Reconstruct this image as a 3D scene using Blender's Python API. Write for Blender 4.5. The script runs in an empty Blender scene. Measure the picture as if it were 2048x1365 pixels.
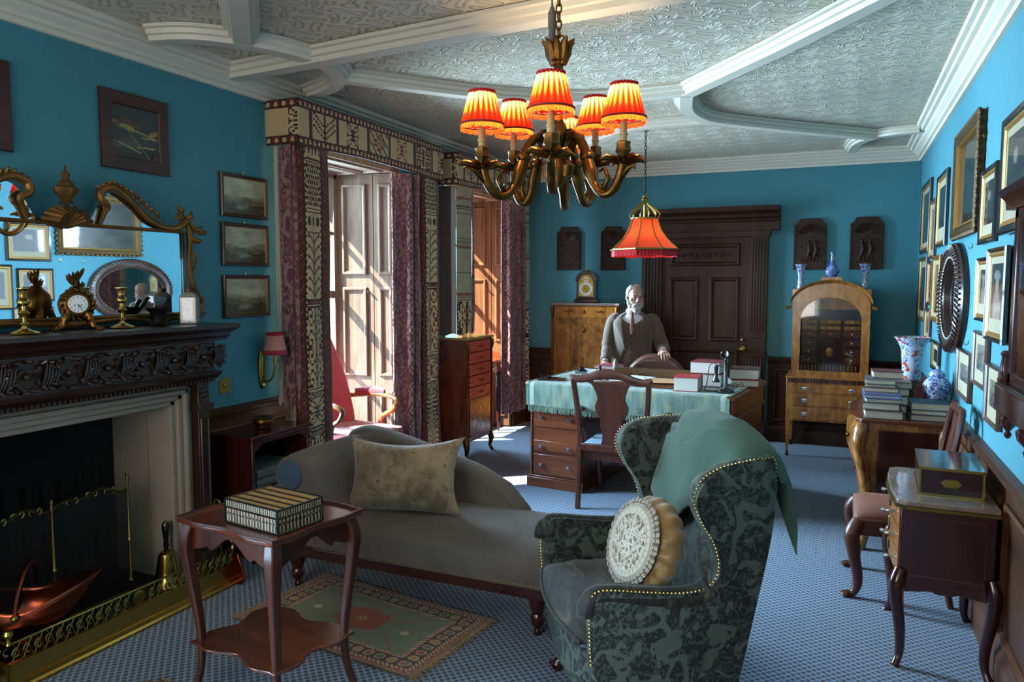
import bpy, math, random
from math import pi, sin, cos, sqrt, atan2, radians, floor, exp
from mathutils import Vector, Matrix, noise, Euler
random.seed(7)
C = bpy.context.scene.collection
SC = bpy.context.scene
# ------------------------------------------------------------------ camera
cd = bpy.data.cameras.new('camera'); cam = bpy.data.objects.new('camera', cd); C.objects.link(cam)
cd.sensor_width = 36; cd.lens = 1492.5/2048*36; cd.clip_start = .05; cd.clip_end = 200
_y, _p, _r = radians(23.8235), radians(4.487), radians(.0877)
_f = Vector((-sin(_y)*cos(_p), cos(_y)*cos(_p), -sin(_p))); _x = Vector((cos(_y), sin(_y), 0)); _u = _x.cross(_f)
_x2 = cos(_r)*_x+sin(_r)*_u; _u2 = -sin(_r)*_x+cos(_r)*_u
cam.matrix_world = Matrix(((_x2.x, _u2.x, -_f.x, 0), (_x2.y, _u2.y, -_f.y, 0), (_x2.z, _u2.z, -_f.z, 1.60), (0, 0, 0, 1)))
SC.camera = cam
SC.view_settings.view_transform = 'Standard'; SC.view_settings.look = 'None'
SC.view_settings.gamma = 1; SC.view_settings.use_curve_mapping = False
SC.view_settings.exposure = 0.13
try:
    SC.cycles.use_denoising = True; SC.cycles.max_bounces = 8; SC.cycles.diffuse_bounces = 5
    SC.cycles.glossy_bounces = 4; SC.cycles.transmission_bounces = 6; SC.cycles.transparent_max_bounces = 12
    SC.cycles.sample_clamp_indirect = 4.0; SC.cycles.caustics_reflective = False; SC.cycles.caustics_refractive = False
except Exception: pass
# ------------------------------------------------------------------ daylight
w = bpy.data.worlds.new('sky'); SC.world = w; w.use_nodes = True
_b = w.node_tree.nodes['Background']; _b.inputs[0].default_value = (.8, .9, 1, 1); _b.inputs[1].default_value = 3.0
def light(kind, name, loc, power, color=(1, 1, 1), target=None, size=None, spread=None, radius=None):
    l = bpy.data.lights.new(name, kind); l.energy = power; l.color = color
    o = bpy.data.objects.new(name, l); C.objects.link(o); o.location = loc
    if target is not None: o.rotation_euler = (Vector(target)-Vector(loc)).to_track_quat('-Z', 'Y').to_euler()
    if size: l.shape = 'RECTANGLE'; l.size, l.size_y = size
    if spread: l.spread = spread
    if radius is not None: l.shadow_soft_size = radius
    return o
_s = light('SUN', 'sun', (-8, 2, 8), 48.0, (1, .96, .90), (-7, 2.72, 6.86)); _s.data.angle = radians(.6)
DAY = (.50, .76, 1)
# daylight of the tall windows in the left wall
light('AREA', 'daylight_fireside_window', (-3.93, .35, 1.35), 370, DAY, (0, .35, 1.0), (1.1, 2.2), radians(115))
light('AREA', 'daylight_middle_window', (-3.93, 4.57, 1.35), 330, DAY, (0, 4.57, .9), (1.0, 2.2), radians(105))
light('AREA', 'daylight_far_window', (-3.93, 6.72, 1.55), 200, DAY, (0, 6.2, 1.0), (1.0, 1.9), radians(105))
light('AREA', 'rear_fill_light', (-1.6, -1.66, 1.6), 60, (1, .84, .68), (-1.6, 4, 2.0), (2.2, 1.7))  # warm front fill added behind the camera

# ------------------------------------------------------------------ mesh helpers
def S(h, k=1.0):
    h = h.lstrip('#'); o = []
    for i in (0, 2, 4):
        c = int(h[i:i+2], 16)/255; o.append((c/12.92 if c <= .04045 else ((c+.055)/1.055)**2.4)*k)
    return tuple(o)
class MB:
    def __init__(s): s.v = []; s.f = []; s.c = {}; s.M = None
    def add(s, vs, fs, cols=None):
        n = len(s.v); b = len(s.f)
        if s.M is not None: vs = [s.M @ Vector(p) for p in vs]
        s.v += [tuple(p) for p in vs]; s.f += [tuple(i+n for i in f) for f in fs]
        if cols:
            for i, c in enumerate(cols): s.c[b+i] = c
        return s
    def box(s, x0, y0, z0, x1, y1, z1):
        v = [(x, y, z) for z in (z0, z1) for y in (y0, y1) for x in (x0, x1)]
        return s.add(v, [(0, 2, 3, 1), (4, 5, 7, 6), (0, 1, 5, 4), (2, 6, 7, 3), (0, 4, 6, 2), (1, 3, 7, 5)])
    def cbox(s, c, d, rz=0, rx=0, ry=0):
        m = Euler((rx, ry, rz)).to_matrix(); c = Vector(c)
        v = [c+m@Vector((x*d[0]/2, y*d[1]/2, z*d[2]/2)) for z in (-1, 1) for y in (-1, 1) for x in (-1, 1)]
        return s.add(v, [(0, 2, 3, 1), (4, 5, 7, 6), (0, 1, 5, 4), (2, 6, 7, 3), (0, 4, 6, 2), (1, 3, 7, 5)])
    def prism(s, pts, ax, a, b):
        def P(p, t):
            return {'x': (t, p[0], p[1]), 'y': (p[0], t, p[1]), 'z': (p[0], p[1], t)}[ax]
        n = len(pts); v = [P(p, a) for p in pts]+[P(p, b) for p in pts]
        f = [tuple(range(n)), tuple(range(2*n-1, n-1, -1))]+[(i, i+n, (i+1) % n+n, (i+1) % n) for i in range(n)]
        return s.add(v, f)
    def lathe(s, prof, n=20, c=(0, 0, 0), sx=1, sy=1, lobes=0, amp=0, a0=0):
        v = []; f = []; m = len(prof)
        for i in range(n):
            a = 2*pi*i/n+a0; k = 1+(amp*cos(lobes*a) if lobes else 0)
            for r, z in prof: v.append((c[0]+r*k*cos(a)*sx, c[1]+r*k*sin(a)*sy, c[2]+z))
        for i in range(n):
            j = (i+1) % n
            for q in range(m-1):
                f.append((i*m+q, j*m+q, j*m+q+1, i*m+q+1))
        b = len(v)
        for e, q in ((0, 0), (1, m-1)):
            if prof[q][0] > 1e-4:
                f.append(tuple(i*m+q for i in (range(n-1, -1, -1) if e == 0 else range(n))))
        return s.add(v, f)
    def tube(s, pts, r=.01, n=8, closed=False, flat=1.0, up=None, rot=0):
        pts = [Vector(p) for p in pts]; m = len(pts)
        if not hasattr(r, '__len__'): r = [r]*m
        if not hasattr(flat, '__len__'): flat = [flat]*m
        v = []; f = []; U = None
        for i, p in enumerate(pts):
            if closed: t = pts[(i+1) % m]-pts[i-1]
            else: t = pts[min(i+1, m-1)]-pts[max(i-1, 0)]
            if t.length < 1e-9: t = Vector((0, 0, 1))
            t.normalize()
            if U is None:
                U = Vector(up) if up else (Vector((0, 0, 1)) if abs(t.z) < .8 else Vector((1, 0, 0)))
            U = (U-t*U.dot(t))
            if U.length < 1e-6: U = t.orthogonal()
            U.normalize(); W = t.cross(U)
            for k in range(n):
                a = 2*pi*k/n+rot; v.append(p+U*(cos(a)*r[i])+W*(sin(a)*r[i]*flat[i]))
        for i in range(m if closed else m-1):
            j = (i+1) % m
            for k in range(n):
                l = (k+1) % n; f.append((i*n+k, j*n+k, j*n+l, i*n+l))
        if not closed: f += [tuple(range(n)), tuple((m-1)*n+k for k in range(n-1, -1, -1))]
        return s.add(v, f)
    def ball(s, c, r, n=12, m=8):
        if not hasattr(r, '__len__'): r = (r, r, r)
        v = [(c[0], c[1], c[2]-r[2])]; f = []
        for j in range(1, m):
            a = -pi/2+pi*j/m
            for i in range(n):
                b = 2*pi*i/n; v.append((c[0]+r[0]*cos(a)*cos(b), c[1]+r[1]*cos(a)*sin(b), c[2]+r[2]*sin(a)))
        v.append((c[0], c[1], c[2]+r[2])); L = len(v)-1
        for i in range(n):
            k = (i+1) % n; f.append((0, 1+k, 1+i)); f.append((L, 1+(m-2)*n+i, 1+(m-2)*n+k))
            for j in range(m-2): f.append((1+j*n+i, 1+j*n+k, 1+(j+1)*n+k, 1+(j+1)*n+i))
        return s.add(v, f)
    def grid(s, fn, nu, nv, col=None, cu=False, cv=False):
        v = []; f = []; cols = []
        U = nu if cu else nu+1; V = nv if cv else nv+1
        for i in range(U):
            for j in range(V): v.append(fn(i/nu, j/nv))
        for i in range(nu):
            for j in range(nv):
                a, b = (i+1) % U if cu else i+1, (j+1) % V if cv else j+1
                f.append((i*V+j, a*V+j, a*V+b, i*V+b))
                if col: cols.append(col((i+.5)/nu, (j+.5)/nv))
        return s.add(v, f, cols or None)
    def loft(s, rings, cap=True, closed=True):
        n = len(rings[0]); v = [p for r in rings for p in r]; f = []
        for i in range(len(rings)-1):
            for k in range(n if closed else n-1):
                l = (k+1) % n; f.append((i*n+k, i*n+l, (i+1)*n+l, (i+1)*n+k))
        if cap: f += [tuple(range(n-1, -1, -1)), tuple((len(rings)-1)*n+k for k in range(n))]
        return s.add(v, f)
    def build(s, name, mat, parent=None, bevel=0, angle=38, seg=2, solid=0, sub=0, remesh=0, smooth=0, offset=-1):
        me = bpy.data.meshes.new(name); me.from_pydata(s.v, [], s.f); me.update()
        if mat is not None: me.materials.append(mat)
        me.polygons.foreach_set('use_smooth', [True]*len(me.polygons))
        if s.c:
            at = me.color_attributes.new('Col', 'FLOAT_COLOR', 'CORNER'); buf = []
            for i, p in enumerate(me.polygons):
                c = s.c.get(i, (1, 1, 1)); buf += [c[0], c[1], c[2], 1]*p.loop_total
            at.data.foreach_set('color', buf)
        if angle < 180 and not remesh:
            try: me.set_sharp_from_angle(angle=radians(angle))
            except Exception: pass
        o = bpy.data.objects.new(name, me); C.objects.link(o)
        if parent is not None: o.parent = parent
        if remesh:
            m = o.modifiers.new('r', 'REMESH'); m.mode = 'VOXEL'; m.voxel_size = remesh; m.use_smooth_shade = True
        if smooth:
            m = o.modifiers.new('s', 'SMOOTH'); m.iterations = smooth; m.factor = .5
        if solid:
            m = o.modifiers.new('t', 'SOLIDIFY'); m.thickness = solid; m.offset = offset
        if bevel:
            m = o.modifiers.new('b', 'BEVEL'); m.width = bevel; m.segments = seg; m.limit_method = 'ANGLE'; m.angle_limit = radians(40)
        if sub:
            m = o.modifiers.new('u', 'SUBSURF'); m.levels = sub; m.render_levels = sub
        return o
def thing(name, label, cat, loc=(0, 0, 0), rz=0, group=None):
    o = bpy.data.objects.new(name, None); C.objects.link(o); o.location = loc; o.rotation_euler = (0, 0, rz)
    o.empty_display_size = .1
    return tag(o, label, cat, group)
def tag(o, label, cat, group=None):
    o['label'] = label; o['category'] = cat
    if group: o['group'] = group
    return o
def struct(name, mb, m, parent=None, **k):
    o = mb.build(name, m, parent, **k)
    if parent is None: o['kind'] = 'structure'
    return o
def dup(root, loc, rz, label=None, group=None):
    r = root.copy(); C.objects.link(r); r.location = loc; r.rotation_euler = (0, 0, rz)
    if label: r['label'] = label
    if group: r['group'] = group
    for ch in list(root.children):
        c = ch.copy(); C.objects.link(c); c.parent = r
        for g in list(ch.children):
            d = g.copy(); C.objects.link(d); d.parent = c
    return r
def spline(P, n=8, closed=False):
    P = [Vector(p) for p in P]; o = []; m = len(P)
    for i in range(m if closed else m-1):
        a, b, c, d = (P[(i-1) % m], P[i], P[(i+1) % m], P[(i+2) % m]) if closed else (P[max(i-1, 0)], P[i], P[i+1], P[min(i+2, m-1)])
        for k in range(n):
            t = k/n; o.append(.5*((2*b)+(c-a)*t+(2*a-5*b+4*c-d)*t*t+(3*b-a-3*c+d)*t**3))
    if not closed: o.append(P[-1])
    return o
def interp(xs, ys, t):
    if t <= xs[0]: return ys[0]
    for i in range(len(xs)-1):
        if t <= xs[i+1]:
            k = (t-xs[i])/(xs[i+1]-xs[i]); return ys[i]*(1-k)+ys[i+1]*k
    return ys[-1]
def nz(x, y=0, z=0): return noise.noise(Vector((x, y, z)))
def spiral(c, r0, r1, a0, a1, n=16, ax='x'):
    o = []
    for i in range(n+1):
        t = i/n; r = r0+(r1-r0)*t; a = a0+(a1-a0)*t; p, q = r*cos(a), r*sin(a)
        o.append({'x': (c[0], c[1]+p, c[2]+q), 'y': (c[0]+p, c[1], c[2]+q), 'z': (c[0]+p, c[1]+q, c[2])}[ax])
    return o
def mixc(a, b, t): return tuple(a[i]*(1-t)+b[i]*t for i in range(3))
# profile swept round a rectangle (picture frames, panel mouldings): local x wide, z high, facing -y; profile (inset, forward)
def rectframe(mb, x0, z0, x1, z1, prof, y=0):
    v = []; n = len(prof)
    for (sx, sz) in ((0, 0), (1, 0), (1, 1), (0, 1)):
        for d, t in prof:
            v.append(((x0+d) if sx == 0 else (x1-d), y-t, (z0+d) if sz == 0 else (z1-d)))
    f = []
    for c in range(4):
        e = (c+1) % 4
        for k in range(n): 
            l = (k+1) % n; f.append((c*n+k, e*n+k, e*n+l, c*n+l))
    return mb.add(v, f)
# ------------------------------------------------------------------ material helpers
class Mt:
    def __init__(s, name):
        s.m = bpy.data.materials.new(name); s.m.use_nodes = True; s.t = s.m.node_tree; s.b = s.t.nodes['Principled BSDF']; s.co = {}
    def n(s, typ, ins=None, **pr):
        x = s.t.nodes.new('ShaderNode'+typ)
        for k, v in pr.items(): setattr(x, k, v)
        for k, v in (ins or {}).items(): s.put(x.inputs[k], v)
        return x
    def put(s, sock, v):
        if isinstance(v, bpy.types.NodeSocket): s.t.links.new(v, sock)
        elif isinstance(v, tuple) and len(v) == 3 and sock.type == 'RGBA': sock.default_value = (*v, 1)
        else: sock.default_value = v
    def o(s, scale=(1, 1, 1), which='Object', loc=(0, 0, 0), rot=(0, 0, 0)):
        if which not in s.co: s.co[which] = s.n('TexCoord').outputs[which]
        if scale == (1, 1, 1) and rot == (0, 0, 0) and loc == (0, 0, 0): return s.co[which]
        return s.n('Mapping', {'Vector': s.co[which], 'Scale': scale, 'Location': loc, 'Rotation': rot}).outputs[0]
    def m_(s, op, a, b=0.0, c=0.0, clamp=False):
        x = s.t.nodes.new('ShaderNodeMath'); x.operation = op; x.use_clamp = clamp
        s.put(x.inputs[0], a); s.put(x.inputs[1], b); s.put(x.inputs[2], c); return x.outputs[0]
    def noise(s, vec, scale=5, detail=3, rough=.5, dist=0):
        return s.n('TexNoise', {'Vector': vec, 'Scale': scale, 'Detail': detail, 'Roughness': rough, 'Distortion': dist}).outputs['Fac']
    def ramp(s, fac, stops):
        x = s.t.nodes.new('ShaderNodeValToRGB'); s.put(x.inputs[0], fac); e = x.color_ramp.elements
        while len(e) < len(stops): e.new(.5)
        for i, (p, c) in enumerate(stops):
            e[i].position = p; e[i].color = (*c, 1) if hasattr(c, '__len__') else (c, c, c, 1)
        return x.outputs[0]
    def mix(s, f, a, b, mode='MIX'):
        x = s.t.nodes.new('ShaderNodeMix'); x.data_type = 'RGBA'; x.blend_type = mode; x.clamp_factor = True
        s.put(x.inputs['Factor'], f); s.put(x.inputs[6], a); s.put(x.inputs[7], b); return x.outputs[2]
    def set(s, **k):
        nm = {'col': 'Base Color', 'rough': 'Roughness', 'metal': 'Metallic', 'sheen': 'Sheen Weight', 'coat': 'Coat Weight', 'croug': 'Coat Roughness',
              'spec': 'Specular IOR Level', 'emi': 'Emission Color', 'es': 'Emission Strength', 'trans': 'Transmission Weight', 'nrm': 'Normal',
              'srough': 'Sheen Roughness', 'stint': 'Sheen Tint', 'sss': 'Subsurface Weight', 'ior': 'IOR', 'alpha': 'Alpha'}
        for a, v in k.items(): s.put(s.b.inputs[nm[a]], v)
        return s
    def bump(s, h, strength=.3, dist=.01):
        x = s.n('Bump', {'Height': h, 'Strength': strength, 'Distance': dist}); s.put(s.b.inputs['Normal'], x.outputs[0]); return s
def plain(name, c, rough=.5, metal=0, var=.15, vs=8, bump=0, bs=60, bd=.004, **k):
    t = Mt(name); n = t.noise(t.o(), vs, 4)
    t.set(col=t.mix(n, tuple(x*(1-var) for x in c), tuple(min(1, x*(1+var)) for x in c)), rough=rough, metal=metal, **k)
    if bump: t.bump(t.noise(t.o(), bs, 4), bump, bd)
    return t.m
def wood(name, c1, c2, ax=2, rough=.28, sc=14, coat=.35, figure=.0, bump=.08):
    t = Mt(name); st = [1, 1, 1]; st[ax] = .07
    v = t.o(tuple(st)); n = t.noise(v, sc, 6, .6, 1.2); n2 = t.noise(v, sc*7, 3, .6)
    f = t.m_('ADD', t.m_('MULTIPLY', n, .75), t.m_('MULTIPLY', n2, .25))
    if figure: f = t.m_('ADD', f, t.m_('MULTIPLY', t.m_('SUBTRACT', t.noise(t.o((1, 1, .5)), 7, 3, .6, 2.5), .5), figure))
    t.set(col=t.ramp(f, [(.3, c1), (.72, c2)]), rough=t.m_('ADD', rough-.06, t.m_('MULTIPLY', n2, .14)), coat=coat, croug=.18)
    t.set(spec=.25 if rough > .36 else .5)
    t.bump(f, bump, .003); return t.m
def vcol(name, rough=.8, sheen=0, bump=0, bs=200, coat=0, metal=0, **k):
    t = Mt(name); a = t.n('Attribute', attribute_name='Col').outputs['Color']
    t.set(col=a, rough=rough, sheen=sheen, coat=coat, metal=metal, **k)
    if bump: t.bump(t.noise(t.o(), bs, 2), bump, .003)
    return t.m
M = {}
# --- walls, floor, ceiling
t = Mt('teal_wall'); n = t.noise(t.o(), 3, 4); t.set(col=t.mix(n, S('#397a88'), S('#3f8491')), rough=.62); t.bump(t.noise(t.o(), 240, 2), .12, .002); M['wall'] = t.m
t = Mt('blue_woven_carpet'); v = t.o(); xyz = t.n('SeparateXYZ', {'Vector': v}).outputs
k = 2*pi/.075
u = t.m_('MULTIPLY', xyz[0], k); q = t.m_('MULTIPLY', xyz[1], k)
w1 = t.m_('SUBTRACT', .55, t.m_('ABSOLUTE', t.m_('MULTIPLY', t.m_('SINE', t.m_('ADD', u, q)), t.m_('SINE', t.m_('SUBTRACT', u, q)))))
w2 = t.m_('SINE', t.m_('MULTIPLY', xyz[1], 2*pi/.0225))
f = t.m_('ADD', t.m_('MULTIPLY', w1, .8), t.m_('MULTIPLY', w2, .04)); f = t.m_('ADD', f, t.m_('MULTIPLY', t.noise(v, 160, 2), .5))
c = t.ramp(f, [(-.0, S('#28323f')), (.30, S('#3a4a5e')), (.55, S('#7d96b3'))])
t.set(col=t.mix(t.m_('MULTIPLY', t.noise(v, 1.3, 3), .35), c, S('#555a60')), rough=.95, sheen=.15); t.bump(f, .35, .004); M['carpet'] = t.m
t = Mt('ceiling_relief_plaster'); v = t.o(); xyz = t.n('SeparateXYZ', {'Vector': v}).outputs
nx = t.m_('ADD', t.m_('MULTIPLY', xyz[0], 27), t.m_('MULTIPLY', t.m_('SINE', t.m_('MULTIPLY', xyz[1], 31)), 1.3))
ny = t.m_('ADD', t.m_('MULTIPLY', xyz[1], 27), t.m_('MULTIPLY', t.m_('SINE', t.m_('MULTIPLY', xyz[0], 31)), 1.3))
g = t.m_('MULTIPLY', t.m_('SINE', nx), t.m_('SINE', ny))
r1 = t.m_('SUBTRACT', 1.0, t.m_('MULTIPLY', t.m_('ABSOLUTE', t.m_('SUBTRACT', t.m_('ABSOLUTE', g), .42)), 9.0), clamp=True)
r2 = t.m_('SUBTRACT', 1.0, t.m_('MULTIPLY', t.m_('ABSOLUTE', t.m_('SUBTRACT', t.m_('ABSOLUTE', g), .72)), 9.0), clamp=True)
t.set(col=t.mix(t.noise(v, 2, 3), S('#cbbfa6'), S('#d6cab1')), rough=.38); t.bump(t.m_('ADD', r1, r2), .8, .012); M['ceil'] = t.m
M['plaster'] = plain('cornice_plaster', S('#d8cfbb'), .45, var=.04, bump=.05)
M['oak'] = wood('dark_oak', S('#180b06'), S('#432513'), 2, .45, 10, .05)
M['oakh'] = wood('dark_oak_horizontal', S('#180b06'), S('#432513'), 0, .45, 10, .05)
M['oaky'] = wood('dark_oak_long', S('#2a150b'), S('#5e3822'), 1, .42, 10, .1)
M['black_oak'] = wood('carved_black_oak', S('#170c07'), S('#3e2417'), 1, .34, 12, .2)
M['shutter'] = wood('shutter_oak', S('#5d4a3c'), S('#8d7765'), 2, .5, 16, .05)
M['shutterw'] = wood('warm_shutter_oak', S('#5d3922'), S('#8f5f3c'), 2, .42, 16, .15)
M['stone'] = plain('grey_sandstone', S('#8f8272'), .85, var=.2, vs=6, bump=.25, bs=120)
M['soot'] = plain('sooty_firebrick', S('#0b0b0c'), .9, var=.4, vs=12, bump=.3, bs=40)
M['mahog'] = wood('mahogany', S('#260d07'), S('#5a2713'), 2, .34, 9, .08, .2)
M['mahogx'] = wood('mahogany_across', S('#2f1208'), S('#74381c'), 0, .22, 9, .3, .25)
M['mahogd'] = wood('dark_mahogany', S('#1a0706'), S('#431813'), 2, .18, 9, .6, .2)
M['desk'] = wood('desk_mahogany', S('#40190b'), S('#8a4a26'), 0, .3, 7, .3, .15)
M['walnut'] = wood('burr_walnut', S('#5e3413'), S('#b1712f'), 2, .25, 9, .5, .9)
M['satin'] = wood('satinwood', S('#7e4415'), S('#c98332'), 2, .24, 8, .5, .8)
M['gilt'] = plain('gilt_bronze', S('#6b4720'), .36, 1, .6, 30, .25, 90)
M['giltwood'] = plain('old_giltwood', S('#7a5528'), .45, .7, .55, 18, .3, 70)
M['brass'] = plain('polished_brass', S('#b8984f'), .22, 1, .15, 12, .08, 60)
M['brassd'] = plain('dull_brass', S('#8b7a3c'), .3, 1, .3, 12, .1, 60)
M['copper'] = plain('copper', S('#8d4630'), .25, 1, .4, 9, .15, 40)
M['iron'] = plain('black_iron', S('#161312'), .55, .6, .2, 20)
M['ebony'] = plain('ebonised_black', S('#0c0a0a'), .22, 0, .2, 20, coat=.5)
M['silver'] = plain('silver', S('#c9ccd0'), .18, 1, .1, 20)
M['pages'] = plain('book_pages', S('#a99f8c'), .9, 0, .2, 4, .5, 300)
M['pagesw'] = plain('white_book_pages', S('#c9c5bb'), .9, 0, .12, 4, .5, 300)
M['paper'] = plain('paper', S('#d9dbe0'), .85, 0, .04)
M['white'] = plain('white_enamel', S('#e4e4e0'), .25, 0, .03, coat=.4)
def lined(name, c, rough=.5, **k): return plain(name, S(c), rough, **k)
M['vc'] = vcol('painted_surface', .45, coat=.25)
M['vcm'] = vcol('print_under_glass', .3, coat=.9)
M['vcloth'] = vcol('woven_wool', .95, .25, .5, 420)
M['vrug'] = vcol('knotted_wool_rug', .97, .2, .6, 500)
M['vleath'] = vcol('tooled_leather', .4, coat=.2)
# ------------------------------------------------------------------ room shell
XL, XR, YB, YF, ZC = -3.34, .634, 7.90, -1.6, 2.85
struct('floor', MB().box(XL-.7, YF-.2, -.1, XR+.2, YB+.2, 0), M['carpet'])
struct('ceiling', MB().box(XL-.7, YF-.2, ZC, XR+.2, YB+.2, ZC+.12), M['ceil'])
WIN = [(-.2, .9, .0, 2.5), (3.95, 5.25, .0, 2.5), (6.02, 7.50, .0, 2.5)]
FIRE = (1.80, 2.79, 0, .96)
b = MB(); y = YF-.2
for (a, c, z0, z1) in sorted(WIN+[FIRE]):
    b.box(-3.9, y, 0, XL, a, ZC); b.box(-3.9, a, z1, XL, c, ZC); y = c
b.box(-3.9, y, 0, XL, YB+.2, ZC)
for (a, c, z0, z1) in WIN: b.box(-4.18, a-.3, z1-.05, -3.9, c+.3, ZC).box(-4.18, a-.3, 0, -3.9, a+.04, z1).box(-4.18, c-.08, 0, -3.9, c+.3, z1).box(-4.18, a, 0, -3.9, c, .35)
struct('wall_left', b, M['wall'])
struct('wall_back', MB().box(XL, YB, 0, XR+.2, YB+.2, ZC), M['wall'])
struct('wall_right', MB().box(XR, YF-.2, 0, XR+.2, YB, ZC), M['wall'])
b = MB(); b.box(XL, YF-.2, 0, -2.8, YF, ZC).box(-.4, YF-.2, 0, XR, YF, ZC).box(-2.8, YF-.2, 0, -.4, YF, .7).box(-2.8, YF-.2, 2.5, -.4, YF, ZC)
struct('wall_front', b, M['wall'])
# cornice and dado rail, swept profiles: (out from the wall, height)
def run(mb, prof, p0, p1, nrm):
    n = len(prof); v = []
    for p in (p0, p1):
        for d, z in prof: v.append((p[0]+nrm[0]*d, p[1]+nrm[1]*d, z))
    mb.add(v, [(i, (i+1) % n, (i+1) % n+n, i+n) for i in range(n)]+[tuple(range(n-1, -1, -1)), tuple(range(n, 2*n))])
CORN = [(0, 2.72), (.022, 2.72), (.026, 2.742), (.045, 2.748), (.05, 2.765), (.075, 2.785), (.082, 2.80), (.105, 2.805), (.112, 2.822), (.135, 2.826), (.14, 2.85), (0, 2.85)]
for nm, p0, p1, nn in (('trim_1', (XL, YF), (XL, YB), (1, 0)), ('trim_2', (XL, YB), (XR, YB), (0, -1)), ('trim_3', (XR, YF), (XR, YB), (-1, 0)), ('trim_4', (XL, YF), (XR, YF), (0, 1))):
    b = MB(); run(b, CORN, p0, p1, nn); struct(nm, b, M['plaster'], angle=25)
RIB = [(-.095, 0), (-.095, -.018), (-.075, -.022), (-.068, -.045), (-.05, -.05), (-.045, -.075), (.045, -.075), (.05, -.05), (.068, -.045), (.075, -.022), (.095, -.018), (.095, 0)]
def rib(n, pts, k=1.0):
    pts = [Vector((x, y, 0)) for x, y in pts]; rings = []
    for i, p in enumerate(pts):
        t = (pts[min(i+1, len(pts)-1)]-pts[max(i-1, 0)]).normalized(); nr = Vector((-t.y, t.x, 0))
        rings.append([(p.x+nr.x*d*k, p.y+nr.y*d*k, ZC+z*k+.001*(n % 5)-.004) for d, z in RIB])
    b = MB(); b.loft(rings, True, True); struct('trim_%d' % n, b, M['plaster'], angle=30)
def sp(*P): return [(p.x, p.y) for p in spline([(x, y, 0) for x, y in P], 6)]
rib(10, [(XL, 3.42), (-1.6, 3.27), (XR, 3.10)])
rib(11, sp((-3.16, 2.76), (-2.97, 2.82), (-2.81, 2.98), (-2.71, 3.16), (-2.66, 3.40)), .9)
rib(12, [(-2.80, 2.98), (-2.34, 2.47), (-1.6, 1.65)], .9)
rib(13, sp((-2.66, 3.40), (-2.68, 3.56), (-2.77, 3.72), (-2.92, 3.86), (-3.16, 3.97)), .9)
rib(14, sp((-2.75, 3.74), (-2.50, 4.05), (-2.22, 4.38), (-1.85, 4.68), (-1.45, 4.84), (-.95, 4.86)), .9)
rib(15, [(-.94, 4.88), (-.33, 4.17), (.50, 3.12)], .9)
rib(16, sp((-.95, 4.90), (-1.02, 5.3), (-.99, 5.6), (-.88, 5.82), (-.38, 6.37), (.2, 6.94)), .9)
rib(17, sp((.04, 7.6), (.07, 7.25), (.16, 7.0), (.33, 6.86), (.52, 6.83)), .8)
rib(18, sp((-2.7, 7.0), (-2.16, 6.43), (-1.69, 5.95), (-1.4, 5.82), (-.93, 5.82)), .8)
# panelled dado
RAIL = [(0, .79), (.018, .79), (.022, .81), (.04, .82), (.045, .84), (.03, .845), (.03, .855), (0, .86)]
SKIRT = [(0, 0), (.03, 0), (.03, .12), (.022, .14), (.012, .16), (0, .165)]
def dado(nm, p0, p1, nn, mat, st=.62):
    b = MB(); p0 = Vector(p0); p1 = Vector(p1); L = (p1-p0).length; d = (p1-p0).normalized(); nv = Vector(nn)
    q = [(0, .01), (.012, .01), (.012, .80), (0, .80)]; run(b, q, p0, p1, nn); run(b, RAIL, p0, p1, nn); run(b, SKIRT, p0, p1, nn)
    k = max(1, round(L/st)); s = L/k; ang = atan2(d.y, d.x)
    for i in range(k):
        c = p0+d*(s*(i+.5))+nv*.012
        sgn = 1 if (Vector((d.y, -d.x))-nv).length < .1 else -1
        b.M = Matrix.Translation((c.x, c.y, 0)) @ Matrix.Rotation(ang if sgn > 0 else ang+pi, 4, 'Z')
        rectframe(b, -s/2+.06, .21, s/2-.06, .74, [(0, 0), (0, .012), (.012, .018), (.028, .003), (.028, 0)])
        b.M = None
    struct(nm, b, mat, angle=30)
dado('baseboard_back', (XL, YB), (-1.98, YB), (0, -1), M['oak']); dado('baseboard_back_right', (-.66, YB), (XR, YB), (0, -1), M['oak'])
dado('baseboard_right', (XR, YF), (XR, YB), (-1, 0), M['oaky'])
for i, (a, c) in enumerate(((YF, -.25), (.95, 1.62), (3.0, 3.9), (5.3, 5.98), (7.54, YB))):
    dado('baseboard_left' if i == 0 else 'baseboard_left_%d' % i, (XL, a), (XL, c), (1, 0), M['oaky'])
dado('baseboard_front', (XL, YF), (XR, YF), (0, 1), M['oak'])
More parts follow.
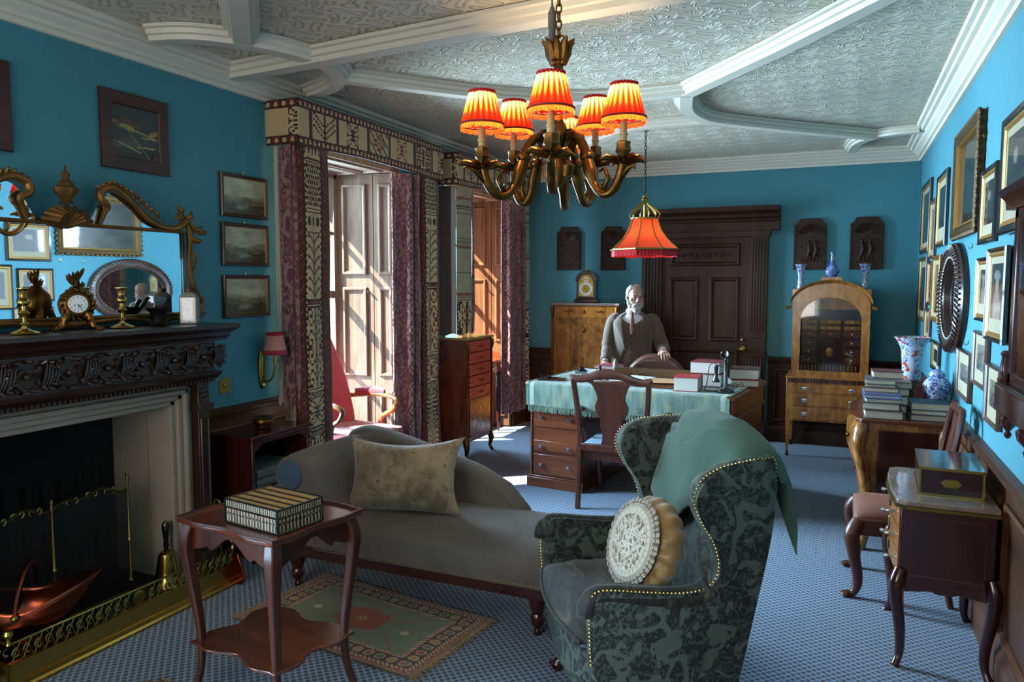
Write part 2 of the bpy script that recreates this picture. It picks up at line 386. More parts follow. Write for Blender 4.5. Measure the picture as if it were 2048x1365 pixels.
# ------------------------------------------------------------------ windows: deep panelled recesses with folded shutters
t = Mt('window_glass'); t.t.nodes.remove(t.b)
tr = t.n('BsdfTransparent', {'Color': (.93, .96, .97)}); gl = t.n('BsdfGlossy', {'Roughness': .02}); fr = t.n('Fresnel', {'IOR': 1.45})
mx = t.n('MixShader', {0: fr.outputs[0], 1: tr.outputs[0], 2: gl.outputs[0]}); t.t.links.new(mx.outputs[0], t.t.nodes['Material Output'].inputs[0]); M['glass'] = t.m
PAN = [(0, 0), (0, .004), (.008, .014), (.02, .014), (.034, .0), (.034, 0)]
def window(n, y0, y1, z0, z1, mat, dark, cols=2, rows=4, panels=None):
    xg = -3.86
    w = MB()
    gy0, gy1 = y0+.1, y1-.14
    # sash frame
    w.box(xg-.03, gy0-.02, z0, xg+.03, gy0+.05, z1).box(xg-.03, gy1-.05, z0, xg+.03, gy1+.02, z1).box(xg-.03, gy0, z1-.06, xg+.03, gy1, z1).box(xg-.03, gy0, z0, xg+.03, gy1, z0+.5)
    zs = z0+.5; 
    for i in range(1, cols): yy = gy0+(gy1-gy0)*i/cols; w.box(xg-.015, yy-.014, zs, xg+.02, yy+.014, z1)
    for i in range(1, rows): zz = zs+(z1-zs)*i/rows; k = .03 if i == rows//2 else .014; w.box(xg-.015, gy0, zz-k, xg+.02, gy1, zz+k)
    root = struct('window_%d' % n, w, mat, bevel=.004)
    MB().add([(xg, gy0, zs), (xg, gy1, zs), (xg, gy1, z1), (xg, gy0, z1)], [(0, 1, 2, 3)]).build('window_pane', M['glass'], root)
    s = MB(); s.prism([(xg, gy0), (XL+.005, y0), (XL+.005, y0-.02), (xg, gy0-.1)], 'z', z0, z1)
    s.prism([(xg, gy1), (XL+.005, y1), (XL+.005, y1+.02), (xg, gy1+.16)], 'z', z0, z1)
    s.build('window_jamb_lining', mat, root)
    h = MB(); h.box(xg, y0-.02, z1-.015, XL+.004, y1+.02, z1+.03)
    for xa, xb in ((-3.82, -3.6), (-3.57, -3.37)):
        h.M = Matrix.Translation((0, 0, z1-.015)) @ Matrix(((0, 0, -1, 0), (1, 0, 0, 0), (0, 1, 0, 0), (0, 0, 0, 1)))
        h.M = Matrix(((0, 0, 1, 0), (1, 0, 0, 0), (0, 1, 0, z1-.015), (0, 0, 0, 1)))
        # local x -> world y, local z -> world x, forward (-y) -> down
        rectframe(h, gy0+.05, xa, gy1-.02, xb, PAN)
        h.M = None
    h.build('window_soffit', mat, root)
    # shutter leaves folded against both jambs
    for side, (ga, gb) in enumerate(((Vector((xg, gy0)), Vector((XL, y0))), (Vector((xg, gy1)), Vector((XL, y1))))):
        d = gb-ga; L = d.length; d = d/L; ang = atan2(d.y, d.x)
        for a, c in ((.012, L*.62), (L*.62+.006, L-.004)):
            lf = MB(); lf.M = Matrix.Translation((ga.x, ga.y, 0)) @ Matrix.Rotation(ang, 4, 'Z')
            if side == 0: lf.M = lf.M @ Matrix(((1, 0, 0, 0), (0, -1, 0, 0), (0, 0, 1, 0), (0, 0, 0, 1)))
            lf.box(a, -.022, z0+.02, c, 0, z1-.02); m = .055 if c-a > .25 else .038
            for (pz0, pz1) in (panels or ((1.66, 2.40), (.82, 1.56), (.10, .70))):
                rectframe(lf, a+m, pz0, c-m, pz1, PAN, -.022)
            leaf = lf.build('shutter_leaf', mat, root, angle=30)
    k = MB(); c = Vector((xg, gy1)).lerp(Vector((XL, y1)), .57); k.lathe([(.0, .03), (.008, .028), (.011, .02), (.008, .012), (.004, .008), (.004, 0)], 10)
    kb = k.build('shutter_knob', M['iron'], root); kb.rotation_euler = (pi/2, 0, 0); kb.location = (c.x, c.y-.02, 1.52)
    return root
w1 = window(1, *WIN[1], M['shutter'], M['oak'])
w2 = window(2, *WIN[2], M['shutterw'], M['oak'], panels=((1.78, 2.42), (.95, 1.64), (.12, .8)))
w3 = window(3, *WIN[0], M['shutter'], M['oak'])
w = MB()
for i in range(5): x = -2.8+2.4*i/4; w.box(x-.03, YF-.12, .7, x+.03, YF-.06, 2.5)
for z in (.7, 1.6, 2.5): w.box(-2.8, YF-.12, z-.04, -.4, YF-.06, z+.04)
r4 = struct('window_4', w, M['plaster']); MB().add([(-2.8, YF-.09, .7), (-.4, YF-.09, .7), (-.4, YF-.09, 2.5), (-2.8, YF-.09, 2.5)], [(0, 1, 2, 3)]).build('window_pane', M['glass'], r4)  # added unseen window, framing the fill lamp behind the camera
cord = MB(); cord.tube([(-3.82, 4.2, 2.45), (-3.80, 4.21, 1.6), (-3.78, 4.2, 1.22)], .003, 5); cord.ball((-3.78, 4.2, 1.2), .014)
cord.build('sash_cord', M['white'], w1)
# ------------------------------------------------------------------ door in the back wall with pilastered surround
b = MB()
for xa, xb in ((-1.955, -1.74), (-.87, -.685)):
    b.box(xa, YB-.07, 0, xb, YB, 2.10); b.box(xa-.015, YB-.09, 0, xb+.015, YB, .2); b.box(xa-.01, YB-.085, .86, xb+.01, YB, .90); b.box(xa-.01, YB-.085, 1.05, xb+.01, YB, 1.09)
    m = (xb-xa-.05)/5
    for z0, z1 in ((.24, .84), (1.12, 2.04)):
        for k in range(5): b.box(xa+.03+k*m, YB-.082, z0, xa+.03+k*m+m*.55, YB-.07, z1)
b.box(-1.97, YB-.09, 2.06, -.67, YB, 2.12)
run(b, [(0, 2.12), (.07, 2.12), (.07, 2.21), (.085, 2.215), (.09, 2.235), (.12, 2.25), (.13, 2.28), (.19, 2.31), (.20, 2.355), (0, 2.36)], (-2.03, YB), (-.58, YB), (0, -1))
b.box(-1.75, YB-.03, 0, -.86, YB-.01, 2.1)
struct('trim_20', b, M['oak'], bevel=.003, angle=30)
d = MB().box(-1.745, YB-.045, .02, -.865, YB-.01, 2.06); dr = struct('door_1', d, M['oak'])
PD = [(0, 0), (0, .008), (.014, .02), (.03, .014), (.044, -.004), (.044, 0)]
p = MB()
p.M = Matrix.Translation((0, YB-.045, 0))
rectframe(p, -1.66, 1.77, -.95, 2.0, PD)
for xa, xb in ((-1.66, -1.36), (-1.25, -.95)): rectframe(p, xa, 1.0, xb, 1.66, PD)
rectframe(p, -1.66, .70, -.95, .92, PD)
for xa, xb in ((-1.66, -1.36), (-1.25, -.95)): rectframe(p, xa, .14, xb, .62, PD)
p.build('door_panel', M['oak'], dr, angle=30)
p = MB()
for i in range(9):
    x = -1.57+i*.065; s = 1 if i % 2 else -1
    p.tube(spiral((x, YB-.052, 1.885), .004, .032, 0, s*4.6, 12, 'y'), .0065, 6)
p.build('door_carving', M['oak'], dr)
for nm, zz in (('door_handle', .93), ('door_lock', 1.02)):
    h = MB()
    if nm == 'door_handle': h.lathe([(.0, 0), (.03, 0), (.03, .006), (.01, .01), (.009, .04), (.026, .05), (.03, .065), (.018, .08), (0, .083)], 14)
    else: h.lathe([(0, 0), (.02, 0), (.02, .006), (.012, .012), (.009, .03), (0, .032)], 12)
    o = h.build(nm, M['brass'], dr); o.rotation_euler = (pi/2, 0, 0); o.location = (-.91, YB-.045, zz)
def W(root):
    m = MB(); m.M = (Matrix.Translation(root.location) @ Matrix.Rotation(root.rotation_euler.z, 4, 'Z')).inverted(); return m
# ------------------------------------------------------------------ fireplace
fp = thing('fireplace', 'carved dark oak fireplace with pale stone surround and black hearth opening', 'fireplace', (XL, 2.30, 0))
y0, y1 = 1.66, 2.975
b = W(fp); run(b, [(0, 1.29), (.30, 1.29), (.305, 1.305), (.325, 1.315), (.335, 1.335), (.375, 1.35), (.385, 1.355), (.40, 1.36), (.40, 1.38), (0, 1.38)], (XL, y0-.1), (XL, y1+.09), (1, 0))
b.build('mantel_shelf', M['black_oak'], fp, angle=25, bevel=.002)
b = W(fp); b.box(XL, y0, 1.13, XL+.30, y1, 1.29)
b.build('frieze', M['black_oak'], fp)
b = W(fp)   # carved acanthus scrolls on the frieze
xf = XL+.305
for i in range(7):
    yc = 1.78+i*.185; s = 1 if i % 2 else -1
    b.tube(spiral((xf, yc, 1.21), .008, .062, 0, s*5.2, 22), [.004+.007*(k/22) for k in range(23)], 6)
    for k in range(8):
        a = s*(1.2+k*.55); r = .066
        p = Vector((xf, yc+r*cos(a), 1.21+r*sin(a))); q = Vector((xf+.006, yc+(r+.035)*cos(a+.4*s), 1.21+(r*.9+.012)*sin(a+.4*s)))
        q.z = min(max(q.z, 1.145), 1.278); b.tube([p, (p+q)/2+Vector((.012, 0, 0)), q], [.009, .008, .002], 6)
    b.ball((xf+.008, yc, 1.21), (.012, .014, .014), 8, 6)
    for k in range(5): b.tube([(xf, yc+.06+k*.014, 1.15), (xf+.012, yc+.075+k*.014, 1.205), (xf, yc+.095+k*.014, 1.27)], [.003, .007, .003], 6)
    for k in range(10):
        a = k*.63+i; p = Vector((xf, yc+.092+.045*cos(a), 1.21+.052*sin(a))); b.tube([p, p+Vector((.012, .014*cos(a+1), .014*sin(a+1))), p+Vector((.002, .024*cos(a+1.6), .02*sin(a+1.6)))], [.008, .008, .002], 6)
b.build('frieze_carving', M['black_oak'], fp)
b = W(fp); run(b, [(0, 1.07), (.275, 1.07), (.28, 1.085), (.30, 1.095), (.325, 1.115), (.33, 1.13), (0, 1.135)], (XL, y0-.02), (XL, y1+.02), (1, 0))
for i in range(54): yy = y0+.01+i*.0243; b.box(XL+.27, yy, 1.072, XL+.292, yy+.013, 1.09)
b.build('frieze_moulding', M['black_oak'], fp, angle=25)
for nm, a, c in (('pilaster', y0, y0+.075), ('pilaster', y1-.075, y1)):
    b = W(fp); b.box(XL, a, 0, XL+.25, c, 1.08); b.box(XL, a-.012, .92, XL+.275, c+.012, .955); b.box(XL, a-.01, 0, XL+.27, c+.01, .16)
    b.M = b.M @ Matrix(((0, -1, 0, XL+.25), (1, 0, 0, (a+c)/2), (0, 0, 1, 0), (0, 0, 0, 1)))
    rectframe(b, -.03, .2, .03, .88, [(0, 0), (0, .006), (.006, .012), (.012, .0), (.012, 0)])
    for k in range(4):
        aa = k*pi/2+.8; b.ball((.014*cos(aa), -.004, 1.01+.016*sin(aa)), (.014, .008, .014), 8, 6)
    b.build(nm, M['black_oak'], fp, bevel=.003)
ya, yb = y0+.075, y1-.075
b = W(fp)
for d, xx, t in ((0, XL+.20, .03), (.03, XL+.215, .025), (.055, XL+.195, .03), (.085, XL+.175, .03)):
    b.box(XL, yb-d-t, 0, xx, yb-d, 1.07-d); b.box(XL, ya+d, 0, xx, ya+d+t, 1.07-d); b.box(XL, ya+d, 1.07-d-t, xx, yb-d, 1.07-d)
b.build('stone_surround', M['stone'], fp, bevel=.006)
for a, c in ((yb-.115, yb+.02), (ya-.02, ya+.115)): b = W(fp); b.box(XL-.28, a, 0, XL-.001, c, .97); b.build('stone_cheek', M['stone'], fp)
b = W(fp); b.box(XL-.34, ya, 0, XL-.26, yb, .97).box(XL-.28, ya, .955, XL+.12, yb, .985)
for k in range(9): b.tube([(XL-.24, 1.9+k*.095, .05), (XL-.235, 1.9+k*.095, .62+.02*sin(k))], .012, 6)
b.build('firebox', M['soot'], fp)
struct('hearth_slab', MB().box(XL-.25, y0+.08, .001, -2.94, yb+.10, .03), M['soot'], bevel=.004)
# fender
fd = thing('fender', 'pierced brass fender round the fireplace hearth', 'fender', (-2.92, 2.35, 0))
fy0, fy1 = 1.765, 2.93
b = W(fd); run(b, [(0, 0), (.035, 0), (.035, .012), (.026, .02), (.022, .035), (.01, .04), (.008, .10), (.018, .105), (.018, .115), (0, .118)], (-2.92, fy0), (-2.92, fy1), (1, 0))
run(b, [(0, 0), (.035, 0), (.035, .012), (.026, .02), (.022, .035), (.01, .04), (.008, .10), (.018, .105), (.018, .115), (0, .118)], (-2.92, fy0), (-3.3, fy0), (0, -1))
b.build('fender_base', M['brass'], fd, angle=20)
b = W(fd)
b.tube([(-2.91, fy0, .195), (-2.91, fy1, .195)], .006, 8); b.tube([(-3.3, fy0, .195), (-2.91, fy0, .195)], .006, 8)
b.build('fender_rail', M['brass'], fd)
b = W(fd); n = 26
for i in range(n):
    yc = fy0+.03+i*(fy1-fy0-.04)/(n-1); s = 1 if i % 2 else -1
    if i in (12, 13):
        if i == 12: b.ball((-2.912, yc+.02, .155), (.006, .032, .034), 14, 8)
        continue
    b.tube(spiral((-2.911, yc, .152+s*.006), .004, .024, 0, s*4.8, 10), .0038, 5)
    b.tube([(-2.911, yc-.02, .118), (-2.911, yc-.006, .15), (-2.911, yc+.016, .19)], .003, 5)
    b.tube([(-2.911, yc+.02, .118), (-2.911, yc+.006, .16), (-2.911, yc-.014, .19)], .0028, 5)
for i in range(9):
    xc = -3.27+i*.043; b.tube(spiral((xc, fy0, .152), .004, .022, 0, (1 if i % 2 else -1)*4.8, 10, 'y'), .004, 5)
b.build('pierced_panel', M['brassd'], fd)
for yy in (fy0, fy1):
    b = W(fd); b.lathe([(0, 0), (.012, 0), (.008, .012), (.007, .02), (.014, .028), (.02, .042), (.014, .056), (0, .062)], 12, (-2.91, yy, .195)); b.build('ball_finial', M['brass'], fd)
b = W(fd); b.prism([(-2.945, .0), (-2.86, .0), (-2.83, .05), (-2.86, .12), (-2.88, .165), (-2.92, .17)], 'y', fy1, fy1+.012); b.build('fender_end', M['copper'], fd, bevel=.003)
# folding fireguard
fg = thing('fireguard', 'folding black mesh fireguard with scrolled brass edging in front of the hearth', 'fireguard', (-3.25, 2.2, .03))
t = Mt('black_wire_mesh'); v = t.o(); xyz = t.n('SeparateXYZ', {'Vector': v}).outputs
g = t.m_('GREATER_THAN', t.m_('MAXIMUM', t.m_('SINE', t.m_('MULTIPLY', xyz[1], 1600)), t.m_('SINE', t.m_('MULTIPLY', xyz[2], 1600))), .1)
t.set(col=(.008, .008, .008), rough=.6, metal=.3, alpha=t.m_('ADD', .35, t.m_('MULTIPLY', g, .5))); M['mesh'] = t.m
def guard(p0, p1, hh):
    p0, p1 = Vector(p0), Vector(p1); d = p1-p0
    b = W(fg); n = 16
    top = [hh+.03*sin(pi*i/n)+(.012*sin(4*pi*i/n)) for i in range(n+1)]
    vs = []; 
    for i in range(n+1):
        q = p0+d*i/n; vs += [(q.x, q.y, .04), (q.x, q.y, top[i])]
    b.add(vs, [(2*i, 2*i+2, 2*i+3, 2*i+1) for i in range(n)]); b.build('mesh_panel', M['mesh'], fg)
    b = W(fg); b.tube([(p0.x+d.x*i/n, p0.y+d.y*i/n, top[i]) for i in range(n+1)], .006, 6); b.tube([(p0.x, p0.y, .04), (p1.x, p1.y, .04)], .005, 6)
    for k in (.25, .5, .75):
        q = p0+d*k; z = top[int(k*n)]; b.tube(spiral((q.x, q.y-.012, z-.004), .003, .018, 0, 4.5, 8), .004, 5); b.tube(spiral((q.x, q.y+.018, z-.004), .003, .018, 3, -1.5, 8), .004, 5)
    b.build('brass_edging', M['brassd'], fg)
def post(x, y, h):
    b = W(fg); b.lathe([(0, 0), (.008, 0), (.006, .05), (.012, .06), (.006, .07), (.0055, h*.45), (.012, h*.46), (.006, h*.48), (.0055, h-.02), (.011, h), (.006, h+.012), (.009, h+.025), (0, h+.04)], 10, (x, y, .035)); b.build('brass_post', M['brassd'], fg)
guard((-3.25, 2.19), (-3.25, 2.58), .565); guard((-3.22, 1.86), (-3.25, 2.19), .565)
post(-3.25, 2.19, .54); post(-3.25, 2.585, .58); post(-3.22, 1.855, .54)
# hand bell
hb = thing('hand_bell', 'brass hand bell with turned black handle standing on the hearth', 'bell', (-3.17, 2.735, .03)); hb.scale = (1.15, 1.15, 1.15)
MB().lathe([(0, .152), (.02, .152), (.032, .143), (.038, .12), (.045, .07), (.056, .02), (.068, 0), (.064, 0), (.05, .03), (.03, .13), (0, .14)], 24).build('bell_body', M['brass'], hb)
MB().lathe([(0, .15), (.012, .15), (.009, .165), (.013, .18), (.010, .2), (.016, .25), (.017, .275), (.008, .29), (0, .292)], 14).build('handle', M['ebony'], hb)
# helmet coal scuttle
cs = thing('coal_scuttle', 'copper helmet coal scuttle with swing handle on the hearth', 'coal scuttle', (-3.11, 1.965, .03), .75)
def sc(u, v):
    a = 2*pi*u; z = v; r = .05+.13*sin(min(1, v*1.25)*pi/2); lip = max(0, cos(a))**2*.11*v**3+max(0, -cos(a))**3*.03*v**3
    return ((r+lip)*cos(a)*1.0, r*sin(a)*.8, .04+.19*v+(max(0, cos(a))**2*.10+max(0, -cos(a))**2*.07)*v**3)
b = MB().grid(sc, 36, 12, cu=True); b.add([sc(i/36, 0) for i in range(36)], [tuple(range(35, -1, -1))]); b.build('bowl', M['copper'], cs, solid=.003, angle=180)
MB().lathe([(0, 0), (.085, 0), (.088, .008), (.055, .02), (.05, .045), (0, .05)], 24).build('foot', M['copper'], cs)
MB().tube([(.0+.02*sin(a), .155*cos(a), .22+.17*sin(a)) for a in [pi*i/16 for i in range(17)]], .008, 8).build('handle', M['copper'], cs)
for s in (-1, 1): b = MB(); b.ball((0, s*.155, .215), .016, 10, 8); b.build('handle_boss', M['brassd'], cs)
ft = thing('fire_tongs', 'brass fire iron with ring handle leaning at the right end of the fender', 'fire iron', (-3.0, 2.95, .0))
b = MB(); b.tube([(0, 0, .03), (-.03, .0, .38)], .006, 6); b.build('rod', M['brassd'], ft)
b = MB(); b.tube([(-.032+.022*cos(a), 0, .41+.026*sin(a)) for a in [2*pi*i/20 for i in range(20)]], .006, 6, closed=True); b.ball((-.03, 0, .385), .012, 10, 8); b.build('ring_handle', M['brass'], ft)
# ------------------------------------------------------------------ overmantel mirror
mr = thing('overmantel_mirror', 'gilt rococo overmantel mirror with swan-neck crest and urn finial above the fireplace', 'mirror', (XL, 2.32, 1.38))
yc, hy = 2.32, .64
t = Mt('mirror_silvering'); t.set(col=(.93, .95, .96), rough=.015, metal=1); M['mirror'] = t.m
x = -3.30
b = W(mr); b.box(x-.02, yc-hy, 1.44, x, yc+hy, 1.86)
n = 40
def crest(y):
    d = abs(y-yc)/hy
    return interp([0, .14, .2, .30, .38, .55, .75, .88, 1], [1.885, 1.89, 1.89, 2.02, 2.045, 2.0, 1.91, 1.875, 1.87], d)
b.prism([(yc-hy+.02, 1.86)]+[(yc-hy+.02+(2*hy-.04)*i/n, crest(yc-hy+.02+(2*hy-.04)*i/n)-.01) for i in range(n+1)]+[(yc+hy-.02, 1.86)], 'x', x-.02, x)
b.build('mirror_plate', M['mirror'], mr, angle=20)
b = W(mr)
for off, r in ((0, .009), (.02, .006)):
    b.tube([(x+.012, yc-hy-off, 1.43-off), (x+.012, yc+hy+off, 1.43-off), (x+.012, yc+hy+off, 1.865), (x+.012, yc-hy-off, 1.865)], r, 8, closed=True)
b.box(x-.02, yc-hy, 1.858, x+.016, yc+hy, 1.872); b.build('frame_moulding', M['giltwood'], mr)
def sgn_tube(b, pts, r, n=8, m=6):
    for s, b in zip((-1, 1), b):
        q = spline([(x+p[2], yc+s*p[0], p[1]) for p in pts], m); L = len(q)
        b.tube(q, [interp([k/(len(r)-1) for k in range(len(r))], r, i/(L-1)) for i in range(L)], n)
b = (W(mr), W(mr))
sgn_tube(b, [(.17, 1.875, .015), (.19, 1.93, .02), (.20, 1.96, .03), (.165, 1.99, .035), (.17, 2.03, .03), (.22, 2.05, .03), (.27, 2.035, .025), (.35, 1.98, .02), (.43, 1.91, .02), (.52, 1.88, .02), (.60, 1.885, .02), (.66, 1.93, .02)], [.009, .012, .018, .02, .019, .014, .012, .012, .016, .02])
sgn_tube(b, [(.21, 2.065, .02), (.27, 2.055, .02), (.35, 2.0, .02), (.43, 1.93, .02), (.52, 1.90, .02)], [.012, .009, .007, .006, .004])
[q.build('scrolled_crest', M['giltwood'], mr) for q in b]
for s in (-1, 1):     # leaf tips
    b = W(mr)
    for i in range(12):
        d = .17+i*.028; z = crest(yc+d)+.02 if d > .19 else 2.03
        b.tube([(x+.02, yc+s*d, z), (x+.03, yc+s*(d-.006), z+.018), (x+.02, yc+s*(d-.018), z+.026)], [.012, .009, .003], 6)
    for (d, z, a) in ((.60, 1.93, 1.2), (.655, 1.93, .7), (.70, 1.88, .1), (.69, 1.83, -.4), (.62, 1.95, 1.7)):
        b.tube([(x+.015, yc+s*d, z), (x+.035, yc+s*(d+.03*cos(a)), z+.03*sin(a)), (x+.02, yc+s*(d+.06*cos(a+.3)), z+.055*sin(a+.3))], [.018, .014, .004], 7)
    b.build('leaf_carving', M['giltwood'], mr)
b = W(mr)
for i in range(9):
    a = -1.35+2.7*i/8; b.tube([(x+.02, yc, 1.85), (x+.06, yc+.06*sin(a), 1.87+.045*cos(a)), (x+.03, yc+.12*sin(a), 1.865+.08*cos(a))], [.012, .018, .01], 7)
b.build('shell_carving', M['giltwood'], mr)
b = W(mr); b.lathe([(0, 0), (.03, 0), (.02, .015), (.03, .03), (.046, .05), (.05, .068), (.03, .08), (.034, .09), (.02, .1), (.013, .115), (.02, .13), (.006, .145), (.004, .17), (0, .175)], 16, (x+.03, yc, 1.955), lobes=8, amp=.06); b.build('urn_finial', M['giltwood'], mr)
b = (W(mr), W(mr))
sgn_tube(b, [(.66, 1.92, .01), (.685, 1.84, .015), (.67, 1.74, .01), (.675, 1.66, .012), (.69, 1.58, .015), (.72, 1.53, .015), (.745, 1.49, .01), (.72, 1.45, .01), (.68, 1.425, .01)], [.014, .016, .010, .014, .016, .012, .014, .02, .014])
sgn_tube(b, [(.68, 1.80, .01), (.70, 1.72, .02), (.70, 1.66, .01)], [.004, .010, .004]); sgn_tube(b, [(.66, 1.93, .02), (.72, 1.87, .03), (.77, 1.865, .02), (.775, 1.885, .02)], [.01, .012, .009, .009])
[q.build('side_scroll', M['giltwood'], mr) for q in b]
b = (W(mr), W(mr))
sgn_tube(b, [(.66, 1.40, .02), (.55, 1.41, .02), (.46, 1.385, .03), (.38, 1.405, .03), (.28, 1.42, .02), (.12, 1.41, .02), (.0, 1.40, .03)], [.014, .01, .014, .012, .01, .012, .018])
for s, b in zip((-1, 1), b):
    for i in range(7): b.tube([(x+.02, yc+s*.70, 1.42), (x+.04, yc+s*(.70+.045*cos(i*.9)), 1.43+.03*sin(i*.9))], [.012, .006], 6)
    b.build('apron_scroll', M['giltwood'], mr)
mr.rotation_euler = (0, 0, radians(-3)); mr.location.x += .036
# ------------------------------------------------------------------ things on the mantelpiece
ZM = 1.381
def candlestick(loc, label):
    t = thing('candlestick', label, 'candlestick', loc, 0, 'brass candlesticks on the mantelpiece')
    MB().lathe([(0, 0), (.052, 0), (.055, .004), (.048, .01), (.03, .016), (.014, .024), (.010, .034), (.016, .042), (.009, .05), (.009, .07), (.02, .082), (.021, .088), (.010, .1), (.009, .118), (.024, .13), (.024, .138), (.012, .15), (0, .152)], 24, lobes=6, amp=.05).build('stem', M['brass'], t)
    MB().lathe([(0, .15), (.014, .15), (.016, .16), (.015, .178), (.018, .184), (.03, .189), (.03, .192), (.012, .194), (.011, .17), (0, .17)], 20).build('candle_socket', M['brass'], t)
    return t
candlestick((-3.12, 2.025, ZM), 'brass candlestick on the mantelpiece left of the gilt clock')
candlestick((-3.12, 2.49, ZM), 'brass candlestick on the mantelpiece right of the gilt clock')
ck = thing('mantel_clock', 'gilt bronze rococo clock with round white dial on the mantelpiece', 'clock', (-3.12, 2.26, ZM), radians(60))
def sec(z, w, d, y=0): return [(w*(abs(cos(a))**.8)*(1 if cos(a) >= 0 else -1), y+d*(abs(sin(a))**.8)*(1 if sin(a) >= 0 else -1), z) for a in [2*pi*i/24 for i in range(24)]]
b = MB().loft([sec(.05, .03, .035), sec(.065, .055, .045), (sec(.08, .066, .05)), sec(.12, .075, .052), sec(.16, .062, .048), sec(.185, .03, .03), sec(.2, .018, .02)]); b.build('case', M['gilt'], ck, angle=180)
b = MB()
for s in (-1, 1):
    for yy in (-.03, .035):
        b.tube(spline([(s*.03, yy, .09), (s*.05, yy*1.2, .05), (s*.06, yy*1.3, .022), (s*.085, yy*1.5, .008), (s*.1, yy*1.5, .014)], 5), [.016]*6+[.012]*6+[.008]*9, 8)
b.build('foot', M['gilt'], ck)
b = MB()
for k in range(16):
    a = 2*pi*k/16; r = .058; p = (r*cos(a), -.04, .12+r*sin(a)); q = ((r+.016)*cos(a+.25), -.045, .12+(r+.02)*sin(a+.25)); b.tube([p, q], [.010, .003], 6)
for k in range(12):
    rz = random.random; a = k*.55; b.tube([(.012*cos(a), .012*sin(a), .19+k*.004), (.03*cos(a), .02*sin(a), .2+k*.006), (.036*cos(a), .03*sin(a), .215+k*.006)], [.008, .007, .002], 6)
b.ball((0, 0, .235), .014); b.tube([(0, 0, .2), (.004, 0, .262)], [.012, .003], 6)
b.build('leaf_ornament', M['gilt'], ck)
b = MB(); b.lathe([(0, .004), (.038, .004), (.042, 0), (.047, 0), (.047, -.012), (0, -.012)], 32); o = b.build('bezel', M['gilt'], ck); o.rotation_euler = (pi/2, 0, 0); o.location = (0, -.055, .122)
b = MB(); b.lathe([(0, 0), (.039, 0), (.039, .003), (.0, .005)], 32); di = b.build('dial', M['white'], ck); di.rotation_euler = (pi/2, 0, 0); di.location = (0, -.058, .122)
b = MB()
for k in range(12): a = pi/6*k; b.cbox((.031*sin(a), .031*cos(a), .0045), (.002, .007, .001), -a)
for a, L in ((2.6, .026), (3.0, .018)): b.cbox((L/2*sin(a), L/2*cos(a), .0055), (.0018, L, .001), -a)
for s in (-1, 1): b.lathe([(0, .005), (.003, .005), (.003, .006), (0, .006)], 8, (s*.013, -.006, 0))
b.build('numerals_and_hands', M['iron'], di)
# porcelain: white ground with cobalt or iron-red painting
def porcelain(name, blue=True, red=False, sc=38, dens=.52, crackle=False):
    t = Mt(name); v = t.o(); n = t.noise(v, sc, 3, .6, 1.6); n2 = t.noise(v, sc*2.4, 2, .5, .8)
    c = t.mix(t.ramp(n, [(dens, 0.0), (dens+.03, 1.0)]), S('#b4bfc6'), S('#24439b'))
    c = t.mix(t.ramp(n2, [(.60, 0.0), (.63, 1.0)]), c, S('#3a5fc0'))
    if red: c = t.mix(t.ramp(t.noise(t.o(loc=(3, 1, 2)), sc*.8, 2, .5, .6), [(.56, 0.0), (.58, 1.0)]), c, S('#b03a1e'))
    t.set(col=c, rough=.12, coat=.6); return t.m
M['china'] = porcelain('blue_and_white_porcelain'); M['chinad'] = porcelain('dense_blue_porcelain', sc=60, dens=.45); M['imari'] = porcelain('imari_porcelain', red=True, sc=30, dens=.57)
M['chinas'] = porcelain('sprigged_porcelain', sc=55, dens=.6)
cn = thing('porcelain_bottle', 'square blue and white porcelain bottle with red stopper on the mantel end', 'bottle', (-3.13, 2.90, ZM), radians(35))
b = MB(); q = .043
b.prism([(-q, -q), (q, -q), (q, q), (-q, q)], 'z', 0, .145); b.loft([[(-q, -q, .145), (q, -q, .145), (q, q, .145), (-q, q, .145)], [(-q*.55, -q*.55, .165), (q*.55, -q*.55, .165), (q*.55, q*.55, .165), (-q*.55, q*.55, .165)]]); b.build('body', plain('white_porcelain', S('#958d86'), .2, 0, .1, coat=.5), cn, bevel=.006)
b = MB()
for k in range(4):
    b.M = Matrix.Rotation(k*pi/2, 4, 'Z'); b.box(-.026, -q-.0015, .012, .026, -q+.001, .135)
b.build('painted_panel', M['chinas'], cn)
MB().lathe([(0, .16), (.017, .16), (.018, .165), (.018, .185), (.014, .188), (0, .188)], 16).build('stopper', plain('red_lacquer', S('#5a1a12'), .4), cn)
mo = thing('mortar', 'dark bronze mortar holding two pestles on the mantelpiece beside the mirror corner', 'mortar', (-3.14, 2.71, ZM))
MB().lathe([(0, 0), (.042, 0), (.045, .006), (.034, .016), (.033, .04), (.04, .066), (.058, .084), (.06, .09), (.052, .09), (.034, .06), (0, .03)], 24).build('bowl', M['iron'], mo)
b = MB(); b.tube([(0, -.01, .03), (.01, .06, .125)], [.009, .011], 8); b.tube([(.0, .01, .03), (-.02, .09, .14)], [.008, .010], 8); b.build('pestle', M['iron'], mo)
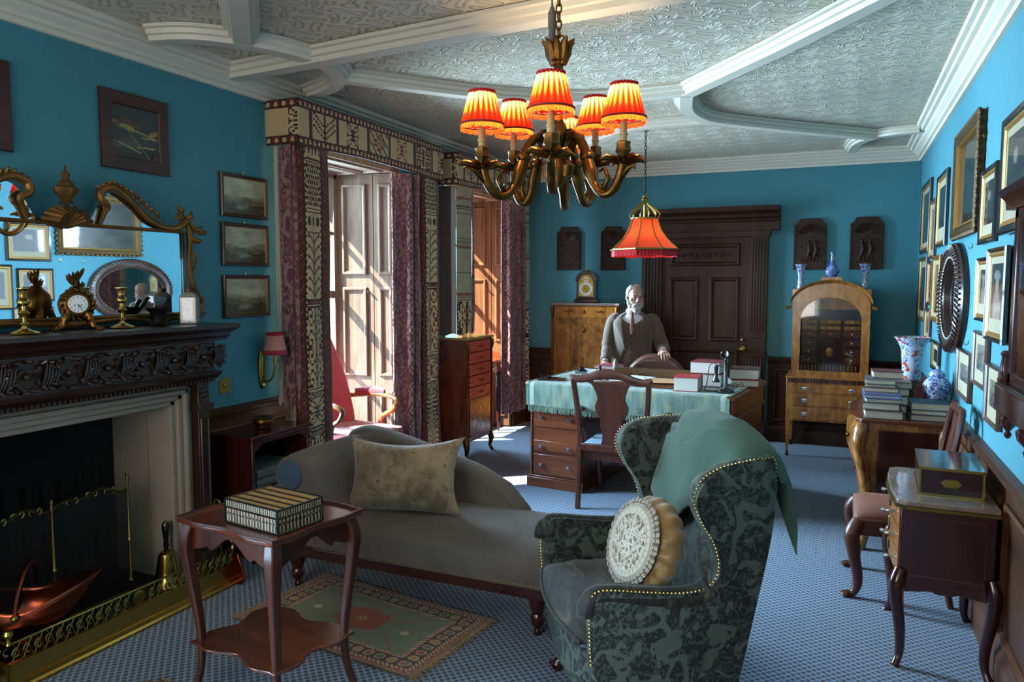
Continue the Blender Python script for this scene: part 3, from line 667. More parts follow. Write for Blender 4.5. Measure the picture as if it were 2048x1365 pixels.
# ------------------------------------------------------------------ picture maker: local frame faces -y, centre at its top back
def art(kind, seed):
    R = random.Random(seed); ox = R.random()*50
    def sepia(u, v):
        sky = mixc(S('#8f8468'), S('#c4b996'), max(0, min(1, .55+.7*nz(u*2.5+ox, v*4, 1)+.3*nz(u*7, v*9, ox))))
        for k, (h0, am, c1, c2) in enumerate(((.50, .16, '#7d7254', '#948868'), (.40, .14, '#574d33', '#7a6d48'), (.26, .10, '#332b1a', '#5c5031'))):
            h = h0+am*nz(u*(2+k)+ox+k*7, k)+.035*nz(u*14+ox, k*3)
            tree = nz(u*5+ox+k*3, 2)*.5+.5
            if k == 2:
                wt_ = max(0, 1-((u-.45-.5*(v-.2)+.1*nz(v*12, ox))/.2)**2-((v-.19)/.1)**2); sky = mixc(sky, S('#a89d7c'), 0)
            if v < h+(.22*max(0, tree-.55)*(1+nz(u*30, v*30)) if k else 0): sky = mixc(S(c1), S(c2), max(0, min(1, .5+.8*nz(u*12+ox, v*16)+.4*nz(u*34, v*34))))
            if k == 2 and v < .3: sky = mixc(sky, S('#9a8f70'), wt_*.8)
        return sky
    def portrait(u, v):
        d = ((u-.5)/.14)**2+((v-.66)/.13)**2; bd = ((u-.5)/.33)**2+((v-.2)/.36)**2
        if d < 1: return mixc(S('#8d8478'), S('#4c443c'), min(1, max(0, d*.6+(u-.5)*2)))
        if bd < 1: return mixc(S('#17130f'), S('#3a322b'), .5+.9*nz(u*8+ox, v*8))
        return mixc(S('#151414'), S('#33302c'), .5+.8*nz(u*3+ox, v*3))
    def dark(u, v): return mixc(S('#0b0d0c'), S('#3a3a2c'), max(0, min(1, .35+.9*nz(u*4+ox, v*5)+.4*nz(u*14, v*14+ox))))
    def engr(u, v):
        a = abs(u-.5)*1.6; f = .5+.6*nz(u*6+ox, v*7)+.25*nz(u*20, v*20+ox)
        return mixc(S('#3b332b'), S('#a99f8b'), max(0, min(1, f+v*.5-.3+(.2 if a > .6 else -.1))))
    def lady(u, v):
        d = ((u-.5)/.13)**2+((v-.62)/.12)**2; hat = ((u-.5)/.27)**2+((v-.78)/.09)**2; bd = ((u-.52)/.3)**2+((v-.2)/.33)**2
        if d < 1: return S('#8f8a82')
        if hat < 1 or bd < 1: return mixc(S('#6a6762'), S('#9a968e'), .5+.9*nz(u*7+ox, v*7))
        return mixc(S('#191817'), S('#34312e'), .5+.7*nz(u*3, v*3+ox))
    return {'sepia': sepia, 'portrait': portrait, 'dark': dark, 'engr': engr, 'lady': lady}[kind]
GOLD = M['giltwood']
M['gold_slip'] = plain('gilt_slip', S('#9a7236'), .42, .6, .2, 60, .2, 200)
M['mount'] = plain('cream_mount', S('#968c72'), .8, 0, .06)
M['blackf'] = plain('black_frame', S('#100c0a'), .3, 0, .2, 20, coat=.4)
M['brownf'] = wood('brown_frame', S('#2a1710'), S('#54352a'), 2, .35, 10, .3)
def picture(label, loc, rz, w, h, fw, kind, seed, outer='blackf', slip=.01, mount=.03, mb=None, lean=0, group=None, t=.022, name='framed_picture', glass=True, res=84):
    r = thing(name, label, 'picture', loc, rz, group); r.rotation_euler = (lean, 0, rz)
    x0, z0, x1, z1 = -w/2, -h/2, w/2, h/2
    b = MB(); rectframe(b, x0, z0, x1, z1, [(0, 0), (0, t*.7), (fw*.2, t), (fw*.7, t*.8), (fw, t*.5), (fw, 0)]); b.box(x0+.003, -.004, z0+.003, x1-.003, 0, z1-.003)
    b.build('frame', M[outer], r, angle=30)
    f = fw
    if slip:
        b = MB(); rectframe(b, x0+f, z0+f, x1-f, z1-f, [(0, 0), (0, t*.7), (slip*.5, t*.75), (slip, t*.4), (slip, 0)]); b.build('gilt_slip', M['gold_slip'], r, angle=30); f += slip
    mb = mount if mb is None else mb
    if mount:
        b = MB(); b.box(x0+f, -.007, z0+f, x1-f, -.003, z1-f); b.build('mount', M['mount'], r)
    a, c = x0+f+mount, x1-f-mount; e, g = z0+f+mb, z1-f-mount; F = art(kind, seed); k = max(12, int(res*(g-e)/max(c-a, .01)))
    b = MB().grid(lambda u, v: (a+(c-a)*u, -.0085, e+(g-e)*v), res, min(k, 110), F); b.build('print', M['vcm'] if glass else M['vc'], r)
    return r
LW = pi/2; RW = -pi/2
G3 = 'landscapes in a column by the curtain'
for nm, z, lb, sd in ((0, 2.115, 'framed sepia lake landscape, topmost of the three beside the curtain', 3), (1, 1.825, 'framed sepia river landscape, middle of the three beside the curtain', 11), (2, 1.515, 'framed sepia landscape with a glowing sky, lowest of the three beside the curtain', 17)):
    p = picture(lb, (XL+.004, 3.525, z), LW, .385, .255, .02, 'sepia', sd, 'brownf', .005, 0, group=G3)
    b = MB(); b.lathe([(0, 0), (.008, 0), (.008, .003), (.004, .006), (0, .007)], 10, (0, -.006, .142)); b.tube([(0, -.004, .125), (0, -.004, .145)], .003, 6); b.build('hanging_ring', M['brassd'], p)
def lacq(u, v):
    if v > .60 and v < .78 and abs((v-.60)-(.16-abs(u-.28)*.6)) < .07 and u < .62 and v < .60+.18-abs(u-.3)*.5: return S('#4d2c16')
    if abs(v-(.66-.22*u)) < .018+.03*(u < .45): return S('#8f7a34')
    if abs(v-(.44+.02*nz(u*9))) < .016 and u > .62: return S('#8f7a34')
    if u > .78 and abs(v-.53-(u-.85)*.4) < .05: return S('#7d6a35')
    if abs(v-(.52-1.05*(u-.33))) < .014 and .3 < u < .85: return S('#6f6330')
    if abs(v-(.28-.3*(u-.1))) < .014 and .1 < u < .6: return S('#9a8438')
    if abs(v-(.24+.05*(u-.6))) < .016 and .52 < u < .9: return S('#8f7a34')
    return mixc(S('#0c0d0b'), S('#1e2018'), .5+.5*nz(u*9, v*9))
def lacquer(label, y, z, w, h):
    r = thing('lacquer_panel', label, 'picture', (XL+.004, y, z), LW, 'lacquer pictures high on the fireplace wall')
    b = MB(); rectframe(b, -w/2, -h/2, w/2, h/2, [(0, 0), (0, .016), (.005, .02), (.06, .02), (.066, .012), (.066, 0)]); b.box(-w/2+.003, -.004, -h/2+.003, w/2-.003, 0, h/2-.003)
    for sx in (-1, 1): b.prism([(sx*(w/2-.06), -h/2+.06), (sx*(w/2-.115), -h/2+.06), (sx*(w/2-.10), -h/2+.10), (sx*(w/2-.06), -h/2+.115)], 'y', -.016, -.008)
    b.build('frame', wood('rosewood_frame', S('#2e1612'), S('#4d2a22'), 0, .4, 12, .2), r, angle=30)
    MB().grid(lambda u, v: ((u-.5)*(w-.13), -.01, (v-.5)*(h-.13)), 60, 60, lacq).build('lacquer_scene', M['vc'], r)
    MB().lathe([(0, 0), (.008, .0), (.004, .012), (0, .014)], 8, (0, -.01, h/2)).build('hook', M['brassd'], r)
lacquer('black and gold lacquer landscape in a brown frame above the fireplace', 2.775, 2.355, .40, .385)
lacquer('dark framed lacquer panel cut by the left edge of the photo', 1.945, 2.355, .40, .385)
# electric switch plate
sw = thing('switch_plate', 'square brass switch plate on the teal wall right of the fireplace', 'switch', (XL, 3.335, .985), LW)
MB().box(-.045, -.004, -.045, .045, 0, .045).build('plate', M['brassd'], sw, bevel=.002)
b = MB(); b.lathe([(0, 0), (.015, 0), (.014, .006), (.008, .008), (.006, .018), (0, .02)], 14); o = b.build('knob', M['brass'], sw); o.rotation_euler = (pi/2, 0, 0); o.location = (0, -.004, 0)
# wall sconce with pleated shade
def pleat_shade(root, r0, r1, h, z0, mat, n=72, amp=.035):
    b = MB(); b.grid(lambda u, v: (((r0+(r1-r0)*v)*(1+amp*cos(2*pi*u*n/2)))*cos(2*pi*u), ((r0+(r1-r0)*v)*(1+amp*cos(2*pi*u*n/2)))*sin(2*pi*u), z0+h*v), n*3 if n < 40 else n*2, 8, cu=True)
    return b.build('shade', mat, root, angle=180)
def fabric_glow(name, c, tr=.6, top=None, h=(0, 1), emi=0):
    t = Mt(name); nt = t.t; nt.nodes.remove(t.b)
    a = t.n('BsdfDiffuse', {'Color': c}); b_ = t.n('BsdfTranslucent', {'Color': top or c}); mx = t.n('MixShader', {0: tr, 1: a.outputs[0], 2: b_.outputs[0]})
    nt.links.new(mx.outputs[0], nt.nodes['Material Output'].inputs[0]); return t.m
t = Mt('pink_to_red_silk'); z = t.n('SeparateXYZ', {'Vector': t.o()}).outputs[2]
cc = t.ramp(t.m_('MULTIPLY', t.m_('ADD', z, .0), 8.0), [(.0, S('#a01830')), (.22, S('#a61c36')), (.26, S('#c98a7c')), (1, S('#c07a6e'))]); t.set(col=cc, rough=.8, sheen=.3)
M['sconce_silk'] = t.m
sn = thing('wall_sconce', 'brass wall sconce with pink and red pleated silk shade beside the curtain', 'wall lamp', (XL, 3.64, .90), LW)
b = MB(); b.loft([[( .028*cos(a)*k, -y, .155+(.13*sin(a))*k2) for a in [2*pi*i/20 for i in range(20)]] for y, k, k2 in ((0, 1, 1), (.012, 1, 1), (.02, .75, .9), (.024, .4, .8))]); b.build('backplate', M['brassd'], sn, angle=60)
MB().tube(spline([(0, -.02, .09), (0, -.05, .075), (.0, -.09, .1), (0, -.11, .15), (0, -.12, .2)], 5), .006, 8).build('arm', M['brass'], sn)
b = MB(); b.lathe([(0, -.0), (.012, 0), (.012, .05), (0, .05)], 12, (0, -.12, .19)); b.lathe([(0, 0), (.016, 0), (.013, .016), (0, .018)], 12, (0, -.022, .05)); b.build('candle_tube', M['brass'], sn)
sh = pleat_shade(sn, .072, .046, .125, 0, M['sconce_silk'], 60); sh.location = (0, -.12, .25)
b = MB(); b.lathe([(.046, 0), (.052, .004), (.048, .012), (.053, .02), (.046, .014)], 36, lobes=18, amp=.05); o = b.build('shade_ruffle', plain('crimson_trim', S('#a31b35'), .8), sn); o.location = (0, -.12, .368)
# ------------------------------------------------------------------ kilim weaving drawn stitch by stitch
CRM, BRN, RED, BLU, ORG = S('#c6a678'), S('#34170f'), S('#6e231c'), S('#2a2e42'), S('#8a4a24')
def motif(rows): return [r for r in rows.split('/')]
TREE = motif('#.....#.....#/.#....#....#./..#...#...#../#..#..#..#..#/.#..#.#.#..#./..#..###..#../#..#..#..#..#/.#..#.#.#..#./..#..###..#../...#..#..#.../....#.#.#..../.....###...../......#......')
HOOK = motif('###....#....###/#..#...#...#..#/#.##..###..##.#/#....#.#.#....#/.#..##.#.##..#./..##...#...##../......###....../..##...#...##../.#..##.#.##..#./#....#.#.#....#/#.##..###..##.#/#..#...#...#..#/###....#....###')
RAM = motif('##.........##/#.##.....##.#/#...#...#...#/.##..###..##./...#######.../#....###....#/##.#######.##/#....###....#/...#######.../.##..###..##./#...#...#...#/#.##.....##.#/##.........##')
ZED = motif('####.....####/#..#..#..#..#/#.##.###.##.#/#.....#.....#/#######.#####/......#....../####.###.####/......#....../#######.#####/#.....#.....#/#.##.###.##.#/#..#..#..#..#/####.....####')
DIA = motif('...#.../..###../.##.##./##...##/.##.##./..###../...#...')
def mot(m, u, v):
    r = m[min(len(m)-1, int((1-v)*len(m)))]; return r[min(len(r)-1, int(u*len(r)))] == '#'
def trellis(u, p): return abs((u*p) % 1-.5)*2
BANDS = [('zig', 0.0675), ('st', 0.0405), ('honey', 0.272), ('st', 0.0405), ('dots', 0.102), ('st', 0.027), ('tree', 0.408), ('stb', 0.0675), ('hook', 0.51), ('st', 0.0405), ('x', 0.0405), ('ram', 0.17), ('st', 0.0405), ('x', 0.0338), ('zed', 0.238), ('st', 0.027), ('x', 0.0405), ('st', 0.027), ('tree', 0.238), ('stb', 0.054), ('ram', 0.204), ('st', 0.0405), ('x', 0.0405), ('hook', 0.442), ('st', 0.135)]
def kilim_col(u, d, border=.17, seed=0, colors=False):
    """u across 0..1, d distance from the top in metres"""
    w = .27
    if u < border or u > 1-border:
        e = u/border if u < border else (1-u)/border
        k = int(d/.012); tri = abs(((d/.05) % 1)-.5)*2
        if e < .16 or e > .88: return BRN
        return (RED if (int(e*5)+k) % 3 else ORG) if (int(e*7)+k) % 2 else BRN
    q = (u-border)/(1-2*border)
    if q < .05 or q > .95: return CRM if int(d/.02) % 2 else BRN
    q = (q-.05)/.9; z = 0
    for nm, h in BANDS:
        if d < z+h: v = (d-z)/h; break
        z += h
    else: return CRM
    rr = RED if (colors and int(z*37+seed) % 2) else BRN
    if nm in ('st', 'stb'):
        k = max(2, int(h/.02)); s = int(v*k*2) % 2; return (BRN if s else CRM) if nm == 'st' else (RED if int(v*6) in (2, 3) else (BRN if s else CRM))
    if nm == 'zig': return BRN if v < trellis(q, 4)*.9 else CRM
    if nm == 'honey':
        r = v*8; c = q*6+(.5 if int(r) % 2 else 0); return BRN if ((c % 1-.5)**2+((r % 1-.5)*.9)**2) < .16 else CRM
    if nm == 'dots': c = q*3; return BRN if ((c % 1-.5)**2*4+(v-.5)**2*5) < .42 else CRM
    if nm == 'x': return BRN if abs(abs((q*6) % 1-.5)*2-abs(v-.5)*2) < .35 else CRM
    if nm == 'tree':
        dx = abs(q-.5); bz = (v*6) % 1
        if dx < .035 or (abs(dx*1.25-(1-bz)*.55) < .055 and dx < .44): return BRN
        return BRN if (dx > .3 and abs(bz-.25) < .12 and int(dx*28) % 2) else CRM
    if nm == 'hook': return rr if mot(HOOK, q, (v*2) % 1) or abs(q-.5) < .05 else CRM
    if nm == 'ram': return rr if mot(RAM, q, v) else CRM
    if nm == 'zed': return rr if mot(ZED, q, v) else CRM
    return CRM
def stripe_col(u, d, seed=0):
    if d > 1.02: return kilim_col(u, d*1.0, .02, 3, True)
    n = nz(int(d/.011)*.91+seed, 3.3)
    base = mixc(S('#8f846c'), S('#a3977c'), .5+.5*nz(u*3, d*20))
    if abs((d % .27)-.2) < .035 and n > -.15: return S('#57473a') if int(d/.011) % 2 else base
    if abs((d % .43)-.1) < .012: return S('#7c4a3a')
    return base
def pelmet_col(u, v, L):
    if v > .80 or v < .20:
        e = (v-.8)/.2 if v > .8 else v/.2
        if e < .12 or e > .88: return BRN
        x = (u*L/.045) % 1; t = abs(x-.5)*2
        return CRM if abs(e-.5) < .28 and t < .55-abs(e-.45) else (RED if (int(u*L/.045)+int(e*3)) % 2 else BRN)
    q = (v-.2)/.6; s = (u*L/.62) % 1; k = int(u*L/.62)
    if s < .16: return CRM
    if s < .22: return RED if int(q*12) % 2 else BRN
    if s < .24: return CRM
    if s < .60:
        x = (s-.24)/.36
        if k % 3 == 1:
            d = abs(x-.5)+abs(q-.5)*.9
            if d < .13: return S('#7a5a3a')
            if d < .2: return CRM
            if d < .42 and int((d+x)*18) % 3: return S('#8a3420')
            return CRM if int(x*13+q*9) % 4 else BRN
        if mot(TREE if k % 3 == 0 else ZED, x, q): return BRN
        return CRM
    if s < .62: return CRM
    if s < .66: return BLU if int(q*12) % 2 else BRN
    if s < .80: return CRM
    if mot(RAM, (s-.80)/.20, q): return S('#8a3420') if k % 2 else BRN
    return CRM
def paisley(u, d, seed=0):
    x, y = u*2.6+seed, d*3.1; i = int(floor(x)); y += .5*(i % 2)
    b, c = (x-i)-.5, (y % 1)-.5; r = sqrt((b*2.0)**2+(c*1.15)**2+.25*b*b*c); an = atan2(b, c+.35)
    edge = abs(b)*2+abs(c)*1.5
    if r < .5: f = .85 if sin(r*44+.6*sin(an*10)) > -.1 else .15
    elif r < .58: f = .1
    else: f = .6 if sin(x*16+sin(y*13)*2.2)*sin(y*17+sin(x*9)*2) > .05 else .2
    return mixc(S('#5a1f30'), S('#b08c84'), f*.85)
def curtain(parent, name, path, ztop, zbot, col, nseg=None, amp=.018, waves=6, thick=.006, res=.0085, mat='vcloth'):
    """hang cloth along a plan path with folds"""
    P = spline([(x, y, 0) for x, y in path], 12); Ls = [0]
    for i in range(1, len(P)): Ls.append(Ls[-1]+(P[i]-P[i-1]).length)
    L = Ls[-1]
    def at(u):
        s = u*L
        for i in range(1, len(P)):
            if Ls[i] >= s-1e-9:
                k = (s-Ls[i-1])/max(1e-9, Ls[i]-Ls[i-1]); p = P[i-1].lerp(P[i], k); t = (P[i]-P[i-1]).normalized(); return p, t
        return P[-1], (P[-1]-P[-2]).normalized()
    nu = nseg or max(12, int(L/res)); nv = int((ztop-zbot)/res)
    H = ztop-zbot; seed = len(name)*.7+path[0][1]
    def fn(u, v):
        p, t = at(u); n = Vector((t.y, -t.x, 0)); d = (1-v)*H
        a = amp*(.4+.6*min(1, d/.5))*sin(u*waves*2*pi+seed+.5*nz(u*2, d*1.3, seed))+.012*nz(u*3+seed, d*1.5)*min(1, d)
        q = p+n*a; hem = .006*sin(u*waves*2*pi+seed+1)*v*0
        return (q.x, q.y, ztop-d-(.01*sin(u*waves*6) if v < .02 else 0))
    b = MB(); b.M = (Matrix.Translation(parent.location)).inverted()
    b.grid(fn, nu, nv, lambda u, v: col(u, (1-v)*H)); return b.build(name, M[mat], parent, solid=thick, offset=0, angle=180)
M['lining'] = plain('pale_curtain_lining', S('#b9a58c'), .9, 0, .08)
def drapes(n, ya, yb, ca, cb, labels, side_x=-3.12, px=-3.08):
    # pelmet
    pm = thing('curtain_pelmet', labels[0], 'pelmet', (XL, (ya+yb)/2, 2.45), 0, 'kilim pelmets over the windows')
    L = yb-ya; b = W(pm); z0, z1 = 2.45, 2.725
    def face(u, v):
        y = ya+L*u; return (px+.004*sin(y*9), y, z0+(z1-z0)*v+.01*sin(y*3.1)*(1-v))
    b.grid(face, int(L/.0085), 40, lambda u, v: pelmet_col(u, v, L)); b.build('woven_front', M['vcloth'], pm, solid=.008, offset=0)
    for yy, s in ((ya, 0), (yb, 1)):
        b = W(pm); b.grid(lambda u, v: (XL+.01+(px-XL-.01)*u, yy, z0+(z1-z0)*v), 26, 40, lambda u, v: CRM if .2 < v < .8 and u < .75 else pelmet_col(.2+u*.1, v, L)); b.build('woven_return', M['vcloth'], pm, solid=.008, offset=0)
    b = W(pm); b.box(XL, ya, z1-.02, px-.01, yb, z1-.005); b.build('pelmet_board', M['oak'], pm)
    return pm
drapes(1, 3.725, 5.545, None, None, ['cream and red brown kilim pelmet over the sunlit nearer window'])
drapes(2, 5.80, 7.56, None, None, ['kilim pelmet over the far window by the back wall'])
def pole(n, ya, yb):
    pass
# nearer window, left curtain
def cur(label, y): return thing('curtain', label, 'curtain', (-3.12, y, 2.45), 0, 'curtains at the two windows')
c1 = cur('crimson damask and kilim curtain on the fireplace side of the nearer window', 3.9)
curtain(c1, 'damask_drape', [(-3.26, 3.755), (-3.23, 3.765), (-3.18, 3.75), (-3.14, 3.76), (-3.14, 3.80)], 2.45, .80, lambda u, d: paisley(u*.6, d), amp=.012, waves=3)
curtain(c1, 'lining_edge', [(-3.285, 3.74), (-3.275, 3.75), (-3.265, 3.752)], 2.45, .82, lambda u, d: S('#b5aea0'), amp=.002, waves=1)
curtain(c1, 'kilim_band', [(-3.155, 3.745), (-3.115, 3.78), (-3.11, 3.92), (-3.125, 4.06)], 2.46, .12, lambda u, d: kilim_col(u, d, .24), amp=.012, waves=1.6, res=.0075)
curtain(c1, 'damask_edge', [(-3.13, 4.03), (-3.15, 4.07), (-3.19, 4.075)], 2.45, .12, lambda u, d: paisley(u*.2+.3, d), amp=.008, waves=1)
c2 = cur('crimson damask and kilim curtain on the far side of the nearer window', 5.3)
curtain(c2, 'damask_drape', [(-3.24, 5.0), (-3.18, 5.06), (-3.13, 5.10), (-3.17, 5.16), (-3.12, 5.22), (-3.15, 5.30)], 2.45, .18, lambda u, d: paisley(u*.9+.4, d, .5), amp=.02, waves=3)
curtain(c2, 'kilim_band', [(-3.15, 5.27), (-3.12, 5.30), (-3.11, 5.42), (-3.13, 5.53)], 2.45, .10, lambda u, d: kilim_col(u, d+.12, .16, 2, True), amp=.014, waves=1.4, res=.0075)
c3 = cur('striped kilim curtain on the near side of the far window', 6.1)
curtain(c3, 'border_strip', [(-3.30, 5.86), (-3.22, 5.88), (-3.17, 5.93)], 2.45, 1.13, lambda u, d: S('#4d3c31') if u < .75 else S('#a79a90'), amp=.008, waves=1)
curtain(c3, 'striped_band', [(-3.17, 5.94), (-3.13, 6.0), (-3.13, 6.10), (-3.14, 6.19)], 2.45, 1.13, lambda u, d: stripe_col(u, d), amp=.01, waves=1.3)
curtain(c3, 'damask_edge', [(-3.14, 6.18), (-3.15, 6.24), (-3.17, 6.27)], 2.45, 1.13, lambda u, d: paisley(u*.3, d), amp=.01, waves=1)
c4 = cur('crimson damask curtain in the back corner beside the far window', 7.4)
curtain(c4, 'damask_drape', [(-3.24, 7.06), (-3.18, 7.10), (-3.15, 7.16), (-3.19, 7.22), (-3.14, 7.28), (-3.17, 7.36), (-3.13, 7.44)], 2.45, .22, lambda u, d: paisley(u*1.1, d, .2), amp=.02, waves=4)
curtain(c4, 'striped_band', [(-3.14, 7.43), (-3.12, 7.48), (-3.13, 7.54)], 2.45, .5, lambda u, d: stripe_col(u*.4, d*.9), amp=.008, waves=1)
# ------------------------------------------------------------------ red armchair in the window recess
M['pinkvel'] = plain('rose_red_upholstery', S('#a8343c'), .85, 0, .12, 6, .15, 200, sheen=.5)
ra = thing('red_armchair', 'rose red upholstered armchair with curved wooden arms in the window recess', 'armchair', (-3.37, 4.64, .0), radians(80))
b = MB().box(-.27, -.28, .38, .27, .25, .50); b.build('seat', M['pinkvel'], ra, bevel=.03, seg=3)
b = MB(); b.loft([[(x*(1-.3*t), .20+.20*t*t+(.07 if q else 0), .44+.72*t) for x, q in ((-.24, 0), (.24, 0), (.24, 1), (-.24, 1))] for t in (0, .2, .4, .6, .8, 1)]); b.build('backrest', M['pinkvel'], ra, bevel=.02, seg=3)
for s in (-1, 1):
    b = MB(); b.tube(spline([(s*.23, .25, .70), (s*.27, .05, .72), (s*.29, -.12, .71), (s*.285, -.19, .68), (s*.275, -.15, .61), (s*.26, -.06, .55), (s*.255, -.04, .46), (s*.25, -.1, .40)], 6), .019, 8); b.build('arm', M['walnut'], ra)
    b = MB(); b.tube([(s*.235, .2, .735), (s*.275, .02, .75), (s*.285, -.06, .742)], [.03, .034, .02], 10, flat=.7); b.build('arm_pad', M['pinkvel'], ra)
    for yy, t in ((-.22, 0), (.22, .1)):
        b = MB(); b.tube([(s*.23, yy, .40), (s*.235, yy-.01, .3), (s*.22, yy+t*.5, .12), (s*.23, yy+t, 0)], [.03, .026, .016, .02], 8); b.build('leg', M['walnut'], ra)
# ------------------------------------------------------------------ low bookcase by the fireplace, with bowl and atlases
bc = thing('low_bookcase', 'low dark mahogany open bookcase between fireplace and curtain', 'bookcase', (-3.14, 3.42, 0))
x0, x1, ya, yb = -3.30, -2.985, 3.17, 3.66
b = W(bc); b.box(x0, ya-.012, .71, x1+.012, yb+.01, .735); b.build('top', M['mahogd'], bc, bevel=.004)
for a in (ya, yb-.02): b = W(bc); b.box(x0, a, .04, x1, a+.02, .71); b.build('side_panel', M['mahogd'], bc, bevel=.002)
b = W(bc); b.box(x0, ya, .06, x0+.015, yb, .71); b.build('back_panel', M['mahogd'], bc)
for z in (.06, .40): b = W(bc); b.box(x0, ya, z, x1-.005, yb, z+.02); b.build('shelf', M['mahogd'], bc)
b = W(bc); yy = [ya+.02, ya+.02, ya+.05, ya+.09, yb-.09, yb-.05, yb-.02, yb-.02]; zz = [.71, .64, .66, .685, .685, .66, .64, .71]
b.prism(list(zip(yy, zz)), 'x', x1-.012, x1); b.build('front_valance', M['mahogd'], bc)
for yy in (ya+.03, yb-.03):
    for xx in (x0+.03, x1-.03): b = W(bc); b.lathe([(0, 0), (.012, 0), (.022, .02), (.018, .06)], 12, (xx, yy, 0)); b.build('foot', M['mahogd'], bc)
b = W(bc); rectframe(b, 0, 0, 0, 0, [(0, 0)]) if 0 else b.box(x0+.04, ya-.006, .12, x1-.04, ya, .62); b.build('side_inset', M['mahogd'], bc)
bw = thing('lidded_bowl', 'small embossed brass bowl on top of the low bookcase', 'bowl', (-3.12, 3.41, .736))
MB().lathe([(0, 0), (.045, 0), (.05, .006), (.04, .012), (.052, .03), (.055, .045), (.05, .055), (.064, .062), (.066, .067), (.05, .068), (.03, .06), (0, .058)], 32, lobes=16, amp=.02).build('bowl', M['gilt'], bw)
def book(loc, w, d, t, rz, cover, label, group=None, pages='pages', upright=False, gilt=None, cat='book', lying=True):
    """spine along local x at -y side hidden; pages show on +-x and front"""
    r = thing('book', label, cat, loc, rz, group)
    b = MB(); c = .004
    b.box(-w/2, -d/2, 0, w/2, d/2, c).box(-w/2, -d/2, t-c, w/2, d/2, t)
    b.tube([(-w/2, d/2, t/2), (w/2, d/2, t/2)], t/2, 10, flat=.35, up=(0, 0, 1)) ; b.build('cover', cover, r)
    MB().box(-w/2+.005, -d/2+.005, c, w/2-.005, d/2-.002, t-c).build('page_block', M[pages], r)
    if gilt:
        b = MB(); b.box(-w*.3, -d*.3, t, w*.3, -d*.25, t+.0006).box(-w*.2, -.01, t, w*.2, .01, t+.0006); b.build('gilt_title', M['gold_slip'], r)
    return r
BK = lambda c, r=.55: plain('cloth_'+c.strip('#'), S(c), r, 0, .12, 20, .2, 300)
grey = BK('#4b5a5a')
for i, z in enumerate((.421, .475)):
    book((-3.12, 3.40, z), .36, .22, .053, LW+.02*i+pi, grey, ('upper' if i else 'lower')+' of two grey clothbound volumes lying in the low bookcase', 'grey volumes in the low bookcase')
# ------------------------------------------------------------------ marble-topped tall chest with red leather drawer fronts
ch = thing('tall_chest', 'tall narrow chest with five red leather drawers and marquetry door by the windows', 'chest of drawers', (-3.20, 6.12, 0))
x0, x1, ya, yb = -3.33, -3.03, 5.87, 6.38
b = W(ch); b.box(x0, ya-.015, 1.085, x1+.02, yb+.015, 1.107); b.build('marble_top', plain('ochre_marble', S('#8f7434'), .18, 0, .4, 14, coat=.5), ch, bevel=.005)
b = W(ch); b.box(x0, ya, .16, x1, yb, 1.085); b.build('carcass', wood('kingwood', S('#301009'), S('#79351d'), 2, .22, 12, .5, .4), ch, bevel=.002)
t = Mt('red_leather_gilt_tooling'); v = t.o(); xyz = t.n('SeparateXYZ', {'Vector': v}).outputs
g = t.m_('MULTIPLY', t.m_('SINE', t.m_('MULTIPLY', xyz[1], 210)), t.m_('SINE', t.m_('MULTIPLY', xyz[2], 150)))
t.set(col=t.mix(t.ramp(g, [(.45, 0.0), (.55, 1.0)]), S('#b5182c'), S('#d99a62')), rough=.4, coat=.2); M['redlea'] = t.m
for i in range(5):
    z = .975-i*.105; b = W(ch); b.box(x1, ya+.045, z, x1+.012, yb-.045, z+.095); dr = b.build('drawer', M['redlea'], ch, bevel=.004)
    b = W(ch); b.tube([(x1+.012, 6.09, z+.055), (x1+.03, 6.105, z+.04), (x1+.03, 6.145, z+.04), (x1+.012, 6.16, z+.055)], .0045, 6); b.build('handle', M['gilt'], dr)
b = W(ch); b.box(x1, ya+.045, .2, x1+.010, yb-.045, .545)
do = b.build('door', wood('marquetry', S('#5a1d0d'), S('#a85325'), 1, .2, 12, .5, .6), ch, bevel=.002)
b = W(ch)
for p, q in (((5.93, .3), (6.13, .5)), ((6.13, .5), (6.32, .3)), ((5.95, .5), (6.13, .28)), ((6.13, .28), (6.31, .5)), ((6.0, .22), (6.13, .40)), ((6.13, .40), (6.26, .22)), ((5.93, .22), (6.32, .22)), ((5.93, .53), (6.32, .53))):
    b.tube([(x1+.010, p[0], p[1]), (x1+.010, q[0], q[1])], .0025, 4)
b.build('inlay_stringing', M['gold_slip'], do)
b = W(ch); b.ball((x1+.014, 5.95, .37), .007, 8, 6); b.build('door_knob', M['gilt'], do)
for yy in (ya, yb):
    b = W(ch); b.box(x1-.006, yy-.006 if yy == ya else yy-.012, .15, x1+.008, yy+.012 if yy == ya else yy+.006, 1.08); b.tube([(x1+.004, yy, 1.07), (x1+.016, yy, 1.03), (x1+.004, yy, .96)], [.018, .012, .004], 8); b.build('gilt_mount', M['gilt'], ch)
    b = W(ch); s = 1 if yy == yb else -1; b.tube([(x1-.02, yy-s*.02, .2), (x1-.0, yy-s*.0, .12), (x1-.012, yy-s*.012, .05), (x1+.008, yy+s*.004, 0)], [.03, .028, .016, .016], 8); b.build('front_leg', M['gilt'], ch)
    b = W(ch); b.tube([(x0+.02, yy-s*.02, .2), (x0+.02, yy-s*.02, 0)], [.022, .014], 8); b.build('rear_leg', M['mahogd'], ch)
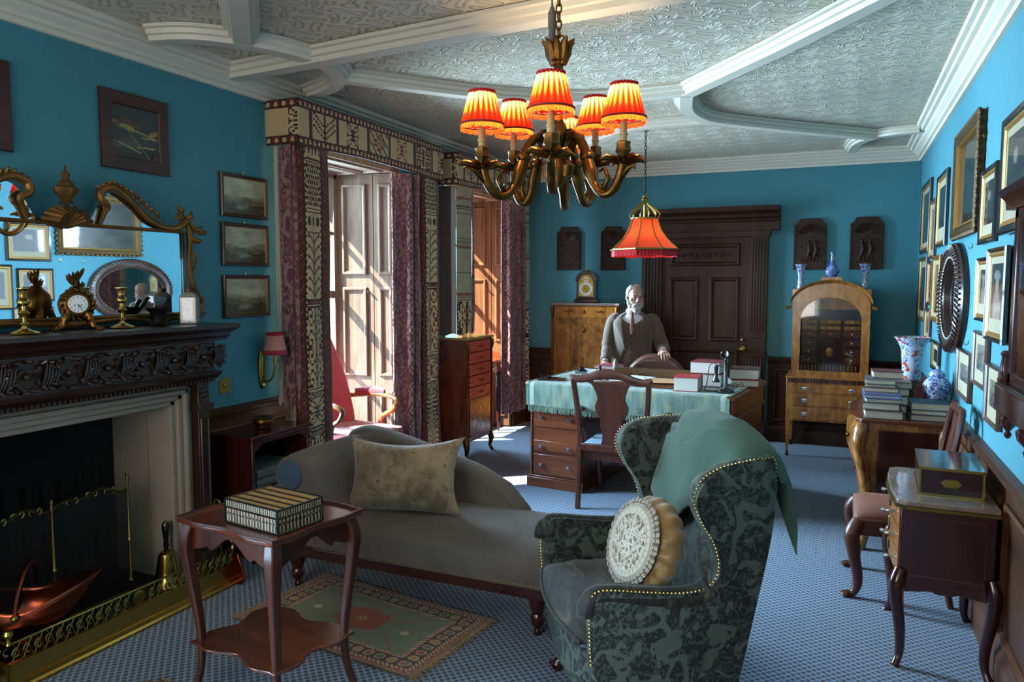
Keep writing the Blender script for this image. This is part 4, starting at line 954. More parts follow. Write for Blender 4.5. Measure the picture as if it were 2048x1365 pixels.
# ------------------------------------------------------------------ small writing table in the far window
wt = thing('window_table', 'small red mahogany table with turned legs and gallery in the far window', 'table', (-3.55, 7.0, 0))
rm = wood('red_mahogany', S('#5a1408'), S('#a8401d'), 1, .18, 9, .6)
b = W(wt); b.box(-3.78, 6.45, .765, -3.30, 7.32, .785); b.build('tabletop', rm, wt, bevel=.004)
b = W(wt); b.box(-3.76, 6.48, .66, -3.33, 7.29, .765); b.build('frieze', rm, wt)
b = W(wt); b.box(-3.78, 6.45, .785, -3.765, 7.32, .85).prism([(-3.78, .785), (-3.32, .785), (-3.36, .83), (-3.42, .85), (-3.78, .85)], 'y', 7.305, 7.32); b.build('gallery', rm, wt, bevel=.003)
for xx in (-3.74, -3.36):
    for yy in (6.52, 7.25):
        b = W(wt); b.lathe([(0, 0), (.012, 0), (.016, .03), (.02, .05), (.016, .08), (.024, .1), (.02, .12), (.03, .4), (.032, .5), (.022, .54), (.03, .57), (.024, .59), (.034, .62), (.034, .66), (0, .66)], 16, (xx, yy, 0)); b.build('leg', M['mahogd'], wt)
b = W(wt); b.box(-3.332, 6.9, .69, -3.326, 7.2, .745); dr = b.build('drawer', M['mahogd'], wt); b = W(wt); b.ball((-3.315, 7.05, .715), .012, 8, 6); b.build('knob', M['brass'], dr)
# ------------------------------------------------------------------ chandelier
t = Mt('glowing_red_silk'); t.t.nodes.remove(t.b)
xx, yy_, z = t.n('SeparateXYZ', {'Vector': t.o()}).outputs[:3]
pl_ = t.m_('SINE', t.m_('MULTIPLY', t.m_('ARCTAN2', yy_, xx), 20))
cc = t.ramp(t.m_('ADD', t.m_('MULTIPLY', z, 6.6), t.m_('MULTIPLY', pl_, .20)), [(0, S('#a80c06')), (.38, S('#d4200c')), (.60, S('#ff7e24')), (.92, S('#fff0b0'))])  # bulb glow put into the colour: paler upward, streaked by pleat
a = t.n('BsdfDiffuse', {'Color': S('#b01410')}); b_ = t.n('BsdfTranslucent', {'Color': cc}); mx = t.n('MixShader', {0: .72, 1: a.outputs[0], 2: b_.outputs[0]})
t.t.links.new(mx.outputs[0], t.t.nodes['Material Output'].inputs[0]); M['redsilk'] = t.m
M['crimson'] = plain('crimson_fringe', S('#b0121a'), .85, 0, .2, 30)
M['orfringe'] = fabric_glow('orange_fringe', S('#a8401a'), .5, S('#e87028'))
M['candle'] = plain('ivory_candle_tube', S('#b8955e'), .5, 0, .1)
t = Mt('lit_bulb'); t.set(col=(1, .8, .5), emi=(1, .66, .30), es=60.0); M['bulb'] = t.m
cl = thing('chandelier', 'gilt bronze six-arm chandelier with glowing pleated red shades', 'chandelier', (-1.05, 2.84, 1.88))
LP = [(-.945, 2.47, 2.187), (-1.262, 2.575, 2.179), (-.752, 2.71, 2.187), (-1.29, 2.94, 2.225), (-.98, 3.09, 2.245), (-1.16, 3.24, 2.205)]
cx0, cy0 = -1.055, 2.84
b = W(cl); b.lathe([(0, 1.98), (.02, 1.985), (.03, 2.0), (.045, 2.03), (.05, 2.06), (.035, 2.09), (.022, 2.11), (.03, 2.13), (.045, 2.16), (.05, 2.19), (.03, 2.22), (.018, 2.25), (.016, 2.40), (.02, 2.46), (.035, 2.47), (.03, 2.49), (.02, 2.50), (0, 2.505)], 20, (cx0, cy0, 0), lobes=8, amp=.05); b.build('baluster', M['gilt'], cl)
b = W(cl)
for k in range(9):
    a = 2*pi*k/9; q = Vector((cos(a), sin(a), 0)); c = Vector((cx0, cy0, 0))
    b.tube([c+q*.018+Vector((0, 0, 2.46)), c+q*.034+Vector((0, 0, 2.50)), c+q*.046+Vector((0, 0, 2.535)), c+q*.066+Vector((0, 0, 2.55))], [.016, .020, .014, .004], 6, flat=.5)
b.build('leaf_crown', M['gilt'], cl)
b = W(cl)
for k in range(8):
    a = 2*pi*k/8+.3; q = Vector((cos(a), sin(a), 0)); c = Vector((cx0, cy0, 0))
    b.tube([c+q*.03+Vector((0, 0, 2.10)), c+q*.07+Vector((0, 0, 2.17)), c+q*.10+Vector((0, 0, 2.175)), c+q*.105+Vector((0, 0, 2.16))], [.016, .02, .014, .005], 6, flat=.6)
    b.tube([c+q*.045+Vector((0, 0, 2.02)), c+q*.052+Vector((0, 0, 2.06)), c+q*.03+Vector((0, 0, 2.10))], [.012, .018, .006], 6)
b.build('acanthus_leaves', M['gilt'], cl)
b = W(cl); b.tube([(cx0+.026*cos(a), cy0, 2.545+.026*sin(a)) for a in [2*pi*k/16 for k in range(16)]], .006, 6, closed=True)
z = 2.58
k = 0
while z < 2.845:
    b.tube([(cx0+(.011*cos(a) if k % 2 else 0), cy0+(0 if k % 2 else .011*cos(a)), z+.02*sin(a)) for a in [2*pi*i/12 for i in range(12)]], .0038, 6, closed=True); z += .031; k += 1
b.build('chain', M['gilt'], cl)
b = W(cl); b.lathe([(0, 2.54), (.011, 2.545), (.014, 2.56), (.014, 2.60), (.0165, 2.605), (.0165, 2.66), (.008, 2.68), (.004, 2.69), (.004, 2.845), (0, 2.846)], 14, (cx0-.028, cy0, 0)); b.build('cable_connector', plain('grey_plastic', S('#5a534c'), .6), cl)
b = W(cl); b.lathe([(0, 2.80), (.03, 2.805), (.06, 2.83), (.075, 2.849), (0, 2.85)], 24, (cx0, cy0, 0)); b.build('ceiling_rose', M['giltwood'], cl)
for (lx, ly, lz) in LP:
    d = Vector((lx-cx0, ly-cy0, 0)); L = d.length; d.normalize(); c = Vector((cx0, cy0, 0)); s = L/.37
    zc = lz-.135
    pr = [(.03, 2.08), (.06, 2.15), (.11, 2.165), (.155, 2.12), (.185, 2.04), (.215, 1.975), (.26, 1.935), (.31, 1.94), (.35, 1.985), (.368, 2.04), (.37, zc-.005)]
    P = spline([c+d*(r*s)+Vector((0, 0, zz)) for r, zz in pr], 5); n = len(P)
    b = W(cl); b.tube(P, [interp([0, .15, .3, .42, .5, .75, 1], [.012, .018, .018, .026, .017, .018, .014], i/(n-1)) for i in range(n)], 10)
    q = c+d*(.172*s)+Vector((0, 0, 2.085)); b.ball(q, (.030, .030, .024), 10, 8)
    q = c+d*(.26*s)
    b.tube([q+Vector((0, 0, 1.94)), q+d*.03+Vector((0, 0, 1.99)), q+d*.01+Vector((0, 0, 2.03)), q-d*.015+Vector((0, 0, 2.02))], [.011, .010, .008, .005], 7)
    q = c+d*(.355*s); b.tube([q+Vector((0, 0, 1.98)), q+d*.04+Vector((0, 0, 2.02)), q+d*.065+Vector((0, 0, 2.025)), q+d*.07+Vector((0, 0, 2.01))], [.012, .011, .007, .003], 6)
    q = c+d*(.1*s); b.tube([q+Vector((0, 0, 2.16)), q-d*.02+Vector((0, 0, 2.195)), q-d*.05+Vector((0, 0, 2.20))], [.012, .009, .003], 6)
    arm = b.build('arm', M['gilt'], cl, angle=180)
    b = W(cl)
    for k in range(8):
        a = 2*pi*k/8; e = Vector((cos(a), sin(a), 0)); p = Vector((lx, ly, zc))
        b.tube([p+Vector((0, 0, -.012)), p+e*.034+Vector((0, 0, -.002)), p+e*(.06+.012*(k % 2))+Vector((0, 0, .004)), p+e*(.078+.016*(k % 2))+Vector((0, 0, -.006))], [.012, .014, .012, .004], 6, flat=.5)
    b.lathe([(0, -.01), (.02, -.012), (.024, 0), (0, .002)], 12, p); b.build('drip_pan', M['gilt'], cl)
    b = W(cl); b.lathe([(0, 0), (.012, 0), (.017, .015), (.027, .03), (.023, .05), (.026, .062), (.018, .066), (0, .066)], 12, (lx, ly, zc), lobes=6, amp=.1); b.build('candle_cup', M['gilt'], cl)
    b = W(cl); b.lathe([(0, .06), (.0135, .06), (.0135, .085), (.0165, .087), (.0165, .094), (.0135, .096), (.0135, .13), (.010, .135), (.010, .16), (0, .16)], 14, (lx, ly, zc)); b.build('candle_tube', M['candle'], cl)
    b = W(cl); b.ball((lx, ly, lz+.055), (.013, .013, .024), 10, 8); b.build('bulb', M['bulb'], cl)
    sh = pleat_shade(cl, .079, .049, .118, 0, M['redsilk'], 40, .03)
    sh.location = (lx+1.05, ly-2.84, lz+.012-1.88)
    b = MB(); n = 40
    b.grid(lambda u, v: ((.081+.0015*cos(n*2*pi*u)*v)*cos(2*pi*u), (.081+.0015*cos(n*2*pi*u)*v)*sin(2*pi*u), -.003+.0-v*(.018+.002*sin(17*2*pi*u))), 160, 3, cu=True)
    f = b.build('fringe', M['orfringe'], sh, angle=180); 
    b = MB(); b.tube([(.0815*cos(a), .0815*sin(a), .002) for a in [2*pi*i/48 for i in range(48)]], .0042, 6, closed=True); b.build('gimp_braid', plain('dark_red_braid', S('#6e1c14'), .8) if 'braid' not in M else M['braid'], sh)
    b = MB(); b.grid(lambda u, v: ((.049+.004*sin(24*2*pi*u)*v)*cos(2*pi*u), (.049+.004*sin(24*2*pi*u)*v)*sin(2*pi*u), .112+v*.014), 144, 3, cu=True); b.build('ruffle', M['crimson'], sh, angle=180)
    l = light('POINT', 'chandelier_lamp', (lx, ly, lz+.068), 25.0, (1, .74, .44), radius=.012)
# ------------------------------------------------------------------ pendant lamp over the desk
pl = thing('pendant_lamp', 'coral silk pendant lamp with brass ribs and crimson fringe hanging over the desk', 'pendant lamp', (-1.48, 6.0, 1.82))
t = Mt('coral_silk'); t.t.nodes.remove(t.b); a = t.n('BsdfDiffuse', {'Color': S('#c4503c')}); b_ = t.n('BsdfTranslucent', {'Color': S('#f0603c')}); mx = t.n('MixShader', {0: .6, 1: a.outputs[0], 2: b_.outputs[0]})
t.t.links.new(mx.outputs[0], t.t.nodes['Material Output'].inputs[0])
prof = [(.275, 0), (.262, .012), (.225, .045), (.175, .095), (.135, .155), (.112, .215), (.105, .25)]
N8 = 8
def oct_(r, a): k = (a % (2*pi/N8))-pi/N8; return r*cos(pi/N8)/cos(k)*.97+r*.03
b = MB(); b.grid(lambda u, v: (lambda r, zz, a: (oct_(r, a)*cos(a), oct_(r, a)*sin(a), zz))(interp([q[1] for q in prof], [q[0] for q in prof], .25*v), .045+.25*v, 2*pi*u), 64, 16, cu=True)
b.build('silk_shade', t.m, pl, angle=40)
b = MB()
for k in range(N8):
    a = 2*pi*k/N8; b.tube([((r+.003)*cos(a), (r+.003)*sin(a), .045+zz) for r, zz in prof], .005, 6)
b.tube([(oct_(.278, 2*pi*i/64)*cos(2*pi*i/64), oct_(.278, 2*pi*i/64)*sin(2*pi*i/64), .045) for i in range(64)], .008, 6, closed=True)
b.tube([(.107*cos(2*pi*i/32), .107*sin(2*pi*i/32), .295) for i in range(32)], .008, 6, closed=True)
b.build('brass_rib', M['brassd'], pl)
b = MB()
for k in range(12):
    a = 2*pi*k/12; e = Vector((cos(a), sin(a), 0))
    b.tube(spline([e*.107+Vector((0, 0, .295)), e*.125+Vector((0, 0, .33)), e*.09+Vector((0, 0, .37)), e*.03+Vector((0, 0, .415)), e*.018+Vector((0, 0, .45)), e*.035+Vector((0, 0, .46))], 4), .005, 6)
b.lathe([(0, .43), (.02, .435), (.012, .46), (.018, .475), (.006, .49), (0, .5)], 12); b.build('crown_cage', M['brassd'], pl)
b = MB(); b.grid(lambda u, v: (oct_(.27+.003*sin(60*2*pi*u), 2*pi*u)*cos(2*pi*u), oct_(.27+.003*sin(60*2*pi*u), 2*pi*u)*sin(2*pi*u), .04-v*(.05+.003*sin(9*2*pi*u))), 240, 3, cu=True); b.build('fringe', M['crimson'], pl, angle=180)
b = MB(); z = .505; k = 0
while z < 1.0:
    b.tube([((.008*cos(a) if k % 2 else 0), (0 if k % 2 else .008*cos(a)), z+.017*sin(a)) for a in [2*pi*i/10 for i in range(10)]], .003, 5, closed=True); z += .027; k += 1
b.build('chain', M['iron'], pl)
b = MB(); b.lathe([(0, .985), (.02, .99), (.045, 1.02), (.05, 1.03), (0, 1.03)], 20); b.build('ceiling_rose', M['brassd'], pl)
b = MB(); b.ball((0, 0, .14), (.028, .028, .035), 12, 8); b.build('bulb', M['bulb'], pl); b = MB(); b.tube([(0, 0, .17), (0, 0, .43)], .012, 8); b.build('lamp_holder', M['brassd'], pl)
light('POINT', 'pendant_bulb', (-1.48, 6.0, 1.96), 6, (1, .58, .3), radius=.03)
# ------------------------------------------------------------------ chaise longue in grey velvet
def velvet(name, c1, c2, sc=3.0, sheen=.9):
    t = Mt(name); n = t.noise(t.o(), sc, 4, .55, .8); lw = t.n('LayerWeight', {'Blend': .45}).outputs['Facing']
    t.set(col=t.mix(n, S(c1), S(c2)), rough=.7, sheen=sheen, srough=.35, stint=S(c2)); t.bump(t.noise(t.o(), 260, 2), .25, .002); return t.m
M['greyvel'] = velvet('grey_velvet', '#38322f', '#6c635c', 3.0, 1.0)
cz = thing('chaise_longue', 'grey velvet chaise longue with rolled head and curved back in the middle of the room', 'chaise longue', (-1.9, 3.3, 0))
b = W(cz); xa, xb, ya, yb = -2.42, -1.02, 2.98, 3.62
def rr(u):   # rounded plan outline end at the foot
    return u
def seatf(u, v):
    x = xa+(xb-xa)*u; e = max(0, (u-.86)/.14); inset = .10*e*e
    y = ya+inset+(yb-ya-2*inset)*v; q = abs(v-.5)*2; crown = .055*(1-q**4)*(1-max(0, (u-.93)/.07)**2)
    return (x, y, .37+crown+.006*nz(x*4, y*4))
b.grid(seatf, 40, 20)
ring = [seatf(i/40, 0) for i in range(41)]+[seatf(1, j/20) for j in range(1, 21)]+[seatf(1-i/40, 1) for i in range(1, 41)]+[seatf(0, 1-j/20) for j in range(1, 20)]
low = [(p[0]*1.0, p[1], .24) for p in ring]; b.loft([low, [(p[0], p[1]+(.012 if p[1] > 3.3 else -.012), .31) for p in ring], ring], cap=False)
b.add(low, [tuple(range(len(low)))]); b.build('seat', M['greyvel'], cz, angle=180)
b = W(cz); b.prism([(xa-.1, ya+.01), (xb-.12, ya+.01), (xb-.01, ya+.11), (xb-.01, yb-.11), (xb-.12, yb-.01), (xa-.1, yb-.01)], 'z', .185, .245); b.build('rail', M['mahogd'], cz, bevel=.008)
b = W(cz)
for i in range(96): x = xa-.05+(1.30)*i/95; b.ball((x, ya-.002, .252), .0045, 6, 4)
b.build('nail_trim', M['brassd'], cz)
# rolled head: profile in xz swept along y
def headprof():
    o = spline([(-2.28, 0, .38), (-2.36, 0, .52), (-2.41, 0, .63), (-2.47, 0, .705), (-2.55, 0, .725), (-2.63, 0, .69), (-2.665, 0, .61), (-2.63, 0, .53), (-2.56, 0, .50), (-2.51, 0, .46), (-2.49, 0, .36), (-2.47, 0, .24), (-2.28, 0, .24)], 5)
    return [(p.x, p.z) for p in o]
hp = headprof(); cxh = sum(p[0] for p in hp)/len(hp); czh = sum(p[1] for p in hp)/len(hp); b = W(cz); rings = []
for i in range(13):
    t_ = i/12; k = 1-.05*(abs(t_-.5)*2)**6; y = 2.985+.635*t_; rings.append([(cxh+(p[0]-cxh)*k, y, czh+(p[1]-czh)*k) for p in hp])
b.loft(rings); b.build('rolled_head', M['greyvel'], cz, angle=60)
b = W(cz); b.lathe([(0, 0), (.075, 0), (.08, .004), (.08, .012), (0, .016)], 28); o = None
bb = W(cz); bb.M = bb.M @ Matrix.Translation((-2.56, 2.985, .612)) @ Matrix.Rotation(pi/2, 4, 'X'); bb.lathe([(0, 0), (.07, 0), (.076, .004), (.07, .012), (0, .016)], 28); bb.build('scroll_facing', velvet('blue_grey_velvet', '#2c3c4c', '#3f5468'), cz)
# curved half back along the far side
b = W(cz); rings = []
for i in range(21):
    u = i/20; x = -2.60+1.10*u; h = interp([0, .08, .2, .5, .75, .9, 1], [.74, .775, .76, .68, .60, .52, .40], u); y = 3.60+.02*u; w_ = .075
    rings.append([(x, y-w_*sin(a) if sin(a) > 0 else y-w_*.7*sin(a), max(.36, h-.06+.06*cos(a))) if abs(cos(a)) < 2 and cos(a) > -.2 else (x, y-(w_ if sin(a) > 0 else -w_*.7), .30) for a in [2*pi*k/20 for k in range(20)]])
b.loft(rings); b.build('curved_back', M['greyvel'], cz, angle=180)
for (x, y) in ((-2.58, 3.05), (-1.22, 3.06), (-2.58, 3.55), (-1.22, 3.55)):
    b = W(cz); b.lathe([(0, .0), (.018, .0), (.02, .018), (.012, .03), (.03, .05), (.036, .08), (.026, .1), (.034, .12), (.044, .15), (.04, .19), (0, .19)], 16, (x, y, 0)); b.build('leg', M['mahogd'], cz)
# ------------------------------------------------------------------ cushions
def pillow(root, w, h, d, mat, name='cushion_cover', seed=0, pinch=.12, sag=0):
    def f(sgn):
        def g(u, v):
            x, y = u*2-1, v*2-1; k = (1-x**6)*(1-y**6); p = 1-pinch*(1-abs(x)**2)*abs(y)**2*.6; q = 1-pinch*(1-abs(y)**2)*abs(x)**2
            th = d/2*(max(0, (1-abs(x)**2.6)*(1-abs(y)**2.6)))**.55
            wr = .012*nz(x*2.2+seed, y*2.2, sgn)*k+.006*nz(x*6+seed, y*5, sgn)*k
            return (x*w/2*q, sgn*(th)+wr, y*h/2*p-sag*(1-x*x)*(y > 0)*y)
        return g
    b = MB(); b.grid(f(-1), 36, 28); b.grid(f(1), 36, 28); return b.build(name, mat, root, angle=180)
t = Mt('worn_grey_gold_plush'); v = t.o(); n = t.noise(v, 6, 5, .6, .5); n2 = t.noise(v, 34, 4, .7, .3)
c = t.mix(t.ramp(n, [(.4, 0.0), (.6, 1.0)]), S('#62543f'), S('#8f7c60')); c = t.mix(t.ramp(n2, [(.34, .8), (.44, 0.0)]), c, S('#34302e'))
t.set(col=c, rough=.8, sheen=.5); t.bump(n2, .3, .004)
cu = thing('cushion', 'worn grey gold plush cushion leaning on the chaise longue back', 'cushion', (-2.06, 3.27, .60), radians(3)); cu.rotation_euler = (radians(-18), radians(-3), radians(8))
pillow(cu, .66, .40, .18, t.m, seed=2, pinch=.16, sag=.03)
# ------------------------------------------------------------------ tea table with shaped top and undershelf
tt = thing('tea_table', 'small mahogany two-tier table with serpentine top and cabriole legs', 'table', (-1.955, 2.165, 0), radians(-8))
def serp(w, h, n=12, k=.03, ext=.03):
    o = []
    for s in range(4):
        for i in range(n):
            t_ = i/n; q = 1-abs(2*t_-1); wv = k*cos(4*pi*t_)*-.6+k*.6-ext*(sin(pi*t_)**.5)*.6+.01
            a = t_*2-1
            if s == 0: p = (a*w/2, -h/2-wv*.5+.006)
            elif s == 1: p = (w/2+wv*.5-.006, a*h/2)
            elif s == 2: p = (-a*w/2, h/2+wv*.5-.006)
            else: p = (-w/2-wv*.5+.006, -a*h/2)
            o.append(p)
    return o
b = MB(); o1 = serp(.525, .435); b.prism(o1, 'z', .705, .72); b.build('tabletop', M['mahogx'], tt, bevel=.003)
b = MB(); b.loft([[(p[0]*k, p[1]*k, z) for p in o1] for k, z in ((1.0, .718), (1.015, .722), (1.012, .73), (.985, .73), (.975, .722), (.97, .719))], cap=False); b.build('raised_rim', M['mahog'], tt, angle=30)
b = MB()
for s in range(4):
    L = (.435, .35)[s % 2]; D = (.175, .217)[s % 2]; n = 20
    pts = [(-L/2, .705)]+[(L/2, .705)]+[(L/2-L*i/n, .655-.05*abs(cos(pi*i/n))**3+.022*cos(4*pi*i/n)*(.2 < i/n < .8)) for i in range(n+1)]
    b.M = Matrix.Rotation(s*pi/2, 4, 'Z'); b.prism(pts, 'y', -D-.012, -D+.004)
b.M = None; b.build('apron', M['mahog'], tt, bevel=.002)
for sx in (-1, 1):
    for sy in (-1, 1):
        X, Y = sx*.222, sy*.18
        P = spline([(X, Y, .70), (X+sx*.014, Y+sy*.014, .62), (X+sx*.006, Y+sy*.006, .5), (X-sx*.012, Y-sy*.012, .3), (X-sx*.012, Y-sy*.012, .15), (X+sx*.006, Y+sy*.006, .05), (X+sx*.02, Y+sy*.02, 0)], 5); n = len(P)
        b = MB(); b.tube(P, [interp([0, .12, .3, .6, .85, 1], [.030, .034, .026, .018, .016, .019], i/(n-1)) for i in range(n)], 4, up=(sx, sy, 0)); b.build('leg', M['mahog'], tt, bevel=.006)
b = MB(); o2 = serp(.475, .395, k=.06, ext=.10); b.prism([(p[0], p[1]) for p in o2], 'z', .232, .244); b.build('undershelf', M['mahogx'], tt, bevel=.003)
# porcupine quill box
qb = thing('quill_box', 'porcupine quill box with striped lid standing on the small tea table', 'box', (-1.885, 2.105, .7225), radians(-9))
def qtop(u, v):
    s = (v*5.0) % 1
    if u < .03 or u > .97 or v < .04 or v > .96: return S('#14100d') if int(u*60+v*50) % 3 else S('#8d8470')
    return S('#17110d') if s > .72 or s < .04 else mixc(S('#b08a50'), S('#8f6c3c'), .5+.5*nz(u*2, v*60))
def qside(u, v, L):
    if v < .08 or v > .93 or .38 < v < .47 or .66 < v < .72: return S('#14100d') if int(u*L/.006) % 3 else S('#7d7564')
    p = .011 if v > .72 else .016; s = (u*L/p) % 1
    if v < .66 and int((v-.08)/.29) % 2 and s < .5: return S('#3a1c12')
    return S('#120d0b') if s < .5 else S('#a99673')
w_, d_, h_ = .285, .205, .088
b = MB()
b.grid(lambda u, v: ((u-.5)*w_, (v-.5)*d_, h_), 60, 44, qtop); b.grid(lambda u, v: ((u-.5)*w_, -d_/2, v*h_), 100, 32, lambda u, v: qside(u, v, w_)); b.grid(lambda u, v: ((.5-u)*w_, d_/2, v*h_), 100, 32, lambda u, v: qside(u, v, w_))
b.grid(lambda u, v: (w_/2, (u-.5)*d_, v*h_), 80, 32, lambda u, v: qside(u, v, d_)); b.grid(lambda u, v: (-w_/2, (.5-u)*d_, v*h_), 80, 32, lambda u, v: qside(u, v, d_)); b.grid(lambda u, v: ((u-.5)*w_, (.5-v)*d_, 0), 2, 2, lambda u, v: BRN)
b.build('quill_body', M['vc'], qb, angle=30)
b = MB()
for sx in (-1, 1):
    for sy in (-1, 1): b.tube([(sx*w_/2, sy*d_/2, .0), (sx*w_/2, sy*d_/2, h_)], .004, 6)
for z in (.002, .058, h_): b.tube([(-w_/2, -d_/2, z), (w_/2, -d_/2, z), (w_/2, d_/2, z), (-w_/2, d_/2, z)], .0032, 5, closed=True)
b.build('ebony_edging', M['ebony'], qb)
# ------------------------------------------------------------------ hearth rug
def rugcol(u, v):
    w, h = 1.06, .72; x, y = u*w, v*h; e = min(x, y, w-x, h-y)
    if e < .035: return mixc(S('#8d6b4e'), S('#7a3a26'), (int(x/.02)+int(y/.02)) % 2) if e > .01 else S('#7a6248')
    if e < .055: return S('#b09a78') if int((x+y)/.012) % 2 else S('#6a2a20')
    if e < .125:
        s = (x if min(y, h-y) == e else y)/.062; t_ = abs((s % 1)-.5)*2; q = abs((e-.055)/.07-.5)*2
        if t_*t_+q*q < .32: return [S('#8e4a34'), S('#4a5a60'), S('#9a7440')][int(s) % 3]
        if t_*t_+q*q < .6: return S('#a5906c')
        return S('#34201c')
    if e < .15: return S('#b09a78') if int((x-y)/.014) % 2 else S('#7a3a2a')
    cx, cy = (x-w/2)/(w/2-.15), (y-h/2)/(h/2-.15)
    d = abs(cx)*2.2+abs(cy)*1.0
    if abs(cx)*2.9 < 1 and abs(cy) < .62-.25*abs(cx)*2.9+.06*sin(cx*30):
        if abs(cx)*5+abs(cy)*2.6 < .5: return S('#5a5a3a') if nz(cx*30, cy*20) > 0 else S('#b08050')
        return S('#873425')
    if abs(abs(cx)*1.0-.72) < .05 and abs(cy+.1) < .14-abs(abs(cx)-.72)*2: return S('#b5a27c')
    if abs(abs(cx)-.34-abs(cy)*.5) < .012: return S('#7a4a38')
    if nz(cx*14, cy*9, 4) > .42: return S('#8a5a40')
    return mixc(S('#55634f'), S('#6a7660'), .5+.5*nz(cx*6, cy*5))
def rug(label, loc, rz, w, h, colf, nm='rug'):
    r = thing(nm, label, 'rug', loc, rz)
    def top(u, v): x, y = (u-.5)*w, (v-.5)*h; return (x+.004*sin(v*9), y+.006*sin(u*7), .011+.003*nz(x*3, y*3))
    b = MB(); b.grid(top, 176, 120, colf); b.grid(lambda u, v: (lambda p: (p[0], p[1], .001))(top(u, 1-v)), 8, 6, lambda u, v: S('#6a5a48'))
    n = len(b.v); b.build('pile', M['vrug'], r, angle=180)
    b = MB(); R = random.Random(3)
    for s in (-1, 1):
        for i in range(110):
            y = (i/109-.5)*h; x = s*w/2; L = .022+.012*R.random(); b.tube([(x, y, .008), (x+s*L*.5, y+.004*R.uniform(-1, 1), .009), (x+s*L, y+.01*R.uniform(-1, 1), .003)], [.002, .0016, .001], 4)
    b.build('fringe', plain('rug_fringe', S('#8a7350'), .95), r)
    return r
rug('worn green and red oriental rug lying before the chaise longue', (-2.03, 2.85, .001), radians(-7), 1.06, .62, rugcol)
def rug2c(u, v):
    x, y = u*.9, v*.6; e = min(x, y, .9-x, .6-y)
    return S('#5a2a22') if int(e/.02) % 2 else (S('#8d7a62') if int((x+y)/.03) % 2 else S('#34201c'))
r2 = rug('small dark red rug whose corner shows at the bottom edge', (-2.47, 1.72, .001), radians(40), .5, .5, rug2c)
# ------------------------------------------------------------------ wing armchair in green damask velvet
def damask(name, ground, pile, dark, sc=1.0):
    t = Mt(name); v = t.o(); X, Y, Z = t.n('SeparateXYZ', {'Vector': v}).outputs[:3]
    per = .46
    a = t.m_('ADD', Y, X); m = t.m_('ABSOLUTE', t.m_('SUBTRACT', t.m_('FRACT', t.m_('DIVIDE', a, per)), .5))
    cv = t.n('CombineXYZ', {0: t.m_('MULTIPLY', m, per*sc), 1: t.m_('MULTIPLY', t.m_('SUBTRACT', Y, X), .35), 2: t.m_('MULTIPLY', Z, sc)}).outputs[0]
    n1 = t.n('TexNoise', {'Vector': cv, 'Scale': 11, 'Detail': 1.5, 'Roughness': .5, 'Distortion': 1.9}).outputs['Fac']
    n2 = t.n('TexNoise', {'Vector': cv, 'Scale': 34, 'Detail': 1, 'Roughness': .5, 'Distortion': 2.2}).outputs['Fac']
    leaf = t.ramp(n1, [(.44, 0.0), (.46, 1.0)]); vein = t.ramp(n2, [(.50, 0.0), (.55, 1.0)])
    f = t.m_('MULTIPLY', leaf, t.m_('SUBTRACT', 1.0, t.m_('MULTIPLY', vein, .55)))
    c = t.mix(f, S(ground), S(pile)); 
    t.set(col=c, rough=.75, sheen=.4, srough=.4, stint=S(dark)); t.bump(f, .35, .004); return t.m
M['damask'] = damask('green_damask_velvet', '#434b41', '#0e0f0b', '#5f7a70')
t = Mt('dark_moss_velvet'); n = t.noise(t.o((1.2, 6, 3)), 5, 3, .55, 1.2); t.set(col=t.ramp(n, [(.38, S('#100f0a')), (.55, S('#221f16')), (.7, S('#4a4536'))]), rough=.75, sheen=.2, srough=.4); t.bump(n, .4, .01); M['cutvel'] = t.m  # fold highlights painted into the velvet as paler streaks
wc = thing('wing_armchair', 'large dark green damask wing armchair with brass nails in the foreground', 'armchair', (-.61, 2.73, 0), radians(-57.3))
b = MB(); sect = [(-.34, .0), (-.335, -.30), (-.28, -.36), (0, -.385), (.28, -.36), (.335, -.30), (.34, 0), (.31, .12), (-.31, .12)]
b.prism(sect, 'z', .20, .37); b.build('seat_base', M['damask'], wc, bevel=.02, seg=3)
def cus(sg):
    def f(u, v):
        x, y = u*2-1, v*2-1; k = max(0, (1-abs(x)**5)*(1-abs(y)**5))**.4; py = -.10+.27*y-(.045*(1-x*x) if y < 0 else 0)*abs(y)
        return (x*.325, py, .415+sg*.058*k+.004*nz(x*3, y*3, sg)+(.012*sin(y*16+x*3)*.25*k if sg > 0 else 0)+.02*(1-x*x)*(1-y*y)*(sg > 0))
    return f
b = MB(); b.grid(cus(1), 30, 30); b.grid(cus(-1), 30, 30); sc_ = b.build('seat_cushion', M['cutvel'], wc, angle=180)
b = MB(); b.tube([(cus(1)(i/30, 0)[0], cus(1)(i/30, 0)[1]-.004, .418) for i in range(31)], .006, 6); b.build('piping', M['cutvel'], sc_)
